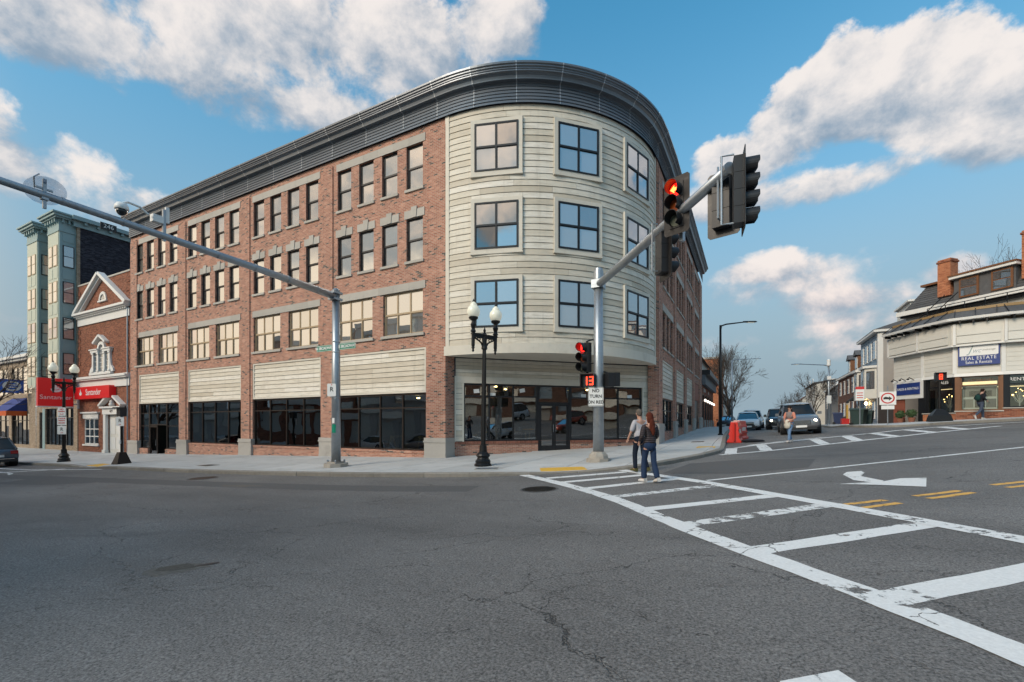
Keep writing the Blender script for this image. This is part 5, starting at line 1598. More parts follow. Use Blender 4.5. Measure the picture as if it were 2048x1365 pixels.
# fire-escape rails on the office roof
rl = MB()
for k in range(9): rl.tube([fM(2.0 + k, -.9, 8.3), fM(2.0 + k, -.9, 9.25)], .025, 5)
rl.tube([fM(2.0, -.9, 9.25), fM(10, -.9, 9.25)], .025, 5).tube([fM(2.0, -.9, 8.85), fM(10, -.9, 8.85)], .02, 5)
rl.tube([fM(.6, -.9, 7.9), fM(2.8, -.6, 10.0)], .03, 5).tube([fM(1.3, -.9, 7.9), fM(3.5, -.6, 10.0)], .03, 5)
absb(rl, 'fire_escape_rail', 'iron_black', MH)
DI = thing('satellite_dish', 'pale satellite dish on the roof edge of the white corner office', 'dish', (*fM(8.7, -.75, 0)[:2], 8.38))
MB().lathe([(.01, .10), (.2, .12), (.36, .2), (.45, .3), (.43, .31), (.35, .23), (.2, .15), (.01, .13)], 16, M=Matrix.Rotation(rad(55), 4, 'X') @ Matrix.Translation((0, 0, 0))).build('dish', 'white_board', DI, (0, 0, .4))
MB().tube([(0, 0, 0), (0, 0, .45)], .03, 6).build('mast', 'galvanised', DI)

# ================================================================== HOUSES UP THE SIDE STREET
def fH(x): return lambda u, d, z: (x + d, -u, z)          # front facing the street (towards -x): u runs down -y
def sash_win(root, x, yc, z, w_, h, frame='white_paint', glass='glass_arc', name='window'):
    """window in a wall facing -x"""
    o = absb(MB().box(x - .06, x + .02, yc - w_ / 2, yc + w_ / 2, z, z + h), name, frame, root)
    MB().box(x - .072, x - .061, yc - w_ / 2 + .07, yc + w_ / 2 - .07, z + h * .52, z + h - .07).build('pane', glass, o)
    MB().box(x - .070, x - .061, yc - w_ / 2 + .07, yc + w_ / 2 - .07, z + .07, z + h * .48).build('pane', glass, o)
    return o
HX = 20.9
BH = thing('blue_house', 'three-storey blue-grey clapboard house with white two-storey bay windows', 'house', (23, 33.5, G(20, 33)))
gz = G(20, 33) + .1
y0, y1 = 30.9, 37.6
absb(MB().box(HX, HX + 9, y0, y1, gz - 1, gz + 7.6), 'house_wall', 'blue_siding', BH)
for r_ in range(26):                                       # clapboards on the street face
    z = gz + .3 + r_ * .28
    absb(MB().add([(HX - .03, y0 + .25, z), (HX - .03, y1, z), (HX - .008, y1, z + .275), (HX - .008, y0 + .25, z + .275), (HX, y0 + .25, z), (HX, y1, z)], [(0, 3, 2, 1), (0, 1, 5, 4)]), 'clapboard', 'blue_siding', BH)
absb(MB().box(HX + .01, HX + 9, y0 - .03, y0 - .002, gz - 1, gz + 7.6), 'stucco_flank', 'stucco', BH)
absb(MB().box(HX - .06, HX + .3, y0 - .06, y0 + .24, gz - 1, gz + 7.55), 'corner_board', 'white_paint', BH)
absb(MB().box(HX - .35, HX + 9.2, y0 - .25, y1 + .1, gz + 7.6, gz + 7.8), 'eave', 'white_paint', BH)
absb(MB().add([(HX - .38, y0 - .27, gz + 7.8), (HX - .38, y1 + .1, gz + 7.8), (HX + 4.5, y1 + .1, gz + 9.6), (HX + 4.5, y0 + 2, gz + 9.6), (HX + 9.2, y0 - .27, gz + 7.8), (HX + 9.2, y1, gz + 7.8)], [(0, 3, 2, 1), (0, 4, 3), (4, 5, 2, 3)]), 'roof', 'slate', BH)
absb(MB().box(HX + 2.2, HX + 7, y0 + .8, y0 + 4.5, gz + 8.2, gz + 10.0), 'roof_storey', 'white_board', BH)
absb(MB().box(HX + 2.0, HX + 7.2, y0 + .6, y0 + 4.7, gz + 10.0, gz + 10.15), 'roof_cap', 'white_paint', BH)
for k in range(4): sash_win(BH, HX - .03, y0 + 1.0 + k * 1.55, gz + 5.5, .75, 1.5, 'white_paint')
for k in range(2):
    yc = y0 + 1.75 + k * 3.0
    bayp = [(HX, yc - 1.3), (HX - .75, yc - .75), (HX - .75, yc + .75), (HX, yc + 1.3)]
    o = absb(MB().prism_z(bayp, gz + 2.2, gz + 4.75), 'bay_window', 'white_board', BH, fix=True)
    MB().prism_z([(HX, yc - 1.45), (HX - .9, yc - .85), (HX - .9, yc + .85), (HX, yc + 1.45)], gz + 4.75, gz + 4.95).build('bay_cornice', 'white_paint', o, fix=True)
    MB().box(HX - .78, HX - .752, yc - .35, yc + .35, gz + 3.0, gz + 4.5).build('pane', 'glass_arc', o)
    for s_ in (-1, 1):
        p = [(HX - .15, yc + s_ * 1.2), (HX - .64, yc + s_ * .845)]
        e = .012
        q = [(p[0][0] - e, p[0][1] + s_ * e, gz + 3.0), (p[1][0] - e, p[1][1] + s_ * e, gz + 3.0), (p[1][0] - e, p[1][1] + s_ * e, gz + 4.5), (p[0][0] - e, p[0][1] + s_ * e, gz + 4.5)]
        MB().add(q, [(0, 1, 2, 3)]).build('pane', 'glass_arc', o)
    sash_win(BH, HX - .03, yc - .4, gz + .5, .7, 1.5, 'white_paint'); 
absb(MB().lathe([(.03, 0), (.10, .05), (.10, .22), (.02, .28)], 8, (HX - .25, y0 + 3.2, gz + 1.75)), 'porch_lamp', 'warm_bulb', BH)

RH = thing('brown_rowhouse', 'brown brick rowhouse with dormers, white sashes and a yellow door', 'house', (23, 43, G(20, 40)))
gz = G(20, 42) + .1
y0, y1 = 37.75, 50.5
absb(MB().box(HX, HX + 8, y0, y1, gz - 1.5, gz + 5.2), 'brick_wall', 'brick_brown', RH)
absb(MB().box(HX - .25, HX + .2, y0, y1, gz + 5.2, gz + 5.4), 'eave', 'white_paint', RH)
absb(MB().add([(HX - .28, y0, gz + 5.4), (HX - .28, y1, gz + 5.4), (HX + 4, y1, gz + 7.6), (HX + 4, y0, gz + 7.6)], [(0, 3, 2, 1)]), 'roof', 'slate', RH)
for k in range(5):
    yc = y0 + 1.3 + k * 2.4
    sash_win(RH, HX, yc, gz + 3.3, .8, 1.55, 'white_paint')
    if k != 2: sash_win(RH, HX, yc, gz + .9, .8, 1.5, 'white_paint')
dz_ = absb(MB().box(HX - .12, HX + .02, y0 + 5.4, y0 + 6.7, gz - .3, gz + 2.5), 'door_surround', 'cloth_cream', RH)
MB().box(HX - .16, HX - .121, y0 + 5.65, y0 + 6.45, gz - .3, gz + 2.1).build('door', 'tactile_yellow', dz_)
for k in range(3):
    yc = y0 + 1.6 + k * 4.0
    o = absb(MB().box(HX + .6, HX + 3, yc - .75, yc + .75, gz + 5.7, gz + 7.3), 'dormer', 'wood_brown', RH)
    MB().add([(HX + .4, yc - .9, gz + 7.25), (HX + .4, yc + .9, gz + 7.25), (HX + .4, yc, gz + 7.85), (HX + 3.2, yc - .9, gz + 7.25), (HX + 3.2, yc + .9, gz + 7.25), (HX + 3.2, yc, gz + 7.85)], [(0, 2, 1), (0, 3, 5, 2), (1, 2, 5, 4)]).build('dormer_roof', 'slate', o)
    MB().box(HX + .55, HX + .599, yc - .5, yc + .5, gz + 5.85, gz + 7.1).build('window_frame', 'white_paint', o)
    MB().box(HX + .53, HX + .549, yc - .42, yc + .42, gz + 5.95, gz + 7.0).build('pane', 'glass_arc', o)
AN = thing('black_awning', 'small black awning over a shop door between blue house and brick rowhouse', 'awning', (HX, 38.5, gz + 2.3))
MB().add([(-.9, -.7, 0), (-.9, .7, 0), (0, .7, .8), (0, -.7, .8), (0, -.7, 0), (0, .7, 0)], [(0, 3, 2, 1), (0, 4, 3), (1, 2, 5)]).box(-.92, -.88, -.7, .7, -.2, 0).build('awning_cloth', 'awning_black', AN)

def gable_house(name, label, x0, x1, y0, y1, hwall, hroof, mat, rmat, wins):
    gz = G(x0, (y0 + y1) / 2) + .1
    r = thing(name, label, 'house', ((x0 + x1) / 2, (y0 + y1) / 2, gz))
    absb(MB().box(x0, x1, y0, y1, gz - 2, gz + hwall), 'house_wall', mat, r)
    xm = (x0 + x1) / 2
    absb(MB().add([(x0, y0, gz + hwall), (x1, y0, gz + hwall), (xm, y0, gz + hroof), (x0, y1, gz + hwall), (x1, y1, gz + hwall), (xm, y1, gz + hroof)], [(0, 1, 2), (3, 5, 4)]), 'gable_wall', mat, r)
    for s_, xa in ((0, x0 - .25), (1, x1 + .25)):
        p = [(xa, y0 - .25, gz + hwall - .18), (xm, y0 - .25, gz + hroof + .04), (xm, y1 + .2, gz + hroof + .04), (xa, y1 + .2, gz + hwall - .18)]
        absb(MB().add(p + [(x, y, z + .12) for x, y, z in p], [(0, 1, 2, 3), (7, 6, 5, 4), (0, 4, 5, 1), (1, 5, 6, 2), (2, 6, 7, 3), (3, 7, 4, 0)]), 'roof_slope', rmat, r)
    for (face, u, z, w_, h) in wins:
        if face == 'f': sash_win(r, x0, u, gz + z, w_, h)
        else:
            o = absb(MB().box(u - w_ / 2, u + w_ / 2, y0 - .05, y0 + .02, gz + z, gz + z + h), 'window', 'white_paint', r)
            MB().box(u - w_ / 2 + .1, u + w_ / 2 - .1, y0 - .065, y0 - .051, gz + z + .1, gz + z + h / 2 - .04).build('pane', 'glass_arc', o)
            MB().box(u - w_ / 2 + .1, u + w_ / 2 - .1, y0 - .065, y0 - .051, gz + z + h / 2 + .04, gz + z + h - .1).build('pane', 'glass_arc', o)
    return r
gable_house('grey_house', 'dark grey gabled house with one white window beyond the brick rowhouse', 20.6, 27.5, 53.2, 59, 4.6, 7.6, 'grey_siding', 'white_paint', [('g', 21.9, 2.6, 1.3, 1.6), ('f', 55, 2.2, .8, 1.4), ('f', 57, 2.2, .8, 1.4)])
gable_house('pale_flat_house', 'pale clapboard house with dark roof edge behind the grey gabled house', 19.8, 30, 62, 75, 6.4, 7.0, 'pale_siding', 'slate', [('f', 65, 5.5, .9, 1.6), ('f', 69, 5.5, .9, 1.6), ('g', 22, 5.2, 1.0, 1.6)])
gable_house('brown_roof_house', 'small house with a brown hipped roof at the crest of the side street', 20.2, 27, 116, 126, 5.2, 8.0, 'pale_siding', 'wood_brown', [('g', 19, 2.0, 1.0, 1.6), ('g', 22, 2.0, 1.0, 1.6)])

# ================================================================== RESTAURANT PAST THE CORNER BUILDING
RT = thing('restaurant', 'low red-brick restaurant with dark fascia and globe lamps up the side street', 'building', (4, 37, G(7, 37)))
gz = G(7.5, 36) + .1
y0, y1 = 30.35, 45
hl = [(y0 + .8 + k * 2.8, y0 + 2.9 + k * 2.8, gz + .7, gz + 3.3) for k in range(5)]
absb(MB().wall(y0, y1, gz - 2, gz + 4.1, hl, .2, fR), 'brick_wall', 'brick_bank', RT)
for h in hl: store_glazing(RT, h[0], h[1], h[2], h[3], fR, 2, [h[3] - .7], 'frame_black', 'glass_dark', depth=.12)
for k in range(6):
    yk = y0 + .1 + k * 2.8
    absb(MB().box(XR - .02, XR + .1, yk, yk + .55, gz - 2, gz + .75), 'plinth', 'stone_base', RT)
absb(MB().box(XR - .1, XR + .35, y0, y1, gz + 4.1, gz + 5.0), 'fascia', 'grey_siding', RT)
absb(MB().box(XR - .1, XR + .75, y0 - .05, y1, gz + 5.0, gz + 5.45), 'eave', 'frame_black', RT)
absb(MB().box(-2, XR - .6, y0 + .1, y1, gz + 5.4, gz + 7.2), 'attic_wall', 'pale_siding', RT)
absb(MB().add([(XR - .2, y0 + .05, gz + 7.1), (XR - .2, y1, gz + 7.1), (2.8, y1, gz + 9.0), (2.8, y0 + .05, gz + 9.0)], [(0, 1, 2, 3)]).add([(XR - .6, y0 + .1, gz + 7.15), (-1.9, y0 + .1, gz + 7.15), (2.8, y0 + .1, gz + 8.9)], [(0, 1, 2)]), 'roof', 'slate', RT)
for k in range(5):
    yk = y0 + .6 + k * 2.8
    o = absb(MB().tube([(XR, yk, gz + 2.75), (XR + .28, yk, gz + 2.85), (XR + .28, yk, gz + 2.75)], .025, 6), 'lamp_bracket', 'iron_black', RT)
    MB().lathe([(.02, -.13), (.08, -.09), (.11, 0), (.08, .09), (.02, .13)], 10, (XR + .28, yk, gz + 2.6)).build('globe_lamp', 'globe', o, smooth=True)
for (s_, yk) in (('KITCHEN', y0 + 3.2), ('BAR', y0 + 8)):
    o_ = text(s_, .5, 'sign_white', RT, (XR + .01 - RT.location[0], yk - RT.location[1], gz + 3.68 - RT.location[2]), rad(90))
OB = thing('orange_brick_building', 'orange brick building behind the bare street trees past the restaurant', 'building', (3, 62, G(7, 62)))
gz = G(7.5, 60)
hl = [(56.5 + k * 2.6, 57.6 + k * 2.6, gz + z, gz + z + 1.6) for k in range(4) for z in (1.4, 4.4, 7.2)]
absb(MB().wall(55, 68, gz - 2, gz + 10, hl, .15, fR), 'brick_wall', 'brick_orange', OB)
absb(MB().quad((-6, 55, gz - 2), (XR, 55, gz - 2), (XR, 55, gz + 10), (-6, 55, gz + 10)), 'brick_flank', 'brick_orange', OB)
for h in hl: window(OB, (h[0] + h[1]) / 2, h[2], 1.1, 1.6, 1, fR, rad(90), 'white_paint', 'glass_arc', depth=.08)
absb(MB().box(-6, XR + .2, 54.9, 68, gz + 10, gz + 10.25), 'parapet', 'stone', OB)
gable_house('white_gable_house', 'white gabled house beyond the orange brick building', 1.5, 7.4, 70, 80, 6.0, 8.6, 'pale_siding', 'slate', [('g', 5.5, 2.0, 1.0, 1.6), ('g', 3.2, 2.0, 1.0, 1.6)])

# ================================================================== STREET FURNITURE
def acorn_lamp(label, x, y, rot):
    t = thing('street_lamp', label, 'street lamp', (x, y, H(x, y) - .01), rot, 'twin acorn street lamps')
    MB().lathe([(.30, 0), (.30, .06), (.26, .10), (.27, .18), (.21, .25), (.20, .30), (.25, .36), (.22, .42), (.14, .50), (.125, .72), (.10, .74)], 16).build('base', 'iron_black', t, smooth=False)
    m = MB(); vs, fs = [], []
    nn = 16
    for i, (r, z) in enumerate(((.085, .72), (.088, 1.5), (.078, 3.0), (.066, 4.1))):       # fluted shaft
        for k in range(nn):
            a = 2 * math.pi * k / nn; rr = r * (1 if k % 2 else .88)
            vs.append((rr * math.cos(a), rr * math.sin(a), z))
    for i in range(3):
        for k in range(nn): fs.append((i * nn + k, i * nn + (k + 1) % nn, (i + 1) * nn + (k + 1) % nn, (i + 1) * nn + k))
    m.add(vs, fs).build('shaft', 'iron_black', t)
    MB().lathe([(.07, 4.05), (.11, 4.08), (.10, 4.16), (.08, 4.2), (.09, 4.5), (.12, 4.55), (.06, 4.62), (.03, 4.66), (.05, 4.72), (.02, 4.80), (.005, 4.86)], 12).build('capital', 'iron_black', t)
    m = MB().box(-.50, .50, -.05, .05, 4.45, 4.56).box(-.52, .52, -.065, .065, 4.54, 4.58)
    for s_ in (-1, 1):
        pts = [(s_ * (.08 + .34 * k / 6), 0, 4.18 + .25 * (k / 6) ** .5) for k in range(7)]
        m.tube(pts, .03, 6)
        pts = [(s_ * .24 + s_ * .07 * math.cos(a * .9), 0, 4.40 + .05 * math.sin(a * .9)) for a in range(8)]
        m.tube(pts, .018, 5)
    m.build('cross_arm', 'iron_black', t)
    for s_ in (-1, 1):
        hd = MB().lathe([(.005, 3.92), (.045, 3.97), (.03, 4.03), (.06, 4.06), (.05, 4.12), (.062, 4.16), (.062, 4.60), (.10, 4.64), (.06, 4.72), (.075, 4.78), (.10, 4.86), (.07, 4.93), (.06, 4.99), (.10, 5.03), (.155, 5.07), (.165, 5.12), (.15, 5.13)], 12, (s_ * .46, 0, 0)).build('lamp_holder', 'iron_black', t)
        MB().lathe([(.13, 5.12), (.19, 5.19), (.225, 5.29), (.215, 5.40), (.17, 5.48), (.12, 5.52), (.13, 5.54), (.10, 5.59), (.05, 5.64), (.03, 5.66)], 16, (s_ * .46, 0, 0)).build('acorn_globe', 'acorn_glass', hd, smooth=True)
        MB().lathe([(.04, 5.655), (.055, 5.67), (.03, 5.70), (.01, 5.76)], 8, (s_ * .46, 0, 0)).build('finial', 'iron_black', hd)
    return t
LP1 = acorn_lamp('black fluted lamp post with two acorn globes in front of the curved corner shop', 3.44, -2.6, rad(64))
LP1.rotation_euler = (rad(-.6), rad(1.2), rad(64))
LP2 = acorn_lamp('black twin-globe lamp post carrying parking signs before the red bank sign', -23.15, -5.0, rad(92))
def sign_plate(name, label, cat, x, y, z, w_, h, rot, lines, mat='sign_white', border=None):
    t = thing(name, label, cat, (x, y, z), rot)
    r = .03
    pl = [(-w_ / 2 + r, 0), (w_ / 2 - r, 0), (w_ / 2, r), (w_ / 2, h - r), (w_ / 2 - r, h), (-w_ / 2 + r, h), (-w_ / 2, h - r), (-w_ / 2, r)]
    MB().prism_y(pl, -.004, .004).build('plate', mat, t)
    if border:
        b = .015
        mb = MB()
        for (x0, x1, z0, z1) in ((-w_ / 2 + b, w_ / 2 - b, b, b + .012), (-w_ / 2 + b, w_ / 2 - b, h - b - .012, h - b), (-w_ / 2 + b, -w_ / 2 + b + .012, b, h - b), (w_ / 2 - b - .012, w_ / 2 - b, b, h - b)):
            mb.box(x0, x1, -.007, -.0045, z0, z1)
        mb.build('border', border, t)
    for (s_, sz, zz, mt) in lines: text(s_, sz, mt, t, (0, -.006, zz), depth=.003, bold=.004)
    return t
sz0 = H(-23.15, -5.0)
VIEW = rad(27.8)
sign_plate('parking_sign', 'upper small white parking sign on the lamp post by the bank', 'sign', -23.0, -5.14, sz0 + 2.62, .44, .48, rad(30), [('NO', .13, .37, 'sign_red'), ('PARKING', .085, .25, 'sign_red'), ('<-->', .12, .1, 'sign_red')])
sign_plate('parking_sign', 'middle white parking sign on the lamp post by the bank', 'sign', -23.0, -5.14, sz0 + 2.10, .50, .48, rad(30), [('2 HOUR', .11, .37, 'sign_red'), ('PARKING', .085, .25, 'sign_red'), ('8AM-6PM', .085, .12, 'sign_red')])
sign_plate('permit_sign', 'lowest white letter R sign on the lamp post by the bank', 'sign', -23.0, -5.14, sz0 + 1.58, .48, .48, rad(30), [('R', .26, .28, 'sign_black'), ('-->', .12, .08, 'sign_red')])

# signal post with a pedestal base by the bank door
PX, PY = -16.97, -4.75
PP = thing('pedestrian_post', 'short black signal post with flared pedestal base outside the bank door', 'post', (PX, PY, H(PX, PY) - .01))
MB().add([(-.32, -.32, 0), (.32, -.32, 0), (.32, .32, 0), (-.32, .32, 0), (-.14, -.14, .62), (.14, -.14, .62), (.14, .14, .62), (-.14, .14, .62)], [(0, 1, 5, 4), (1, 2, 6, 5), (2, 3, 7, 6), (3, 0, 4, 7), (4, 5, 6, 7)]).build('pedestal', 'iron_black', PP)
MB().tube([(0, 0, .6), (0, 0, 2.55)], .06, 10).build('pole', 'iron_black', PP)
MB().box(-.2, .2, -.14, .14, 2.45, 2.92).box(-.23, .23, -.3, -.14, 2.88, 2.92).build('signal_housing', 'signal_black', PP)
MB().box(-.07, .07, -.10, -.055, 1.05, 1.25).build('push_button', 'sign_white', PP)
sign_plate('permit_sign', 'white letter R sign on the short black post by the bank door', 'sign', PX + .12, PY - .12, H(PX, PY) + 1.95, .40, .46, rad(30), [('R', .24, .27, 'sign_black'), ('-->', .1, .08, 'sign_red')])

# ---- signal heads
def signal_head(t, n, lit=None, kinds=None, plate=True, arrow=False, sec=.345):
    """n sections facing local -y, top section first; built around the local origin (middle of the stack)"""
    hgt = n * sec
    for i in range(n):
        z1 = hgt / 2 - i * sec; z0 = z1 - sec + .008
        hs = MB().box(-.165, .165, -.02, .20, z0, z1).build('signal_section', 'signal_black', t)
        zc = (z0 + z1) / 2
        k = (kinds or ['red', 'amber', 'green'])[i]
        on = lit == i
        ln = MB(); vs = [(0, -.055, zc)] + [(.145 * math.cos(2 * math.pi * q / 18), -.03, zc + .145 * math.sin(2 * math.pi * q / 18)) for q in range(18)]
        ln.add(vs, [(0, 1 + q, 1 + (q + 1) % 18) for q in range(18)])
        ln.build('lens', ('red_lamp' if not arrow else 'red_glow') if on else {'red': 'lens_red_off', 'amber': 'lens_amber', 'green': 'lens_green'}[k], hs, fix=True)
        if on and arrow:
            MB().prism_y([(-.12, zc), (-.02, zc - .09), (-.02, zc - .035), (.11, zc - .035), (.11, zc + .035), (-.02, zc + .035), (-.02, zc + .09)], -.075, -.062).build('arrow', 'red_arrow', hs)
        vz = MB(); vs, fs = [], []
        N = 20
        for q in range(N + 1):                                # cut-away visor, open underneath
            a = rad(-62) + rad(304) * q / N
            ln_ = .27 if 0 else .26 * (1 - .35 * max(0, -math.sin(a)))
            for (r, yy) in ((.158, -.02), (.158, -.02 - ln_), (.150, -.02 - ln_), (.150, -.02)):
                vs.append((r * math.cos(a), yy, zc + r * math.sin(a)))
        for q in range(N):
            for e in range(4): fs.append((q * 4 + e, q * 4 + (e + 1) % 4, q * 4 + 4 + (e + 1) % 4, q * 4 + 4 + e))
        vz.add(vs, fs).build('visor', 'signal_black', hs, fix=True)
    if plate:
        W, Hh = .31, hgt / 2 + .14
        c = .05
        pl = [(-W + c, -Hh), (W - c, -Hh), (W, -Hh + c), (W, Hh - c), (W - c, Hh), (-W + c, Hh), (-W, Hh - c), (-W, -Hh + c)]
        MB().prism_y(pl, .0, .012).build('backplate', 'backplate', t)
def face(dx, dy): return math.atan2(dx, -dy)                 # rotation so that local -y points along (dx, dy)

# ---- mast by the brick bays (arm over the avenue)
MX, MY = -2.35, -3.86
mz = H(MX, MY)
ML = thing('signal_mast', 'galvanised mast with long arm over the avenue and green street signs', 'signal mast', (MX, MY, mz))
MB().prism_z([(.46 * math.cos(rad(22.5 + 45 * k)), .46 * math.sin(rad(22.5 + 45 * k))) for k in range(8)], -.1, .14).box(-.24, .24, -.24, .24, .14, .20).build('foundation', 'concrete_rough', ML)
for k in range(4):
    a = rad(45 + 90 * k); MB().lathe([(.035, .14), (.035, .26), (.02, .28)], 8, (.30 * math.cos(a), .30 * math.sin(a), 0)).build('anchor_bolt', 'galvanised', ML)
MB().tube([(0, 0, .18), (0, 0, 3.3), (0, 0, 6.72)], [.175, .155, .135], 20).build('pole', 'galvanised', ML, smooth=True)
MB().lathe([(.14, 6.70), (.145, 6.74), (.08, 6.80), (.01, 6.81)], 16).build('cap', 'galvanised', ML)
arm = MB().tube([(0, -.12, 6.50), (0, -3, 6.62), (0, -7, 6.74), (0, -12.5, 6.86)], [.14, .11, .085, .065], 16).build('arm', 'galvanised', ML, smooth=True)
for k in range(9):
    yy = -.9 - k * 1.15; zz = 6.5 + .12 * (-yy) / 3 if -yy < 3 else 6.62 + .03 * (-yy - 3)
    MB().tube([(0, yy - .02, zz), (0, yy + .02, zz)], .138 - .0075 * k, 14).build('band', 'galvanised', arm)
MB().box(-.17, .17, -.24, .17, 6.34, 6.42).box(-.17, .17, -.24, .17, 6.58, 6.66).build('clamp', 'galvanised', ML)
for z in (4.35, 4.75, 2.6): MB().tube([(0, 0, z), (0, 0, z + .03)], .165, 16).build('strap', 'chrome', ML)
stk = MB()
def sticker(z0, z1, a0, a1, mat, n=6):
    vs, fs = [], []
    for q in range(n + 1):
        a = a0 + (a1 - a0) * q / n
        for z in (z0, z1): vs.append((.168 * math.cos(a), .168 * math.sin(a), z))
    for q in range(n): fs.append((2 * q, 2 * q + 2, 2 * q + 3, 2 * q + 1))
    MB().add(vs, fs).build('sticker', mat, ML)
sticker(1.30, 1.62, rad(-100), rad(-45), 'green_sign'); sticker(1.42, 1.56, rad(-92), rad(-50), 'tactile_yellow') if False else None
vs = []
sticker(1.66, 1.86, rad(-95), rad(-60), 'sign_white'); sticker(.55, .66, rad(-110), rad(-70), 'stone')
for (dx, s_, lab) in ((-.62, 'W. BROADWAY', 'green W. BROADWAY street sign on the galvanised mast'), (.62, 'E. BROADWAY', 'green E. BROADWAY street sign on the galvanised mast')):
    t = sign_plate('street_sign', lab, 'street sign', MX + dx, MY - .02, mz + 4.44, .86, .24, 0, [], 'green_sign', 'sign_white')
    text(s_, .155, 'sign_white', t, (0, -.006, .12), depth=.003, spacing=.82, bold=.004)
    MB().box(-.5 if dx > 0 else .35, -.35 if dx > 0 else .5, .0, .02, .05, .19).build('bracket', 'galvanised', t)
sign_plate('permit_sign', 'white letter R sign strapped to the galvanised mast', 'sign', MX + .06 - .08, MY - .19, mz + 2.68, .34, .48, rad(24), [('R', .24, .26, 'sign_black'), ('^', .1, .42, 'sign_red')])
# things clamped to the arm
t = thing('dome_camera', 'white dome camera on a gooseneck bracket on the mast arm', 'camera', (MX, MY - 5.75, mz + 6.70))
t.scale = (.85, .85, .85)
MB().box(-.04, .04, -.04, .04, -.15, .85).build('post', 'estate_blue' if False else 'galvanised', t)
MB().box(-.10, .10, -.34, -.05, .36, .58).build('junction_box', 'sign_white', t)
MB().box(-.05, .03, .04, .14, .45, .95).build('antenna', 'sign_white', t)
MB().tube([(0, -.42, .52), (0, -.65, .66), (0, -.95, .68), (0, -1.1, .58)], .035, 8).build('bracket', 'sign_white', t)
MB().lathe([(.02, .60), (.12, .58), (.17, .50), (.18, .40), (.16, .38)], 14, (0, -1.1, 0)).build('camera_hood', 'sign_white', t, smooth=True)
MB().lathe([(.15, .39), (.14, .30), (.08, .23), (.01, .21)], 14, (0, -1.1, 0)).build('camera_dome', 'glass_car', t, smooth=True)
t = thing('disc_antenna', 'clear disc antenna clamped to the outer end of the mast arm', 'antenna', (MX, MY - 8.1, mz + 6.77))
pl = [(.36 * math.cos(2 * math.pi * k / 28), .05 + .36 * math.sin(2 * math.pi * k / 28)) for k in range(28)]
glass_mat('clear_disc', (.80, .84, .88), .10, True)
MB().prism_z(pl, .18, .19, Matrix.Rotation(rad(-38), 4, 'Y')).build('disc', 'clear_disc', t)
MB().box(-.03, .03, -.03, .03, -.30, .36).box(-.06, .06, -.06, .06, -.11, .02).box(-.02, .02, -.14, .14, .12, .16).tube([(0, -.16, .1), (.1, -.2, .3), (.05, -.1, .42)], .015, 5).build('mount', 'galvanised', t)
t = thing('arm_tag', 'tiny black number tag hanging under the mast arm', 'tag', (MX, MY - 6.95, mz + 6.55))
MB().box(-.01, .01, -.16, .16, -.14, .02).build('plate', 'signal_black', t); text('246', .14, 'sign_white', t, (.012, 0, -.06), rad(90), depth=.004)

# ---- mast at the corner (diagonal arm over the crossing)
NX, NY = 6.98, -.71
nz = H(NX, NY)
MR = thing('signal_mast', 'grey mast with diagonal arm and clustered signals at the crosswalk corner', 'signal mast', (NX, NY, nz))
MB().prism_z([(.42 * math.cos(rad(22.5 + 45 * k)), .42 * math.sin(rad(22.5 + 45 * k))) for k in range(8)], -.1, .10).lathe([(.36, .10), (.33, .22), (.24, .32), (.2, .34)], 8).build('foundation', 'concrete_rough', MR)
MB().tube([(0, 0, .25), (0, 0, 3.2), (0, 0, 6.45)], [.19, .17, .145], 20).build('pole', 'galvanised', MR, smooth=True)
MB().lathe([(.17, 6.30), (.17, 6.60), (.15, 6.62), (.145, 6.68), (.05, 6.74), (.01, 6.75)], 14).box(-.2, .2, -.2, .2, 6.0, 6.28).build('cap', 'galvanised', MR)
EX, EY = 11.28 - NX, -6.49 - NY
ARM = lambda s_: (EX * s_, EY * s_, 6.43 - nz + .02 * s_)
MB().tube([ARM(.02), ARM(.33), ARM(.66), ARM(1.0)], [.13, .125, .115, .10], 16).build('arm', 'galvanised', MR, smooth=True)
MB().tube([ARM(.995), ARM(1.012)], .115, 14).build('arm_cap', 'galvanised', MR)
for z in (4.55, 4.15, 3.15, 2.75, 1.9): MB().tube([(0, 0, z), (0, 0, z + .03)], .185 - .006 * z, 16).build('strap', 'chrome', MR)
def on_arm(s_, dx, dy, dz): p = ARM(s_); return (NX + p[0] + dx, NY + p[1] + dy, nz + p[2] + dz)
# red-arrow head facing the avenue traffic
t = thing('traffic_signal', 'traffic signal showing a red left arrow on the diagonal mast arm', 'traffic light', on_arm(.755, -.05, -.10, .14), face(-.36, -.93), 'signals on the diagonal arm')
signal_head(t, 3, lit=0, arrow=True)
MB().box(-.04, .04, .2, .32, -.75, .75).build('mounting_bar', 'galvanised', t)
t = thing('traffic_signal', 'three-lens signal seen from behind near the mast arm middle', 'traffic light', on_arm(.63, .10, .12, -.58), face(.80, .60), 'signals on the diagonal arm')
signal_head(t, 3, lit=0)
MB().tube([(0, .22, -.45), (0, .36, -.45), (0, .36, .72), (0, .22, .72)], .022, 6).build('mounting_bar', 'galvanised', t)
t = thing('traffic_signal', 'four-lens signal with dirty backplate at the tip of the diagonal arm', 'traffic light', on_arm(1.015, .22, -.10, -.56), face(.97, .12), 'signals on the diagonal arm')
t.scale = (.9, .9, .9)
signal_head(t, 4, kinds=['red', 'amber', 'green', 'green'])
MB().tube([(0, .18, -.62), (0, .42, -.62), (0, .42, .80), (0, .18, .80)], .024, 6).build('mounting_bar', 'galvanised', t)
t = thing('traffic_signal', 'signal with broad black backplate behind the tip of the diagonal arm', 'traffic light', on_arm(.975, .02, .34, -.42), face(.25, .97), 'signals on the diagonal arm')
signal_head(t, 3)
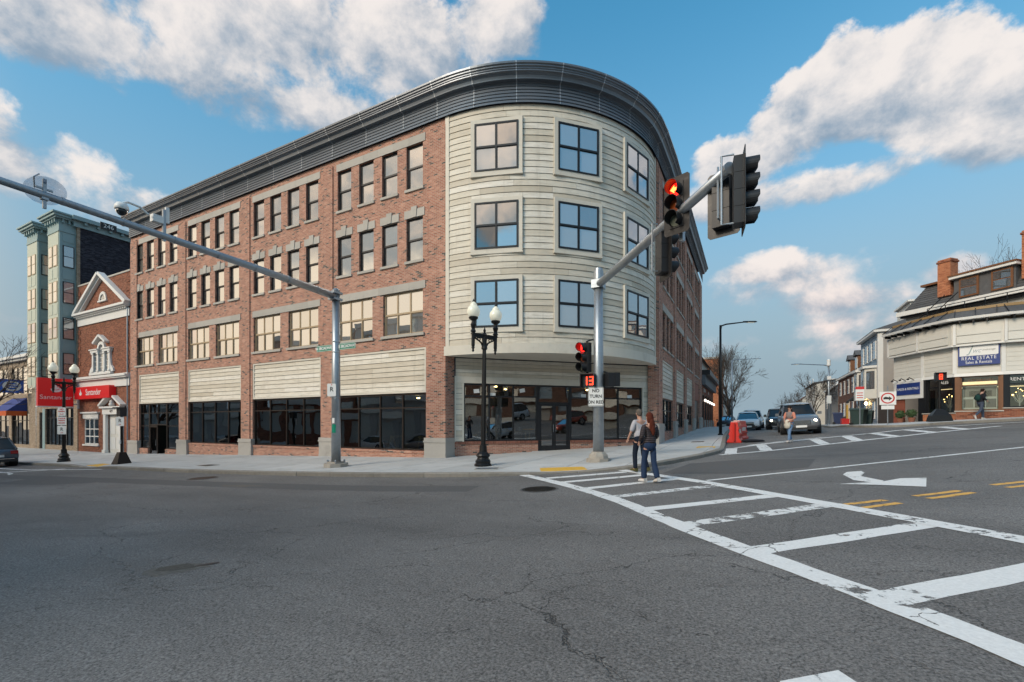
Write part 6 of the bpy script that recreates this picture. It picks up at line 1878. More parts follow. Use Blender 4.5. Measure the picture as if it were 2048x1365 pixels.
MB().tube([(0, .18, -.40), (0, .34, -.40), (0, .34, .60)], .022, 6).build('mounting_bar', 'galvanised', t)
t = thing('arm_camera', 'pale detection camera behind the red arrow signal', 'camera', on_arm(.73, .02, .12, .42), face(-.3, -.95))
MB().lathe([(.02, .22), (.13, .19), (.19, .08), (.19, -.02), (.16, -.05)], 14).build('hood', 'sign_white', t, smooth=True)
MB().lathe([(.15, -.04), (.12, -.13), (.02, -.17)], 12).tube([(0, .05, -.4), (0, .05, .1)], .025, 6).build('dome', 'glass_car', t)
# on the pole
t = thing('traffic_signal', 'three-lens signal with lit red lamp beside the mast pole', 'traffic light', (NX - .48, NY - .12, nz + 3.62), face(-.42, -.90))
signal_head(t, 3, lit=0, plate=False)
MB().tube([(0, .1, .56), (.1, .2, .62), (.5, .24, .62)], .03, 6).build('mounting_arm', 'signal_black', t)
MB().tube([(0, .1, -.5), (.1, .2, -.60), (.5, .24, -.60)], .03, 6).build('mounting_arm', 'signal_black', t)
def ped_signal(label, x, y, z, rot, digits=None):
    t = thing('pedestrian_signal', label, 'pedestrian signal', (x, y, z), rot)
    MB().box(-.23, .23, -.02, .20, 0, .47).build('housing', 'signal_black', t)
    MB().box(-.25, .25, -.20, -.02, .45, .475).box(-.25, -.225, -.20, -.02, .0, .45).box(.225, .25, -.20, -.02, .0, .45).build('visor', 'signal_black', t)
    MB().box(-.20, .20, -.035, -.021, .03, .43).build('screen', 'frame_black', t)
    if digits:
        segs = {'1': 'bc', '3': 'abgcd', '8': 'abcdefg'}
        w_, h_ = .11, .26
        for k, ch in enumerate(digits):
            xo = .03 + (k - (len(digits) - 1) / 2) * .17 - (.045 if ch == '1' else 0.)
            zo = .10
            P = {'a': (0, w_, h_, h_), 'g': (0, w_, h_ / 2, h_ / 2), 'd': (0, w_, 0, 0), 'b': (w_, w_, h_ / 2, h_), 'c': (w_, w_, 0, h_ / 2), 'f': (0, 0, h_ / 2, h_), 'e': (0, 0, 0, h_ / 2)}
            mb = MB()
            for s_ in segs[ch]:
                x0, x1, z0, z1 = P[s_]
                mb.box(xo - w_ / 2 + x0 - .016, xo - w_ / 2 + x1 + .016, -.045, -.036, zo + z0 - .016, zo + z1 + .016)
            mb.build('digit', 'digit_red', t)
    return t
t = ped_signal('pedestrian countdown signal showing red 13 on the corner mast', NX - .30, NY - .20, nz + 2.56, face(.05, -1), '13')
MB().tube([(.1, .1, .47), (.3, .15, .52)], .03, 6).build('mounting_arm', 'signal_black', t)
t = ped_signal('dark pedestrian signal turned away beside the corner mast pole', NX + .42, NY + .14, nz + 2.58, face(.75, .66))
MB().tube([(0, .1, .47), (.3, .2, .56), (.45, .3, .56)], .03, 6).build('mounting_arm', 'signal_black', t)
sign_plate('regulatory_sign', 'white NO TURN ON RED sign strapped to the corner mast', 'road sign', NX - .02, NY - .24, nz + 1.90, .52, .66, rad(20), [('NO', .155, .53, 'sign_black'), ('TURN', .155, .34, 'sign_black'), ('ON RED', .15, .14, 'sign_black')], border='sign_black')

# ---- lights and poles up the side street
def cobra(label, x, y, h, arm_d, al, mat, group=None):
    t = thing('street_light', label, 'street light', (x, y, H(x, y) - .01), 0, group)
    MB().lathe([(.16, 0), (.16, .05), (.11, .10), (.10, .12)], 12).build('base_plate', mat, t)
    MB().tube([(0, 0, .05), (0, 0, h * .5), (0, 0, h)], [.095, .08, .06], 12).build('pole', mat, t, smooth=True)
    d = Vector((*arm_d, 0)).normalized()
    e = d * al
    MB().tube([(0, 0, h - .3), (d.x * .06, d.y * .06, h - .04), (d.x * .35, d.y * .35, h + .06), (e.x, e.y, h + .20)], [.055, .052, .045, .035], 8).build('arm', mat, t)
    ang = math.atan2(d.y, d.x)
    M = Matrix.Translation((e.x, e.y, h + .20)) @ Matrix.Rotation(ang, 4, 'Z')
    hd = MB().add([(-.1, -.06, -.03), (.65, -.13, -.02), (.75, -.06, .0), (.75, .06, .0), (.65, .13, -.02), (-.1, .06, -.03), (-.1, -.05, .05), (.6, -.1, .05), (.7, -.05, .04), (.7, .05, .04), (.6, .1, .05), (-.1, .05, .05)],
                  [(5, 4, 3, 2, 1, 0), (6, 7, 8, 9, 10, 11), (0, 1, 7, 6), (1, 2, 8, 7), (2, 3, 9, 8), (3, 4, 10, 9), (4, 5, 11, 10), (5, 0, 6, 11)], M).build('luminaire', mat, t)
    MB().box(.15, .55, -.09, .09, -.045, -.028, M).build('lens', 'acorn_glass', hd)
    return t
cobra('tall brown street light with slim arm beside the red barriers', 10.0, 14.6, 6.75, (.885, .466), 1.5, 'iron_black')
cobra('distant thin street light among the bare trees past the restaurant', 9.7, 42, 7.6, (.885, .466), 2.6, 'galvanised')
t = cobra('grey pole with cell antenna and long arm over the side street', 17.7, 32.3, 5.25, (-.885, -.2), 2.2, 'galvanised')
MB().lathe([(.10, 5.2), (.15, 5.25), (.15, 5.75), (.08, 5.8)], 12).build('antenna', 'sign_white', t)
for (q, z0, z1) in ((.16, 1.9, 2.6), (.14, 4.0, 4.3)): MB().box(-q, q, -.22, -.04, z0, z1).build('cabinet', 'sign_white', t)
# road signs on the far corner
def post_sign(name, label, x, y, hgt, rot):
    t = thing(name, label, 'road sign', (x, y, H(x, y) - .01), rot)
    MB().tube([(0, 0, 0), (0, 0, hgt)], .03, 8).build('post', 'galvanised', t)
    return t
V2 = rad(-6)
t = post_sign('prohibition_sign', 'white sign with red ringed slashed arrow on a slim post', 18.75, 17.75, 2.3, V2)
MB().box(-.38, .38, -.05, -.04, 1.18, 1.95).build('plate', 'sign_white', t)
ring = MB(); vs, fs = [], []
for k in range(24):
    a = 2 * math.pi * k / 24
    for r in (.25, .32): vs.append((r * math.cos(a), -.052, 1.57 + r * math.sin(a)))
ring.add(vs, [(2 * k, 2 * k + 1, (2 * k + 3) % 48, (2 * k + 2) % 48) for k in range(24)])
ring.build('red_ring', 'sign_red', t)
MB().prism_y([(-.2, 1.50), (.05, 1.50), (.05, 1.42), (.2, 1.55), (.05, 1.68), (.05, 1.61), (-.1, 1.66), (-.2, 1.6)], -.051, -.0505).build('arrow', 'sign_black', t)
MB().box(-.30, .30, -.05, -.04, .92, 1.14).build('plate', 'sign_white', t)
t = post_sign('street_cleaning_sign', 'tall slim sign with red top beside the green wheeled bin', 17.75, 19.6, 2.45, V2)
MB().box(-.22, .22, -.05, -.04, 1.55, 2.25).build('plate', 'sign_white', t)
MB().box(-.22, .22, -.056, -.041, 2.25, 2.42).build('red_band', 'sign_red', t)
for z in (1.7, 1.85, 2.0): MB().box(-.16, .16, -.055, -.0505, z, z + .05).build('print_line', 'sign_red', t)
t = ped_signal('pedestrian signal with red digits on the pedestal post outside the white office', 21.35, 18.75, H(21.35, 18.75) + 2.35, face(.0, -1) - rad(4), '8')
t = thing('signal_post', 'dark signal post with wide flared pedestal outside the white office', 'post', (21.35, 18.85, H(21.35, 18.85) - .01))
MB().add([(-.5, -.4, 0), (.5, -.4, 0), (.5, .4, 0), (-.5, .4, 0), (-.42, -.36, .35), (.42, -.36, .35), (.42, .36, .35), (-.42, .36, .35), (-.16, -.14, .72), (.16, -.14, .72), (.16, .14, .72), (-.16, .14, .72)], [(0, 1, 5, 4), (1, 2, 6, 5), (2, 3, 7, 6), (3, 0, 4, 7), (4, 5, 9, 8), (5, 6, 10, 9), (6, 7, 11, 10), (7, 4, 8, 11), (8, 9, 10, 11)]).build('pedestal', 'iron_black', t)
MB().tube([(0, 0, .7), (0, 0, 2.4)], .065, 10).build('pole', 'iron_black', t)
# bins, fence, planters
def wheelie(label, x, y, mat, rot, s_=1.):
    t = thing('wheeled_bin', label, 'bin', (x, y, H(x, y) - .005), rot, 'bins on the far pavement')
    b = MB().add([(-.26 * s_, -.28 * s_, .06), (.26 * s_, -.28 * s_, .06), (.26 * s_, .28 * s_, .06), (-.26 * s_, .28 * s_, .06), (-.33 * s_, -.38 * s_, 1.0 * s_), (.33 * s_, -.38 * s_, 1.0 * s_), (.33 * s_, .38 * s_, 1.0 * s_), (-.33 * s_, .38 * s_, 1.0 * s_)], [(3, 2, 1, 0), (0, 1, 5, 4), (1, 2, 6, 5), (2, 3, 7, 6), (3, 0, 4, 7), (4, 5, 6, 7)])
    b.build('body', mat, t)
    MB().add([(-.37 * s_, -.44 * s_, 1.0 * s_), (.37 * s_, -.44 * s_, 1.0 * s_), (.37 * s_, .42 * s_, 1.0 * s_), (-.37 * s_, .42 * s_, 1.0 * s_), (-.3 * s_, -.3 * s_, 1.1 * s_), (.3 * s_, -.3 * s_, 1.1 * s_), (.3 * s_, .42 * s_, 1.12 * s_), (-.3 * s_, .42 * s_, 1.12 * s_)], [(0, 1, 5, 4), (1, 2, 6, 5), (2, 3, 7, 6), (3, 0, 4, 7), (4, 5, 6, 7), (3, 2, 1, 0)]).build('lid', mat, t)
    MB().tube([(-.3 * s_, .46 * s_, .95 * s_), (.3 * s_, .46 * s_, .95 * s_)], .025, 6).build('handle', mat, t)
    for sx in (-1, 1):
        MB().tube([(sx * .27 * s_, .30 * s_, .13), (sx * .34 * s_, .30 * s_, .13)], .13, 12).build('wheel', 'rubber', t)
wheelie('dark green wheeled bin on the pavement below the blue house', 19.2, 28.5, 'bin_green', rad(60), 1.25)
wheelie('second green bin standing behind the larger green bin', 19.9, 29.6, 'bin_green', rad(70), 1.1)
wheelie('blue wheeled bin outside the brown brick rowhouse', 19.6, 41.2, 'bin_blue', rad(80), 1.1)
t = thing('red_crate', 'small red box by the black shop awning', 'crate', (19.8, 38.6, H(19.8, 38.6)))
MB().box(-.3, .3, -.4, .4, 0, .08).box(-.3, -.26, -.4, .4, .08, .55).box(.26, .3, -.4, .4, .08, .55).box(-.26, .26, -.4, -.36, .08, .55).box(-.26, .26, .36, .4, .08, .55).build('crate_sides', 'sign_red', t)
FN = thing('board_fence', 'dark brown board fence with scalloped top beside the office', 'fence', (20.7, 27.5, H(20.7, 27.5)))
for k in range(18):
    a = k / 17
    x, y = 20.85, 25.2 + a * 5.4
    zt = 2.35 + .08 * math.sin(k * 1.4)
    z0 = G(x, y) + .05
    mb = MB().box(x - .02, x + .02, y - .14, y + .14, z0, z0 + zt)
    absb(mb, 'fence_board', 'fence_brown', FN)
for k in range(2):
    x, y = 20.45 + k * .38, 22.75 - k * .85
    t = thing('potted_shrub', ('round clipped shrub in a pot beside the red boarded wall', 'round clipped shrub in a pot beside the black window pier')[k], 'plant', (x, y, G(x, y) + .10), 0, 'clipped shrubs at the office doorway')
    MB().lathe([(.14, 0), (.2, .32), (.22, .34), (.18, .34), (.02, .3)], 12).build('pot', 'terracotta', t)
    mb = MB()
    for q in range(160):
        a, e = rng.random() * 6.28, math.acos(2 * rng.random() - 1)
        r = .28 * (.75 + .3 * rng.random())
        p = Vector((r * math.sin(e) * math.cos(a), r * math.sin(e) * math.sin(a), .6 + r * math.cos(e)))
        d1 = Vector((rng.uniform(-1, 1), rng.uniform(-1, 1), rng.uniform(-1, 1))).normalized() * .06
        d2 = d1.cross(Vector((rng.uniform(-1, 1), rng.uniform(-1, 1), rng.uniform(-1, 1)))).normalized() * .035
        mb.add([p - d1, p + d2, p + d1, p - d2], [(0, 1, 2, 3)])
    mb.lathe([(.02, .36), (.17, .45), (.23, .6), (.17, .76), (.02, .84)], 10)
    mb.build('foliage', 'leaf_green', t)
# red water-filled barriers
def barrier(label, x, y, rot):
    t = thing('water_barrier', label, 'barrier', (x, y, G(x, y)), rot, 'red water barriers at the kerb')
    prof = [(-.30, 0), (.30, 0), (.30, .10), (.22, .20), (.20, .32), (.25, .40), (.20, .50), (.18, .62), (.23, .70), (.18, .80), (.15, 1.0), (-.15, 1.0), (-.18, .80), (-.23, .70), (-.18, .62), (-.20, .50), (-.25, .40), (-.20, .32), (-.22, .20), (-.30, .10)]
    MB().prism_y(prof, -.85, .85).build('shell', 'barrier_red', t, fix=True)
    MB().prism_y([(-.145, 1.0), (.145, 1.0), (.12, 1.03), (-.12, 1.03)], -.8, .8).build('top_ridge', 'barrier_white', t, fix=True)
    MB().box(.19, .215, -.5, .5, .42, .66).build('pale_panel', 'barrier_white', t)
    for yy in (-.55, .55): MB().box(-.33, .33, yy - .16, yy + .16, .0, .07).build('foot', 'barrier_red', t)
    MB().tube([(0, -.93, .1), (0, -.93, .95)], .05, 8).build('hinge_pin', 'barrier_red', t)
barrier('red water-filled barrier at the kerb, end towards the crosswalk', 10.98, 9.4, rad(-3))
barrier('second red water barrier behind the first, before the white car', 11.12, 11.5, rad(-9))
t = thing('sandbag', 'flat dark sandbag lying on the road by the red barrier', 'sandbag', (11.75, 8.9, G(11.75, 8.9)), rad(20))
MB().lathe([(.02, .0), (.3, .0), (.38, .06), (.3, .12), (.02, .14)], 10, M=Matrix.Diagonal((1.5, .7, 1, 1))).build('bag', 'cloth_black', t, smooth=True)

# ================================================================== VEHICLES  (local axes: x right, +y forward, z up)
def car(name, label, loc, rot, kind, paint, lights=False, group=None):
    P = {'suv': dict(L=4.75, W=1.92, zb=.30, belt=1.08, hood=1.10, roof=1.72, wr=.37, fx=1.42, rx=-1.42, ws=(1.05, .30), rear=(-2.20, -1.95), nose=.80),
         'crossover': dict(L=4.6, W=1.86, zb=.28, belt=1.02, hood=.98, roof=1.64, wr=.35, fx=1.38, rx=-1.36, ws=(1.05, .20), rear=(-2.15, -1.60), nose=.74),
         'sedan': dict(L=4.65, W=1.78, zb=.22, belt=.93, hood=.90, roof=1.43, wr=.32, fx=1.42, rx=-1.30, ws=(1.10, .25), rear=(-1.75, -1.05), nose=.66)}[kind]
    t = thing(name, label, 'car', loc, rot, group)
    L, W, zb = P['L'], P['W'], P['zb']
    h = W / 2
    yf, yr = L / 2, -L / 2
    trunk = P['belt'] + (.02 if kind == 'sedan' else 0.)
    st = [(yr, .86, zb + .18, P['belt'] - .22), (yr + .10, .95, zb + .05, P['belt'] - .04), (yr + .35, .99, zb, trunk), (-1.2, 1., zb, P['belt'] + .02), (0., 1., zb, P['belt']), (P['ws'][0] - .05, 1., zb, P['hood']), (yf - .75, .985, zb, P['hood'] - .04), (yf - .30, .95, zb, P['nose'] + .16), (yf - .08, .90, zb + .04, P['nose'] + .02), (yf, .80, zb + .14, P['nose'] - .10)]
    mb = MB(); vs, fs = [], []
    for (y, kw, z0, z1) in st:
        w_ = h * kw; d = z1 - z0
        half = [(0, z0), (w_ * .86, z0), (w_ * .965, z0 + .08), (w_, z0 + d * .38), (w_ * .985, z0 + d * .62), (w_ * .955, z1 - .09), (w_ * .90, z1 - .015), (w_ * .62, z1 + .012), (0, z1 + .022)]
        ring = half + [(-x, z) for x, z in half[-2:0:-1]]
        vs += [(x, y, z) for x, z in ring]
    m_ = len(ring)
    for i in range(len(st) - 1):
        for k in range(m_): fs.append((i * m_ + k, i * m_ + (k + 1) % m_, (i + 1) * m_ + (k + 1) % m_, (i + 1) * m_ + k))
    fs += [tuple(range(m_)), tuple((len(st) - 1) * m_ + k for k in range(m_ - 1, -1, -1))]
    body = mb.add(vs, fs).build('body', paint, t, smooth=True, fix=True)
    bv = body.modifiers.new('soft', 'SUBSURF'); bv.levels = 1; bv.render_levels = 1
    # glasshouse
    b0, b1 = P['ws'][0], P['rear'][0]; r0, r1 = P['ws'][1], P['rear'][1]
    zB, zR = P['belt'] - .02, P['roof'] - .05
    wb, wr_ = h * .89, h * .70
    def gl(pts, nm): MB().add(pts, [(0, 1, 2, 3)]).build(nm, 'glass_car', t, fix=False)
    gl([(-wb * .93, b0 + .02, P['hood'] - .02), (wb * .93, b0 + .02, P['hood'] - .02), (wr_ * .95, r0, zR), (-wr_ * .95, r0, zR)], 'windscreen')
    gl([(wb * .93, b1, zB), (-wb * .93, b1, zB), (-wr_ * .95, r1, zR), (wr_ * .95, r1, zR)], 'rear_window')
    for s_ in (-1, 1):
        pts = [(s_ * wb, b1 + .05, zB), (s_ * wb, b0 - .05, zB), (s_ * wr_, r0 - .02, zR), (s_ * wr_, r1 + .02, zR)]
        gl(pts if s_ > 0 else pts[::-1], 'side_window')
        for (ya, yb) in ((b0 + .02, r0), (b1, r1), (-.25, -.30), (-1.15, -1.1)):
            MB().tube([(s_ * wb * .97, ya, zB - .03), (s_ * wr_ * .98, yb, zR + .01)], .045 if ya in (b0 + .02, b1) else .03, 6).build('pillar', paint if ya in (b0 + .02, b1) else 'plastic_dark', t)
        MB().tube([(s_ * wr_, r0 + .02, zR), (s_ * wr_, r1 - .02, zR)], .05, 6).build('roof_rail', paint if kind == 'sedan' else 'plastic_dark', t)
        MB().box(s_ * (h + .0), s_ * (h + .19), b0 - .42, b0 - .28, P['belt'] - .02, P['belt'] + .14).build('wing_mirror', paint, t)
        MB().box(s_ * (h - .03), s_ * (h + .006), -.95, -.80, P['belt'] - .16, P['belt'] - .13).build('door_handle', 'chrome', t)
    rf = MB(); vs, fs = [], []
    nn = 6
    for i in range(nn + 1):
        y = r0 + .04 + (r1 - .04 - r0 - .04) * i / nn
        bow = .06 * math.sin(math.pi * i / nn)
        for (x, z) in ((-wr_, zR - .01), (-wr_ * .92, zR + .05 + bow * .7), (-wr_ * .5, zR + .075 + bow), (0, zR + .085 + bow), (wr_ * .5, zR + .075 + bow), (wr_ * .92, zR + .05 + bow * .7), (wr_, zR - .01)):
            vs.append((x, y, z if 0 < i < nn else min(z, zR + .02)))
    for i in range(nn):
        for k in range(6): fs.append((i * 7 + k, i * 7 + k + 1, (i + 1) * 7 + k + 1, (i + 1) * 7 + k))
    rf.add(vs, fs).build('roof', paint, t, smooth=True, fix=True)
    # wheels
    for y in (P['fx'], P['rx']):
        for s_ in (-1, 1):
            R_ = P['wr']
            MB().tube([(s_ * (h - .35), y, R_ + .02), (s_ * (h + .008), y, R_ + .02)], R_ + .07, 20).build('wheel_arch', 'plastic_dark', t)
            wh = MB().tube([(s_ * (h - .22), y, R_), (s_ * (h + .012), y, R_)], R_, 22).build('tyre', 'rubber', t)
            rm = MB().tube([(s_ * (h + .0), y, R_), (s_ * (h + .020), y, R_)], R_ * .66, 18)
            rm.build('rim', 'rim', wh)
            for q in range(5):
                a = 2 * math.pi * q / 5 + .3
                MB().box(-.03, .03, R_ * .25, R_ * .52, 0, .006, Matrix.Translation((s_ * (h + .020), y, R_)) @ Matrix.Rotation(rad(90 * s_), 4, 'Y') @ Matrix.Rotation(a, 4, 'Z')).build('rim_slot', 'plastic_dark', wh)
    nz_ = P['nose']
    # front
    fy = yf - .01
    MB().box(-h * .46, h * .46, fy - .10, fy + .02, nz_ - .26, nz_ - .02).build('grille', 'plastic_dark', t)
    if kind != 'sedan':
        for k in range(5): MB().box(-h * .44, h * .44, fy + .018, fy + .03, nz_ - .25 + k * .048, nz_ - .235 + k * .048).build('grille_bar', 'chrome', t)
    else:
        MB().box(-h * .5, h * .5, fy + .0, fy + .03, nz_ - .12, nz_ - .09).build('grille_bar', 'chrome', t)
        MB().prism_y([(-h * .62, nz_ - .42), (h * .62, nz_ - .42), (h * .5, nz_ - .20), (-h * .5, nz_ - .20)], fy - .06, fy + .025).build('lower_intake', 'plastic_dark', t)
    MB().box(-h * .74, h * .74, fy - .16, fy - .0, zb - .02, zb + .12).build('bumper_skirt', 'plastic_dark', t)
    MB().box(-.26, .26, fy + .02, fy + .045, nz_ - .40, nz_ - .28).build('number_plate', 'sign_white', t)
    for s_ in (-1, 1):
        x0, x1 = s_ * h * .50, s_ * h * .84
        M_ = MB()
        if x0 > x1: x0, x1 = x1, x0
        M_.add([(x0, fy - .02, nz_ - .10), (x1, fy - .16, nz_ - .08), (x1, fy - .30, nz_ + .05), (x0, fy - .05, nz_ + .0), (x0, fy - .22, nz_ - .10), (x1, fy - .40, nz_ - .08), (x1, fy - .44, nz_ + .07), (x0, fy - .24, nz_ + .04)] if s_ > 0 else [(x0, fy - .16, nz_ - .08), (x1, fy - .02, nz_ - .10), (x1, fy - .05, nz_ + .0), (x0, fy - .30, nz_ + .05), (x0, fy - .40, nz_ - .08), (x1, fy - .22, nz_ - .10), (x1, fy - .24, nz_ + .04), (x0, fy - .44, nz_ + .07)],
               [(0, 1, 2, 3), (7, 6, 5, 4), (0, 4, 5, 1), (1, 5, 6, 2), (2, 6, 7, 3), (3, 7, 4, 0)])
        hl_ = M_.build('headlight', 'chrome' if not lights else 'acorn_glass', t, fix=True)
        if lights:
            MB().lathe([(.01, -.01), (.075, 0), (.06, .025), (.01, .03)], 12, M=Matrix.Translation((s_ * h * .70, fy - .06, nz_ - .04)) @ Matrix.Rotation(rad(-90), 4, 'X')).build('bulb', 'headlamp', hl_)
        # rear
        ry = yr
        MB().box(s_ * h * .56, s_ * h * .88, ry + .0, ry + .14, P['belt'] - .30, P['belt'] - .12).build('tail_light', 'tail_red', t)
    MB().box(-h * .80, h * .80, yr - .02, yr + .2, zb + .02, zb + .20).build('rear_skirt', 'plastic_dark', t)
    MB().box(-.26, .26, yr - .02, yr + .02, P['belt'] - .46, P['belt'] - .33).build('number_plate', 'sign_white', t)
    MB().box(-h * .7, h * .7, yr - .028, yr + .02, zb + .16, zb + .20).build('chrome_strip', 'chrome', t)
    return t
def drive(x, y, rot):
    return (x, y, G(x, y) + .0)
for nm, c, mt in (('paint_car_white', (.62, .64, .66), .0), ('paint_car_silver', (.20, .20, .21), .5), ('paint_car_blue', (.045, .075, .11), .35), ('paint_car_dark', (.015, .017, .022), .3), ('paint_car_red', (.45, .05, .02), .1), ('paint_car_navy', (.008, .012, .03), .2)):
    plain(nm, c, .28, mt, .5, var=.02, coat=.6)
def put_car(name, label, x, y, rot, kind, paint, **k):
    t = car(name, label, (x, y, G(x, y)), rot, kind, paint, **k)
    e = 1.4
    dx, dy = -math.sin(rot), math.cos(rot)               # forward
    pitch = math.atan((G(x + dx * e, y + dy * e) - G(x - dx * e, y - dy * e)) / (2 * e))
    roll = math.atan((G(x + dy * .8, y - dx * .8) - G(x - dy * .8, y + dx * .8)) / 1.6)
    t.rotation_euler = (pitch, -roll, rot)
    return t
put_car('large_suv', 'silver-grey luxury suv with wide barred grille behind the crossing woman', 14.15, 15.9, rad(180), 'suv', 'paint_car_silver', lights=True)
put_car('white_sedan', 'white sedan parked nose-on behind the red barriers', 11.45, 25.9, rad(180), 'sedan', 'paint_car_white')
put_car('white_crossover', 'white crossover parked behind the white sedan', 11.75, 32.0, rad(180), 'crossover', 'paint_car_white')
put_car('headlight_car', 'dark car with glaring headlights following the silver suv', 13.7, 26.0, rad(180), 'crossover', 'paint_car_dark', lights=True)
put_car('queued_car', 'further dark car queuing uphill behind the headlights', 13.9, 33.5, rad(180), 'suv', 'paint_car_dark', lights=True)
put_car('dark_parked_car', 'dark navy car parked past the restaurant pavement', 9.0, 46.5, rad(174), 'sedan', 'paint_car_navy')
put_car('blue_crossover', 'slate blue crossover seen from behind at the kerb beyond the lamp post', -27.2, -7.15, rad(90), 'crossover', 'paint_car_blue')
# cars across the junction, seen mirrored in the shop glass
put_car('white_suv', 'white suv mirrored in the corner shop doors', 24.0, -9.5, rad(118), 'suv', 'paint_car_white')
put_car('red_hatchback', 'red car mirrored in the corner shop glass beside the mast', 31.5, -6.0, rad(118), 'crossover', 'paint_car_red')
put_car('grey_saloon', 'dark saloon mirrored in the avenue shop windows', -9.0, -18.6, rad(92), 'sedan', 'paint_car_dark')
put_car('silver_saloon', 'silver saloon mirrored in the avenue shop windows', -15.5, -18.6, rad(92), 'sedan', 'paint_car_silver')
put_car('blue_saloon', 'slate saloon mirrored in the avenue shop windows, parked at the end of the row', -2.4, -18.6, rad(90), 'sedan', 'paint_car_blue')
put_car('white_wagon', 'white crossover mirrored in the middle shop windows of the avenue', -22.0, -18.6, rad(90), 'crossover', 'paint_car_white')

# ================================================================== PEOPLE  (local axes: x right, +y forward)
def skin(name, mat, parent, verts, edges, radii, sub=2):
    me = bpy.data.meshes.new(name)
    me.from_pydata(verts, edges, [])
    me.materials.append(MATS[mat])
    o = bpy.data.objects.new(name, me); col.objects.link(o); o.parent = parent
    m_ = o.modifiers.new('skin', 'SKIN'); m_.use_smooth_shade = True; m_.branch_smoothing = .4
    for i, r in enumerate(radii):
        sv = me.skin_vertices[0].data[i]
        sv.radius = r if isinstance(r, tuple) else (r, r)
        sv.use_root = (i == 0)
    s_ = o.modifiers.new('soft', 'SUBSURF'); s_.levels = 1; s_.render_levels = sub
    return o
def person(label, x, y, z, rot, hgt, J, top, trousers, shoes, hair, hair_style, slim=1., top_long=.0, sleeves=True, flare=0.):
    t = thing('person', label, 'person', (x, y, z), rot)
    k = hgt / 1.75
    base = dict(pel=(0, 0, .95), sp=(0, .0, 1.12), ch=(0, .0, 1.33), nk=(0, .0, 1.49), hb=(0, .025, 1.57), hm=(0, .03, 1.645), ht=(0, .02, 1.72),
                sl=(-.175, 0, 1.425), sr=(.175, 0, 1.425), el=(-.23, -.02, 1.15), er=(.23, -.02, 1.15), wl=(-.24, .05, .92), wr=(.24, .05, .92),
                hl=(-.095, 0, .92), hr=(.095, 0, .92), kl=(-.10, .03, .50), kr=(.10, .03, .50), al=(-.10, -.02, .09), ar=(.10, -.02, .09), tl=(-.11, .14, .035), tr=(.11, .14, .035))
    base.update(J)
    V = {n: Vector(p) * k for n, p in base.items()}
    order = list(V)
    idx = {n: i for i, n in enumerate(order)}
    verts = [tuple(V[n]) for n in order]
    E_ = [('pel', 'sp'), ('sp', 'ch'), ('ch', 'nk'), ('nk', 'hb'), ('hb', 'hm'), ('hm', 'ht'), ('ch', 'sl'), ('ch', 'sr'), ('sl', 'el'), ('sr', 'er'), ('el', 'wl'), ('er', 'wr'), ('pel', 'hl'), ('pel', 'hr'), ('hl', 'kl'), ('hr', 'kr'), ('kl', 'al'), ('kr', 'ar'), ('al', 'tl'), ('ar', 'tr')]
    rd = dict(pel=(.135 * slim, .10), sp=(.125 * slim, .09), ch=(.15 * slim, .10), nk=(.052, .056), hb=(.062, .075), hm=(.078, .095), ht=(.055, .07), sl=.058, sr=.058, el=.042, er=.042, wl=.028, wr=.028,
              hl=.085 * slim, hr=.085 * slim, kl=.056, kr=.056, al=.038, ar=.038, tl=(.036, .025), tr=(.036, .025))
    radii = [tuple(v * k for v in r) if isinstance(r, tuple) else r * k for r in (rd[n] for n in order)]
    edges = [(idx[a], idx[b]) for a, b in E_]
    # hands: palm, four fingers and a thumb off the side
    for w_, e in (('wl', 'el'), ('wr', 'er')):
        d = (V[w_] - V[e]).normalized()
        side = Vector((1, 0, 0)); nrm = d.cross(side).normalized(); side = nrm.cross(d)
        palm = V[w_] + d * .065 * k
        pi = len(verts); verts.append(tuple(palm)); radii.append((.028 * k, .018 * k)); edges.append((idx[w_], pi))
        inw = -1 if w_ == 'wr' else 1
        for f in range(4):
            a = palm + nrm * (.026 - .0175 * f) * k + d * .035 * k
            b = a + d * (.035 - .004 * abs(f - 1)) * k
            c = b + (d * .7 + side * inw * .5) * .026 * k
            q = len(verts)
            verts += [tuple(a), tuple(b), tuple(c)]; radii += [.0092 * k, .0085 * k, .0075 * k]
            edges += [(pi, q), (q, q + 1), (q + 1, q + 2)]
        a = V[w_] + d * .03 * k + nrm * .03 * k; b = a + (d * .6 + nrm * .6) * .035 * k; c = b + d * .025 * k
        q = len(verts)
        verts += [tuple(a), tuple(b), tuple(c)]; radii += [.011 * k, .0095 * k, .008 * k]
        edges += [(pi, q), (q, q + 1), (q + 1, q + 2)]
    body = skin('body', 'skin', t, verts, edges, radii)
    def sub(name, mat, names, pairs, grow, over={}):
        ii = {n: i for i, n in enumerate(names)}
        vv = [tuple(over.get(n, V[n.split('#')[0]])) for n in names]
        rr = []
        for n in names:
            r = rd[n.split('#')[0]]
            g = grow[n] if isinstance(grow, dict) and n in grow else (grow if not isinstance(grow, dict) else grow['*'])
            rr.append(tuple((v + g) * k for v in r) if isinstance(r, tuple) else (r + g) * k)
        return skin(name, mat, t, vv, [(ii[a], ii[b]) for a, b in pairs], rr)
    hem = V['pel'] + Vector((0, 0, -.02 - top_long)) * k
    nm = ['pel', 'sp', 'ch', 'nk', 'sl', 'sr'] + (['el', 'er', 'wl', 'wr'] if sleeves else ['el', 'er'])
    pr = [('pel', 'sp'), ('sp', 'ch'), ('ch', 'nk'), ('ch', 'sl'), ('ch', 'sr'), ('sl', 'el'), ('sr', 'er')] + ([('el', 'wl'), ('er', 'wr')] if sleeves else [])
    ov = {'pel': hem, 'nk': V['nk'] - Vector((0, 0, .03)) * k}
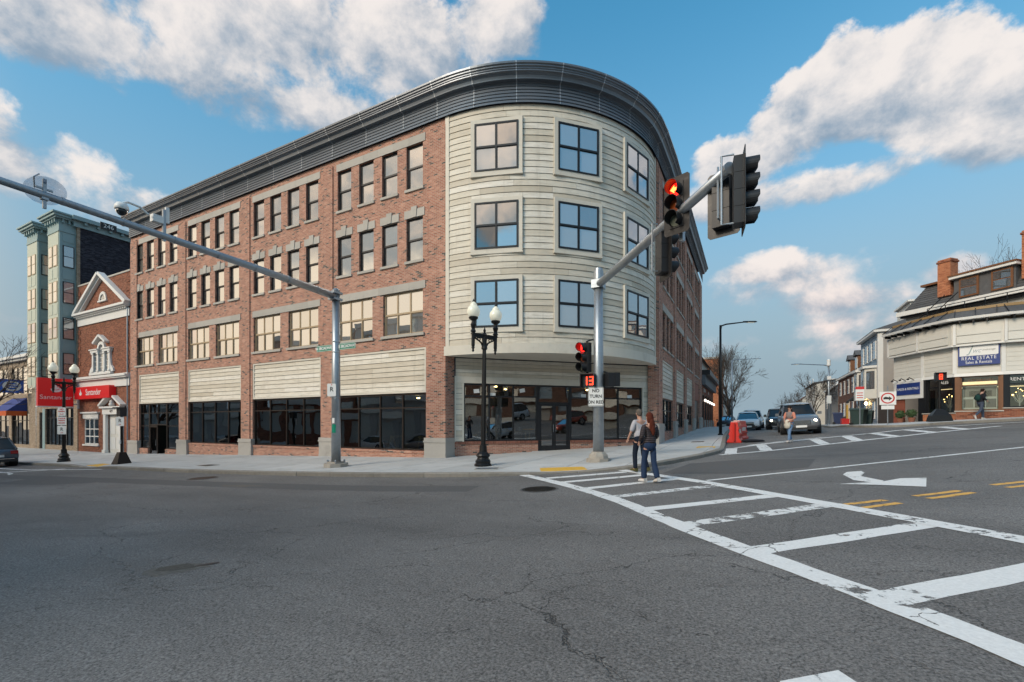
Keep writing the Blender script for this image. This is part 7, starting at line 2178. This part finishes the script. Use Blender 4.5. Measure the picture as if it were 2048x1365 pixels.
    if sleeves:
        for s_, w_ in (('el', 'wl'), ('er', 'wr')): ov[w_] = V[w_] + (V[s_] - V[w_]) * .12
    else:
        for s_, w_ in (('sl', 'el'), ('sr', 'er')): ov[w_] = V[w_] + (V[s_] - V[w_]) * -.12
    sub('top', top, nm, pr, {'*': .022, 'pel': .035, 'nk': .012, 'wl': .012, 'wr': .012}, ov)
    cuffl, cuffr = V['al'] + Vector((0, .01, -.015)) * k, V['ar'] + Vector((0, .01, -.015)) * k
    sub('trousers', trousers, ['hl', 'hr', 'kl', 'kr', 'al', 'ar'], [('hl', 'hr'), ('hl', 'kl'), ('hr', 'kr'), ('kl', 'al'), ('kr', 'ar')], {'*': .016, 'pel': -.012, 'hl': .006, 'hr': .006, 'al': .022 + flare, 'ar': .022 + flare, 'kl': .016, 'kr': .016}, {'al': cuffl, 'ar': cuffr})
    for a, b in (('al', 'tl'), ('ar', 'tr')):
        d = (V[b] - V[a]); d = Vector((d.x, d.y, d.z)).normalized()
        heel = V[a] - d * .05 * k + Vector((0, 0, -.045)) * k
        vv = [tuple(V[a] + Vector((0, 0, -.035)) * k), tuple(heel), tuple(V[b] + Vector((0, 0, .008)) * k), tuple(V[b] + d * .06 * k + Vector((0, 0, .0)) * k)]
        skin('shoe', shoes, t, vv, [(0, 1), (0, 2), (2, 3)], [(.048 * k, .05 * k), (.042 * k, .035 * k), (.05 * k, .036 * k), (.04 * k, .028 * k)])
    # hair: rounded cap over crown and nape, longer locks where worn long
    hm, ht = V['hm'], V['ht']
    def ell(m2, c, rx, ry, rz, nu=14, nv=9):
        vs = [(c[0], c[1], c[2] + rz)]
        for i in range(1, nv):
            p = math.pi * i / nv
            for q in range(nu):
                a_ = 2 * math.pi * q / nu
                wob = 1 + .05 * math.sin(3 * a_ + i)
                vs.append((c[0] + rx * wob * math.sin(p) * math.cos(a_), c[1] + ry * wob * math.sin(p) * math.sin(a_), c[2] + rz * math.cos(p)))
        vs.append((c[0], c[1], c[2] - rz))
        fs = [(0, 1 + q, 1 + (q + 1) % nu) for q in range(nu)]
        for i in range(nv - 2):
            for q in range(nu): fs.append((1 + i * nu + q, 1 + (i + 1) * nu + q, 1 + (i + 1) * nu + (q + 1) % nu, 1 + i * nu + (q + 1) % nu))
        o_ = 1 + (nv - 2) * nu
        fs += [(o_ + q, len(vs) - 1, o_ + (q + 1) % nu) for q in range(nu)]
        return m2.add(vs, fs)
    st_ = MB(); ell(st_, (V['hl'] + V['hr']) / 2 + Vector((0, -.01, .02)) * k, .172 * k * slim, .125 * k, .15 * k); st_.build('trouser_seat', trousers, t, smooth=True)
    if top_long:
        hm_ = MB(); ell(hm_, V['pel'] + Vector((0, .0, .10)) * k, .172 * k * slim, .132 * k, .17 * k); hm_.build('top_hem', top, t, smooth=True)
    hr_ = MB()
    ell(hr_, hm + Vector((0, -.018, .030)) * k, .089 * k, .100 * k, .094 * k)
    if hair_style == 'short':
        ell(hr_, hm + Vector((0, -.050, -.012)) * k, .074 * k, .058 * k, .075 * k)
    else:
        ell(hr_, hm + Vector((0, -.055, -.05)) * k, .090 * k, .068 * k, .13 * k)
        ell(hr_, V['nk'] + Vector((.0, -.095, -.06)) * k, .082 * k, .046 * k, .17 * k)
        ell(hr_, V['ch'] + Vector((.01, -.13, -.02)) * k, .055 * k, .030 * k, .13 * k)
    hr_.build('hair', hair, t, smooth=True)
    # face
    fz = hm.z - .012 * k; fy = hm.y + .083 * k
    nose = MB().add([(hm.x - .014 * k, fy, fz - .03 * k), (hm.x + .014 * k, fy, fz - .03 * k), (hm.x, fy + .024 * k, fz - .028 * k), (hm.x, fy, fz + .012 * k)], [(0, 2, 3), (2, 1, 3), (0, 1, 2)]); nose.build('nose', 'skin', t)
    for s_ in (-1, 1):
        MB().lathe([(.002, -.008), (.010, 0), (.002, .008)], 8, (hm.x + s_ * .03 * k, fy - .006, fz + .012 * k)).build('eye', 'sign_black', t)
        MB().lathe([(.004, -.03), (.014, -.01), (.016, .015), (.004, .03)], 8, (hm.x + s_ * .080 * k, hm.y - .01, fz)).build('ear', 'skin', t, smooth=True)
    MB().box(hm.x - .022 * k, hm.x + .022 * k, fy - .012, fy + .004, fz - .052 * k, fz - .044 * k).build('mouth', 'lens_red_off', t)
    return t
# couple crossing towards the corner, backs to the junction
gx, gy = 8.86, -2.86
pm_ = person('man in a light grey shirt and dark jeans crossing beside a woman', gx, gy, G(gx, gy) + .006, rad(48), 1.80,
       dict(kl=(-.10, .10, .52), al=(-.10, .06, .10), tl=(-.11, .22, .06), kr=(.10, -.02, .50), ar=(.10, -.22, .13), tr=(.11, -.10, .045), el=(-.25, .03, 1.16), wl=(-.28, .14, .95), er=(.24, -.08, 1.17), wr=(.26, -.02, .94), hm=(-.02, .03, 1.645), ht=(-.02, .02, 1.72)),
       'cloth_grey', 'cloth_jeans_dark', 'shoe_olive', 'hair_grey', 'short', 1.05, .13, sleeves=False)
gx, gy = 9.52, -4.86
person('woman with long auburn hair, quilted dark jacket and blue jeans crossing', gx, gy, G(gx, gy) + .006, rad(48), 1.68,
       dict(kl=(-.09, .12, .52), al=(-.09, .10, .09), tl=(-.10, .26, .04), kr=(.09, -.04, .50), ar=(.09, -.20, .12), tr=(.10, -.07, .045), el=(-.27, -.05, 1.18), wl=(-.22, .12, 1.02), er=(.25, .03, 1.16), wr=(.20, .18, 1.05)),
       'quilted', 'cloth_denim', 'shoe_white', 'hair_auburn', 'long', .98, .13, flare=.02)
gx, gy = 13.2, 7.6
pw_ = person('woman in salmon top and light jeans carrying a cream coat over the crosswalk', gx, gy, G(gx, gy) + .006, rad(148), 1.62,
       dict(kl=(-.08, .18, .52), al=(-.08, .22, .09), tl=(-.09, .37, .05), kr=(.08, -.06, .50), ar=(.08, -.26, .14), tr=(.09, -.14, .05), el=(-.24, .02, 1.16), wl=(-.14, .22, 1.05), er=(.24, .02, 1.16), wr=(.12, .24, 1.02)),
       'cloth_salmon', 'cloth_denim_light', 'shoe_white', 'hair_dark', 'long', .92, .06, sleeves=False)
MB().lathe([(.02, .70), (.16, .74), (.2, .86), (.17, 1.0), (.08, 1.08), (.01, 1.09)], 12, M=Matrix.Translation((.0, .20, -.12)) @ Matrix.Diagonal((.72, .42, 1.05, 1))).build('carried_coat', 'cloth_cream', pw_, smooth=True)
MB().lathe([(.135, 1.05), (.15, 1.18), (.165, 1.30), (.14, 1.36)], 14, M=Matrix.Diagonal((1.0, .78, 1, 1))).build('vest', 'cloth_taupe', pw_, smooth=True)
gx, gy = 23.0, 18.55
pr_ = person('man in dark jacket striding uphill with a green backpack', gx, gy, H(gx, gy) + .006, rad(-57), 1.74,
       dict(kl=(-.09, .28, .60), al=(-.09, .34, .22), tl=(-.10, .49, .18), kr=(.09, -.12, .52), ar=(.09, -.50, .26), tr=(.10, -.46, .10), al_=(0, 0, 0), el=(-.22, -.12, 1.18), wl=(-.2, .10, 1.06), er=(.23, -.10, 1.18), wr=(.2, .14, 1.05),
            pel=(0, -.02, .94), ch=(0, .08, 1.32), sp=(0, .03, 1.12), nk=(0, .12, 1.47), hb=(0, .16, 1.54), hm=(0, .18, 1.615), ht=(0, .17, 1.69), sl=(-.175, .08, 1.41), sr=(.175, .08, 1.41)) if False else
       dict(kl=(-.09, .24, .55), al=(-.09, .26, .09), tl=(-.10, .41, .04), kr=(.09, -.10, .50), ar=(.09, -.46, .22), tr=(.10, -.42, .06), el=(-.22, -.10, 1.18), wl=(-.2, .12, 1.06), er=(.23, -.10, 1.18), wr=(.2, .14, 1.05),
            pel=(0, -.02, .94), ch=(0, .06, 1.32), sp=(0, .02, 1.12), nk=(0, .09, 1.47), hb=(0, .13, 1.54), hm=(0, .15, 1.615), ht=(0, .14, 1.69), sl=(-.175, .06, 1.41), sr=(.175, .06, 1.41)),
       'cloth_black', 'cloth_slate', 'shoe_white', 'hair_dark', 'short', 1., .08)
skin('backpack', 'pack_green', pr_, [(0, -.16, 1.40), (0, -.19, 1.22), (0, -.15, 1.03)], [(0, 1), (1, 2)], [(.12, .07), (.15, .11), (.13, .09)])
MB().box(.03, .12, .165, .18, 1.08, 1.36).build('shirt_front', 'sign_white', pr_)

# worker and trestles seen inside the shops
gx, gy, _ = fC(2.9, 3.2, 0)
person('worker in a grey shirt standing at the table inside the corner shop', gx, gy, .43, rad(150), 1.74, {}, 'cloth_grey', 'cloth_jeans_dark', 'shoe_olive', 'hair_dark', 'short', top_long=.1)
tb = thing('work_table', 'long trestle work table with paint pots inside the corner shop', 'table', fC(2.6, 2.2, .43), ANG)
MB().box(-1.9, 1.9, -.4, .4, .74, .79).build('table_top', 'wood_pale', tb)
for xx in (-1.6, 1.6):
    for yy in (-.3, .3): MB().box(xx - .03, xx + .03, yy - .03, yy + .03, 0, .74).build('leg', 'wood_pale', tb)
for q in range(5):
    p = fC(1.2 + q * .62, 2.1 + .2 * (q % 2), 1.22)
    pt = thing('paint_pot', ('white paint pot on the work table inside the shop', 'small box on the work table inside the shop', 'pale roll on the work table inside the shop', 'yellow tub on the work table inside the shop', 'grey pail on the work table inside the shop')[q], 'pot', p)
    MB().lathe([(.09, 0), (.10, .01), (.10, .18 + .03 * (q % 3)), (.085, .185 + .03 * (q % 3)), (.08, .1)], 12).build('pot_body', ('sign_white', 'wood_pale', 'white_board', 'tactile_yellow', 'galvanised')[q], pt)
    MB().tube([(-.1, 0, .18), (-.06, 0, .27), (.06, 0, .27), (.1, 0, .18)], .006, 4).build('handle', 'chrome', pt)
for q, xx in enumerate((-2.4, -4.3)):
    sh = thing('sawhorse', ('pale wooden sawhorse inside the shop nearest the corner pier', 'second wooden sawhorse inside the same shop, nearer the mast')[q], 'sawhorse', (xx, 1.7, .10), rad(10 * q))
    MB().box(-.08, .08, -.55, .55, .80, .90).build('beam', 'wood_pale', sh)
    for sx in (-1, 1):
        for yy in (-.45, .45): MB().tube([(sx * .05, yy, .82), (sx * .33, yy, 0)], .04, 4).build('leg', 'wood_pale', sh)

# ================================================================== BARE TREES
def bare_tree(label, x, y, z, h, r0, seed, lean=(0, 0), spread=.55, depth=6, twig=.012, kids=(2, 4)):
    rr = random.Random(seed)
    t = thing('bare_tree', label, 'tree', (x, y, z))
    tr, cr = MB(), MB()
    def grow(p, d, L, r, lv):
        pts = [p]; rs = [r]
        n = 3 if lv < 3 else 2
        for i in range(n):
            d = (d + Vector((rr.uniform(-1, 1), rr.uniform(-1, 1), rr.uniform(-.4, .8))) * (.16 if lv else .08)).normalized()
            p = p + d * (L / n)
            pts.append(p); rs.append(max(twig * .6, r * (1 - .42 * (i + 1) / n)))
        (tr if lv == 0 else cr).tube(pts, rs, 9 if lv == 0 else (6 if lv < 3 else 3), cap=lv == 0)
        if lv >= depth: return
        m_ = rr.randint(*kids) + (1 if lv in (0, 1) else 0)
        for q in range(m_):
            u = 1.0 if q == 0 else rr.uniform(.45, 1.0)
            i = min(n, max(1, int(round(u * n))))
            a = rr.uniform(0, 2 * math.pi)
            ax = d.orthogonal().normalized(); ay = d.cross(ax)
            sp_ = spread * (.45 if q == 0 else rr.uniform(.75, 1.35))
            nd = (d * math.cos(sp_) + (ax * math.cos(a) + ay * math.sin(a)) * math.sin(sp_) + Vector((0, 0, .10))).normalized()
            grow(pts[i], nd, L * rr.uniform(.62, .84), max(twig * .7, rs[i] * (.80 if q == 0 else .58)), lv + 1)
    grow(Vector((0, 0, -.1)), Vector((lean[0], lean[1], 1)).normalized(), h * .30, r0, 0)
    tr.build('trunk', 'bark', t, smooth=True)
    cr.build('crown', 'bark', t)
    return t
bare_tree('large bare tree with crooked limbs before the turquoise bays', -36.2, -4.9, H(-36.2, -4.9), 9.6, .38, 5, (.08, -.04), .62, 6, .018, (2, 3))
bare_tree('bare street tree with fine upswept twigs beside the restaurant', 9.2, 47.5, H(9.2, 47.5), 11.0, .22, 21, (.06, 0), .55, 6, .016)
bare_tree('taller bare tree rising behind the restaurant roof', 8.9, 55, H(8.9, 55), 12.5, .24, 8, (-.05, 0), .5, 6, .018)
bare_tree('thin bare tree further along the pavement by the orange building', 9.0, 63, H(9, 63), 9.0, .18, 33, (.0, 0), .5, 5, .018)
bare_tree('rounded bare tree in front of the grey gabled house', 18.8, 52, H(18.8, 52), 7.2, .17, 14, (-.12, 0), .6, 6, .014)
bare_tree('low bare tree beyond the crest by the brown roof', 18.5, 72, H(18.5, 60), 6.5, .16, 44, (-.1, 0), .6, 5, .018)
bare_tree('bare tree top showing above the slate mansard roof', 30.5, 34.5, G(30.5, 34.5), 14.8, .26, 19, (0, 0), .5, 6, .012)

# ================================================================== BUILDINGS ACROSS THE AVENUE (they shade the road and show in the glass)
def street_block(name, label, x0, x1, y, inward, h, mat, cols, floors, axis='x'):
    """plain block; its street front lies at y and faces away from `inward`"""
    cx = (x0 + x1) / 2
    t = thing(name, label, 'building', (cx, y, G(cx, y)) if axis == 'x' else (y, cx, G(y, cx)))
    if axis == 'x':
        f = (lambda u, d, z: (u, y - d, z)) if inward < 0 else (lambda u, d, z: (u, y + d, z))
    else:
        f = lambda u, d, z: (y + d * inward, u, z)
    hl = []
    w_ = (x1 - x0) / cols
    for c in range(cols):
        hl.append((x0 + w_ * (c + .12), x0 + w_ * (c + .88), .2, 3.0))
        for k in range(floors): hl.append((x0 + w_ * (c + .28), x0 + w_ * (c + .72), 4.6 + k * 3.1, 6.4 + k * 3.1))
    absb(MB().wall(x0, x1, -2.5, h, hl, .2, f), 'front_wall', mat, t)
    for (a, b, c, d) in hl:
        p = [f(a, .15, c), f(b, .15, c), f(b, .15, d), f(a, .15, d)]
        absb(MB().add(p, [(0, 1, 2, 3)]), 'window', 'interior_light' if c < 1 else 'glass_arc', t)
    p = [f(x0, 0, -2.5), f(x1, 0, -2.5), f(x1, 10, -2.5), f(x0, 10, -2.5)]
    q = [(a, b, h) for a, b, _ in p]
    absb(MB().add(p + q, [(1, 2, 6, 5), (2, 3, 7, 6), (3, 0, 4, 7), (4, 5, 6, 7)]), 'block_wall', mat, t)
    p = [f(x0, -.35, h - .4), f(x1, -.35, h - .4), f(x1, .1, h - .4), f(x0, .1, h - .4), f(x0, -.35, h + .2), f(x1, -.35, h + .2), f(x1, .1, h + .2), f(x0, .1, h + .2)]
    absb(MB().add(p, [(0, 1, 2, 3), (4, 5, 6, 7), (0, 1, 5, 4), (1, 2, 6, 5), (2, 3, 7, 6), (3, 0, 4, 7)]), 'cornice', 'stone', t)
    p = [f(x0 + .3, -.15, 3.2), f(x1 - .3, -.15, 3.2), f(x1 - .3, .05, 3.2), f(x0 + .3, .05, 3.2), f(x0 + .3, -.15, 4.0), f(x1 - .3, -.15, 4.0), f(x1 - .3, .05, 4.0), f(x0 + .3, .05, 4.0)]
    absb(MB().add(p, [(0, 1, 2, 3), (4, 5, 6, 7), (0, 1, 5, 4), (1, 2, 6, 5), (2, 3, 7, 6), (3, 0, 4, 7)]), 'shop_fascia', 'white_board', t)
    return t
street_block('opposite_block', 'pale boarded block across the avenue, mirrored in the shop windows', -16, 1.0, -24, -1, 9.6, 'white_board', 5, 2)
street_block('opposite_block', 'grey rendered block across the avenue, mirrored beside the pale boarded one', -31, -16.3, -24, -1, 12.8, 'stucco', 4, 3)
street_block('opposite_block', 'red brick block across the avenue, mirrored in the bank windows', -52, -31.3, -24, -1, 12.4, 'brick_bank', 6, 3)
street_block('opposite_block', 'grey block far along the avenue, mirrored in the end windows', -120, -52.5, -24, -1, 9.6, 'stucco', 14, 2)
street_block('opposite_block', 'dark brick block across the junction, mirrored in the corner shop', -26, 8, 38, 1, 9.4, 'brick_brown', 9, 2, 'y')

gx_ = frange(-118, 3, 2.5)
mb = MB()
vs = [(x, y, G(x, y) + zz) for x in gx_ for (y, zz) in ((-24.2, .13), (-20.6, .13), (-20.55, -.05))]
mb.add(vs, [(i * 3 + e, (i + 1) * 3 + e, (i + 1) * 3 + e + 1, i * 3 + e + 1) for i in range(len(gx_) - 1) for e in (0, 1)])
struct(mb.build('pavement_opposite', 'concrete', fix=True))
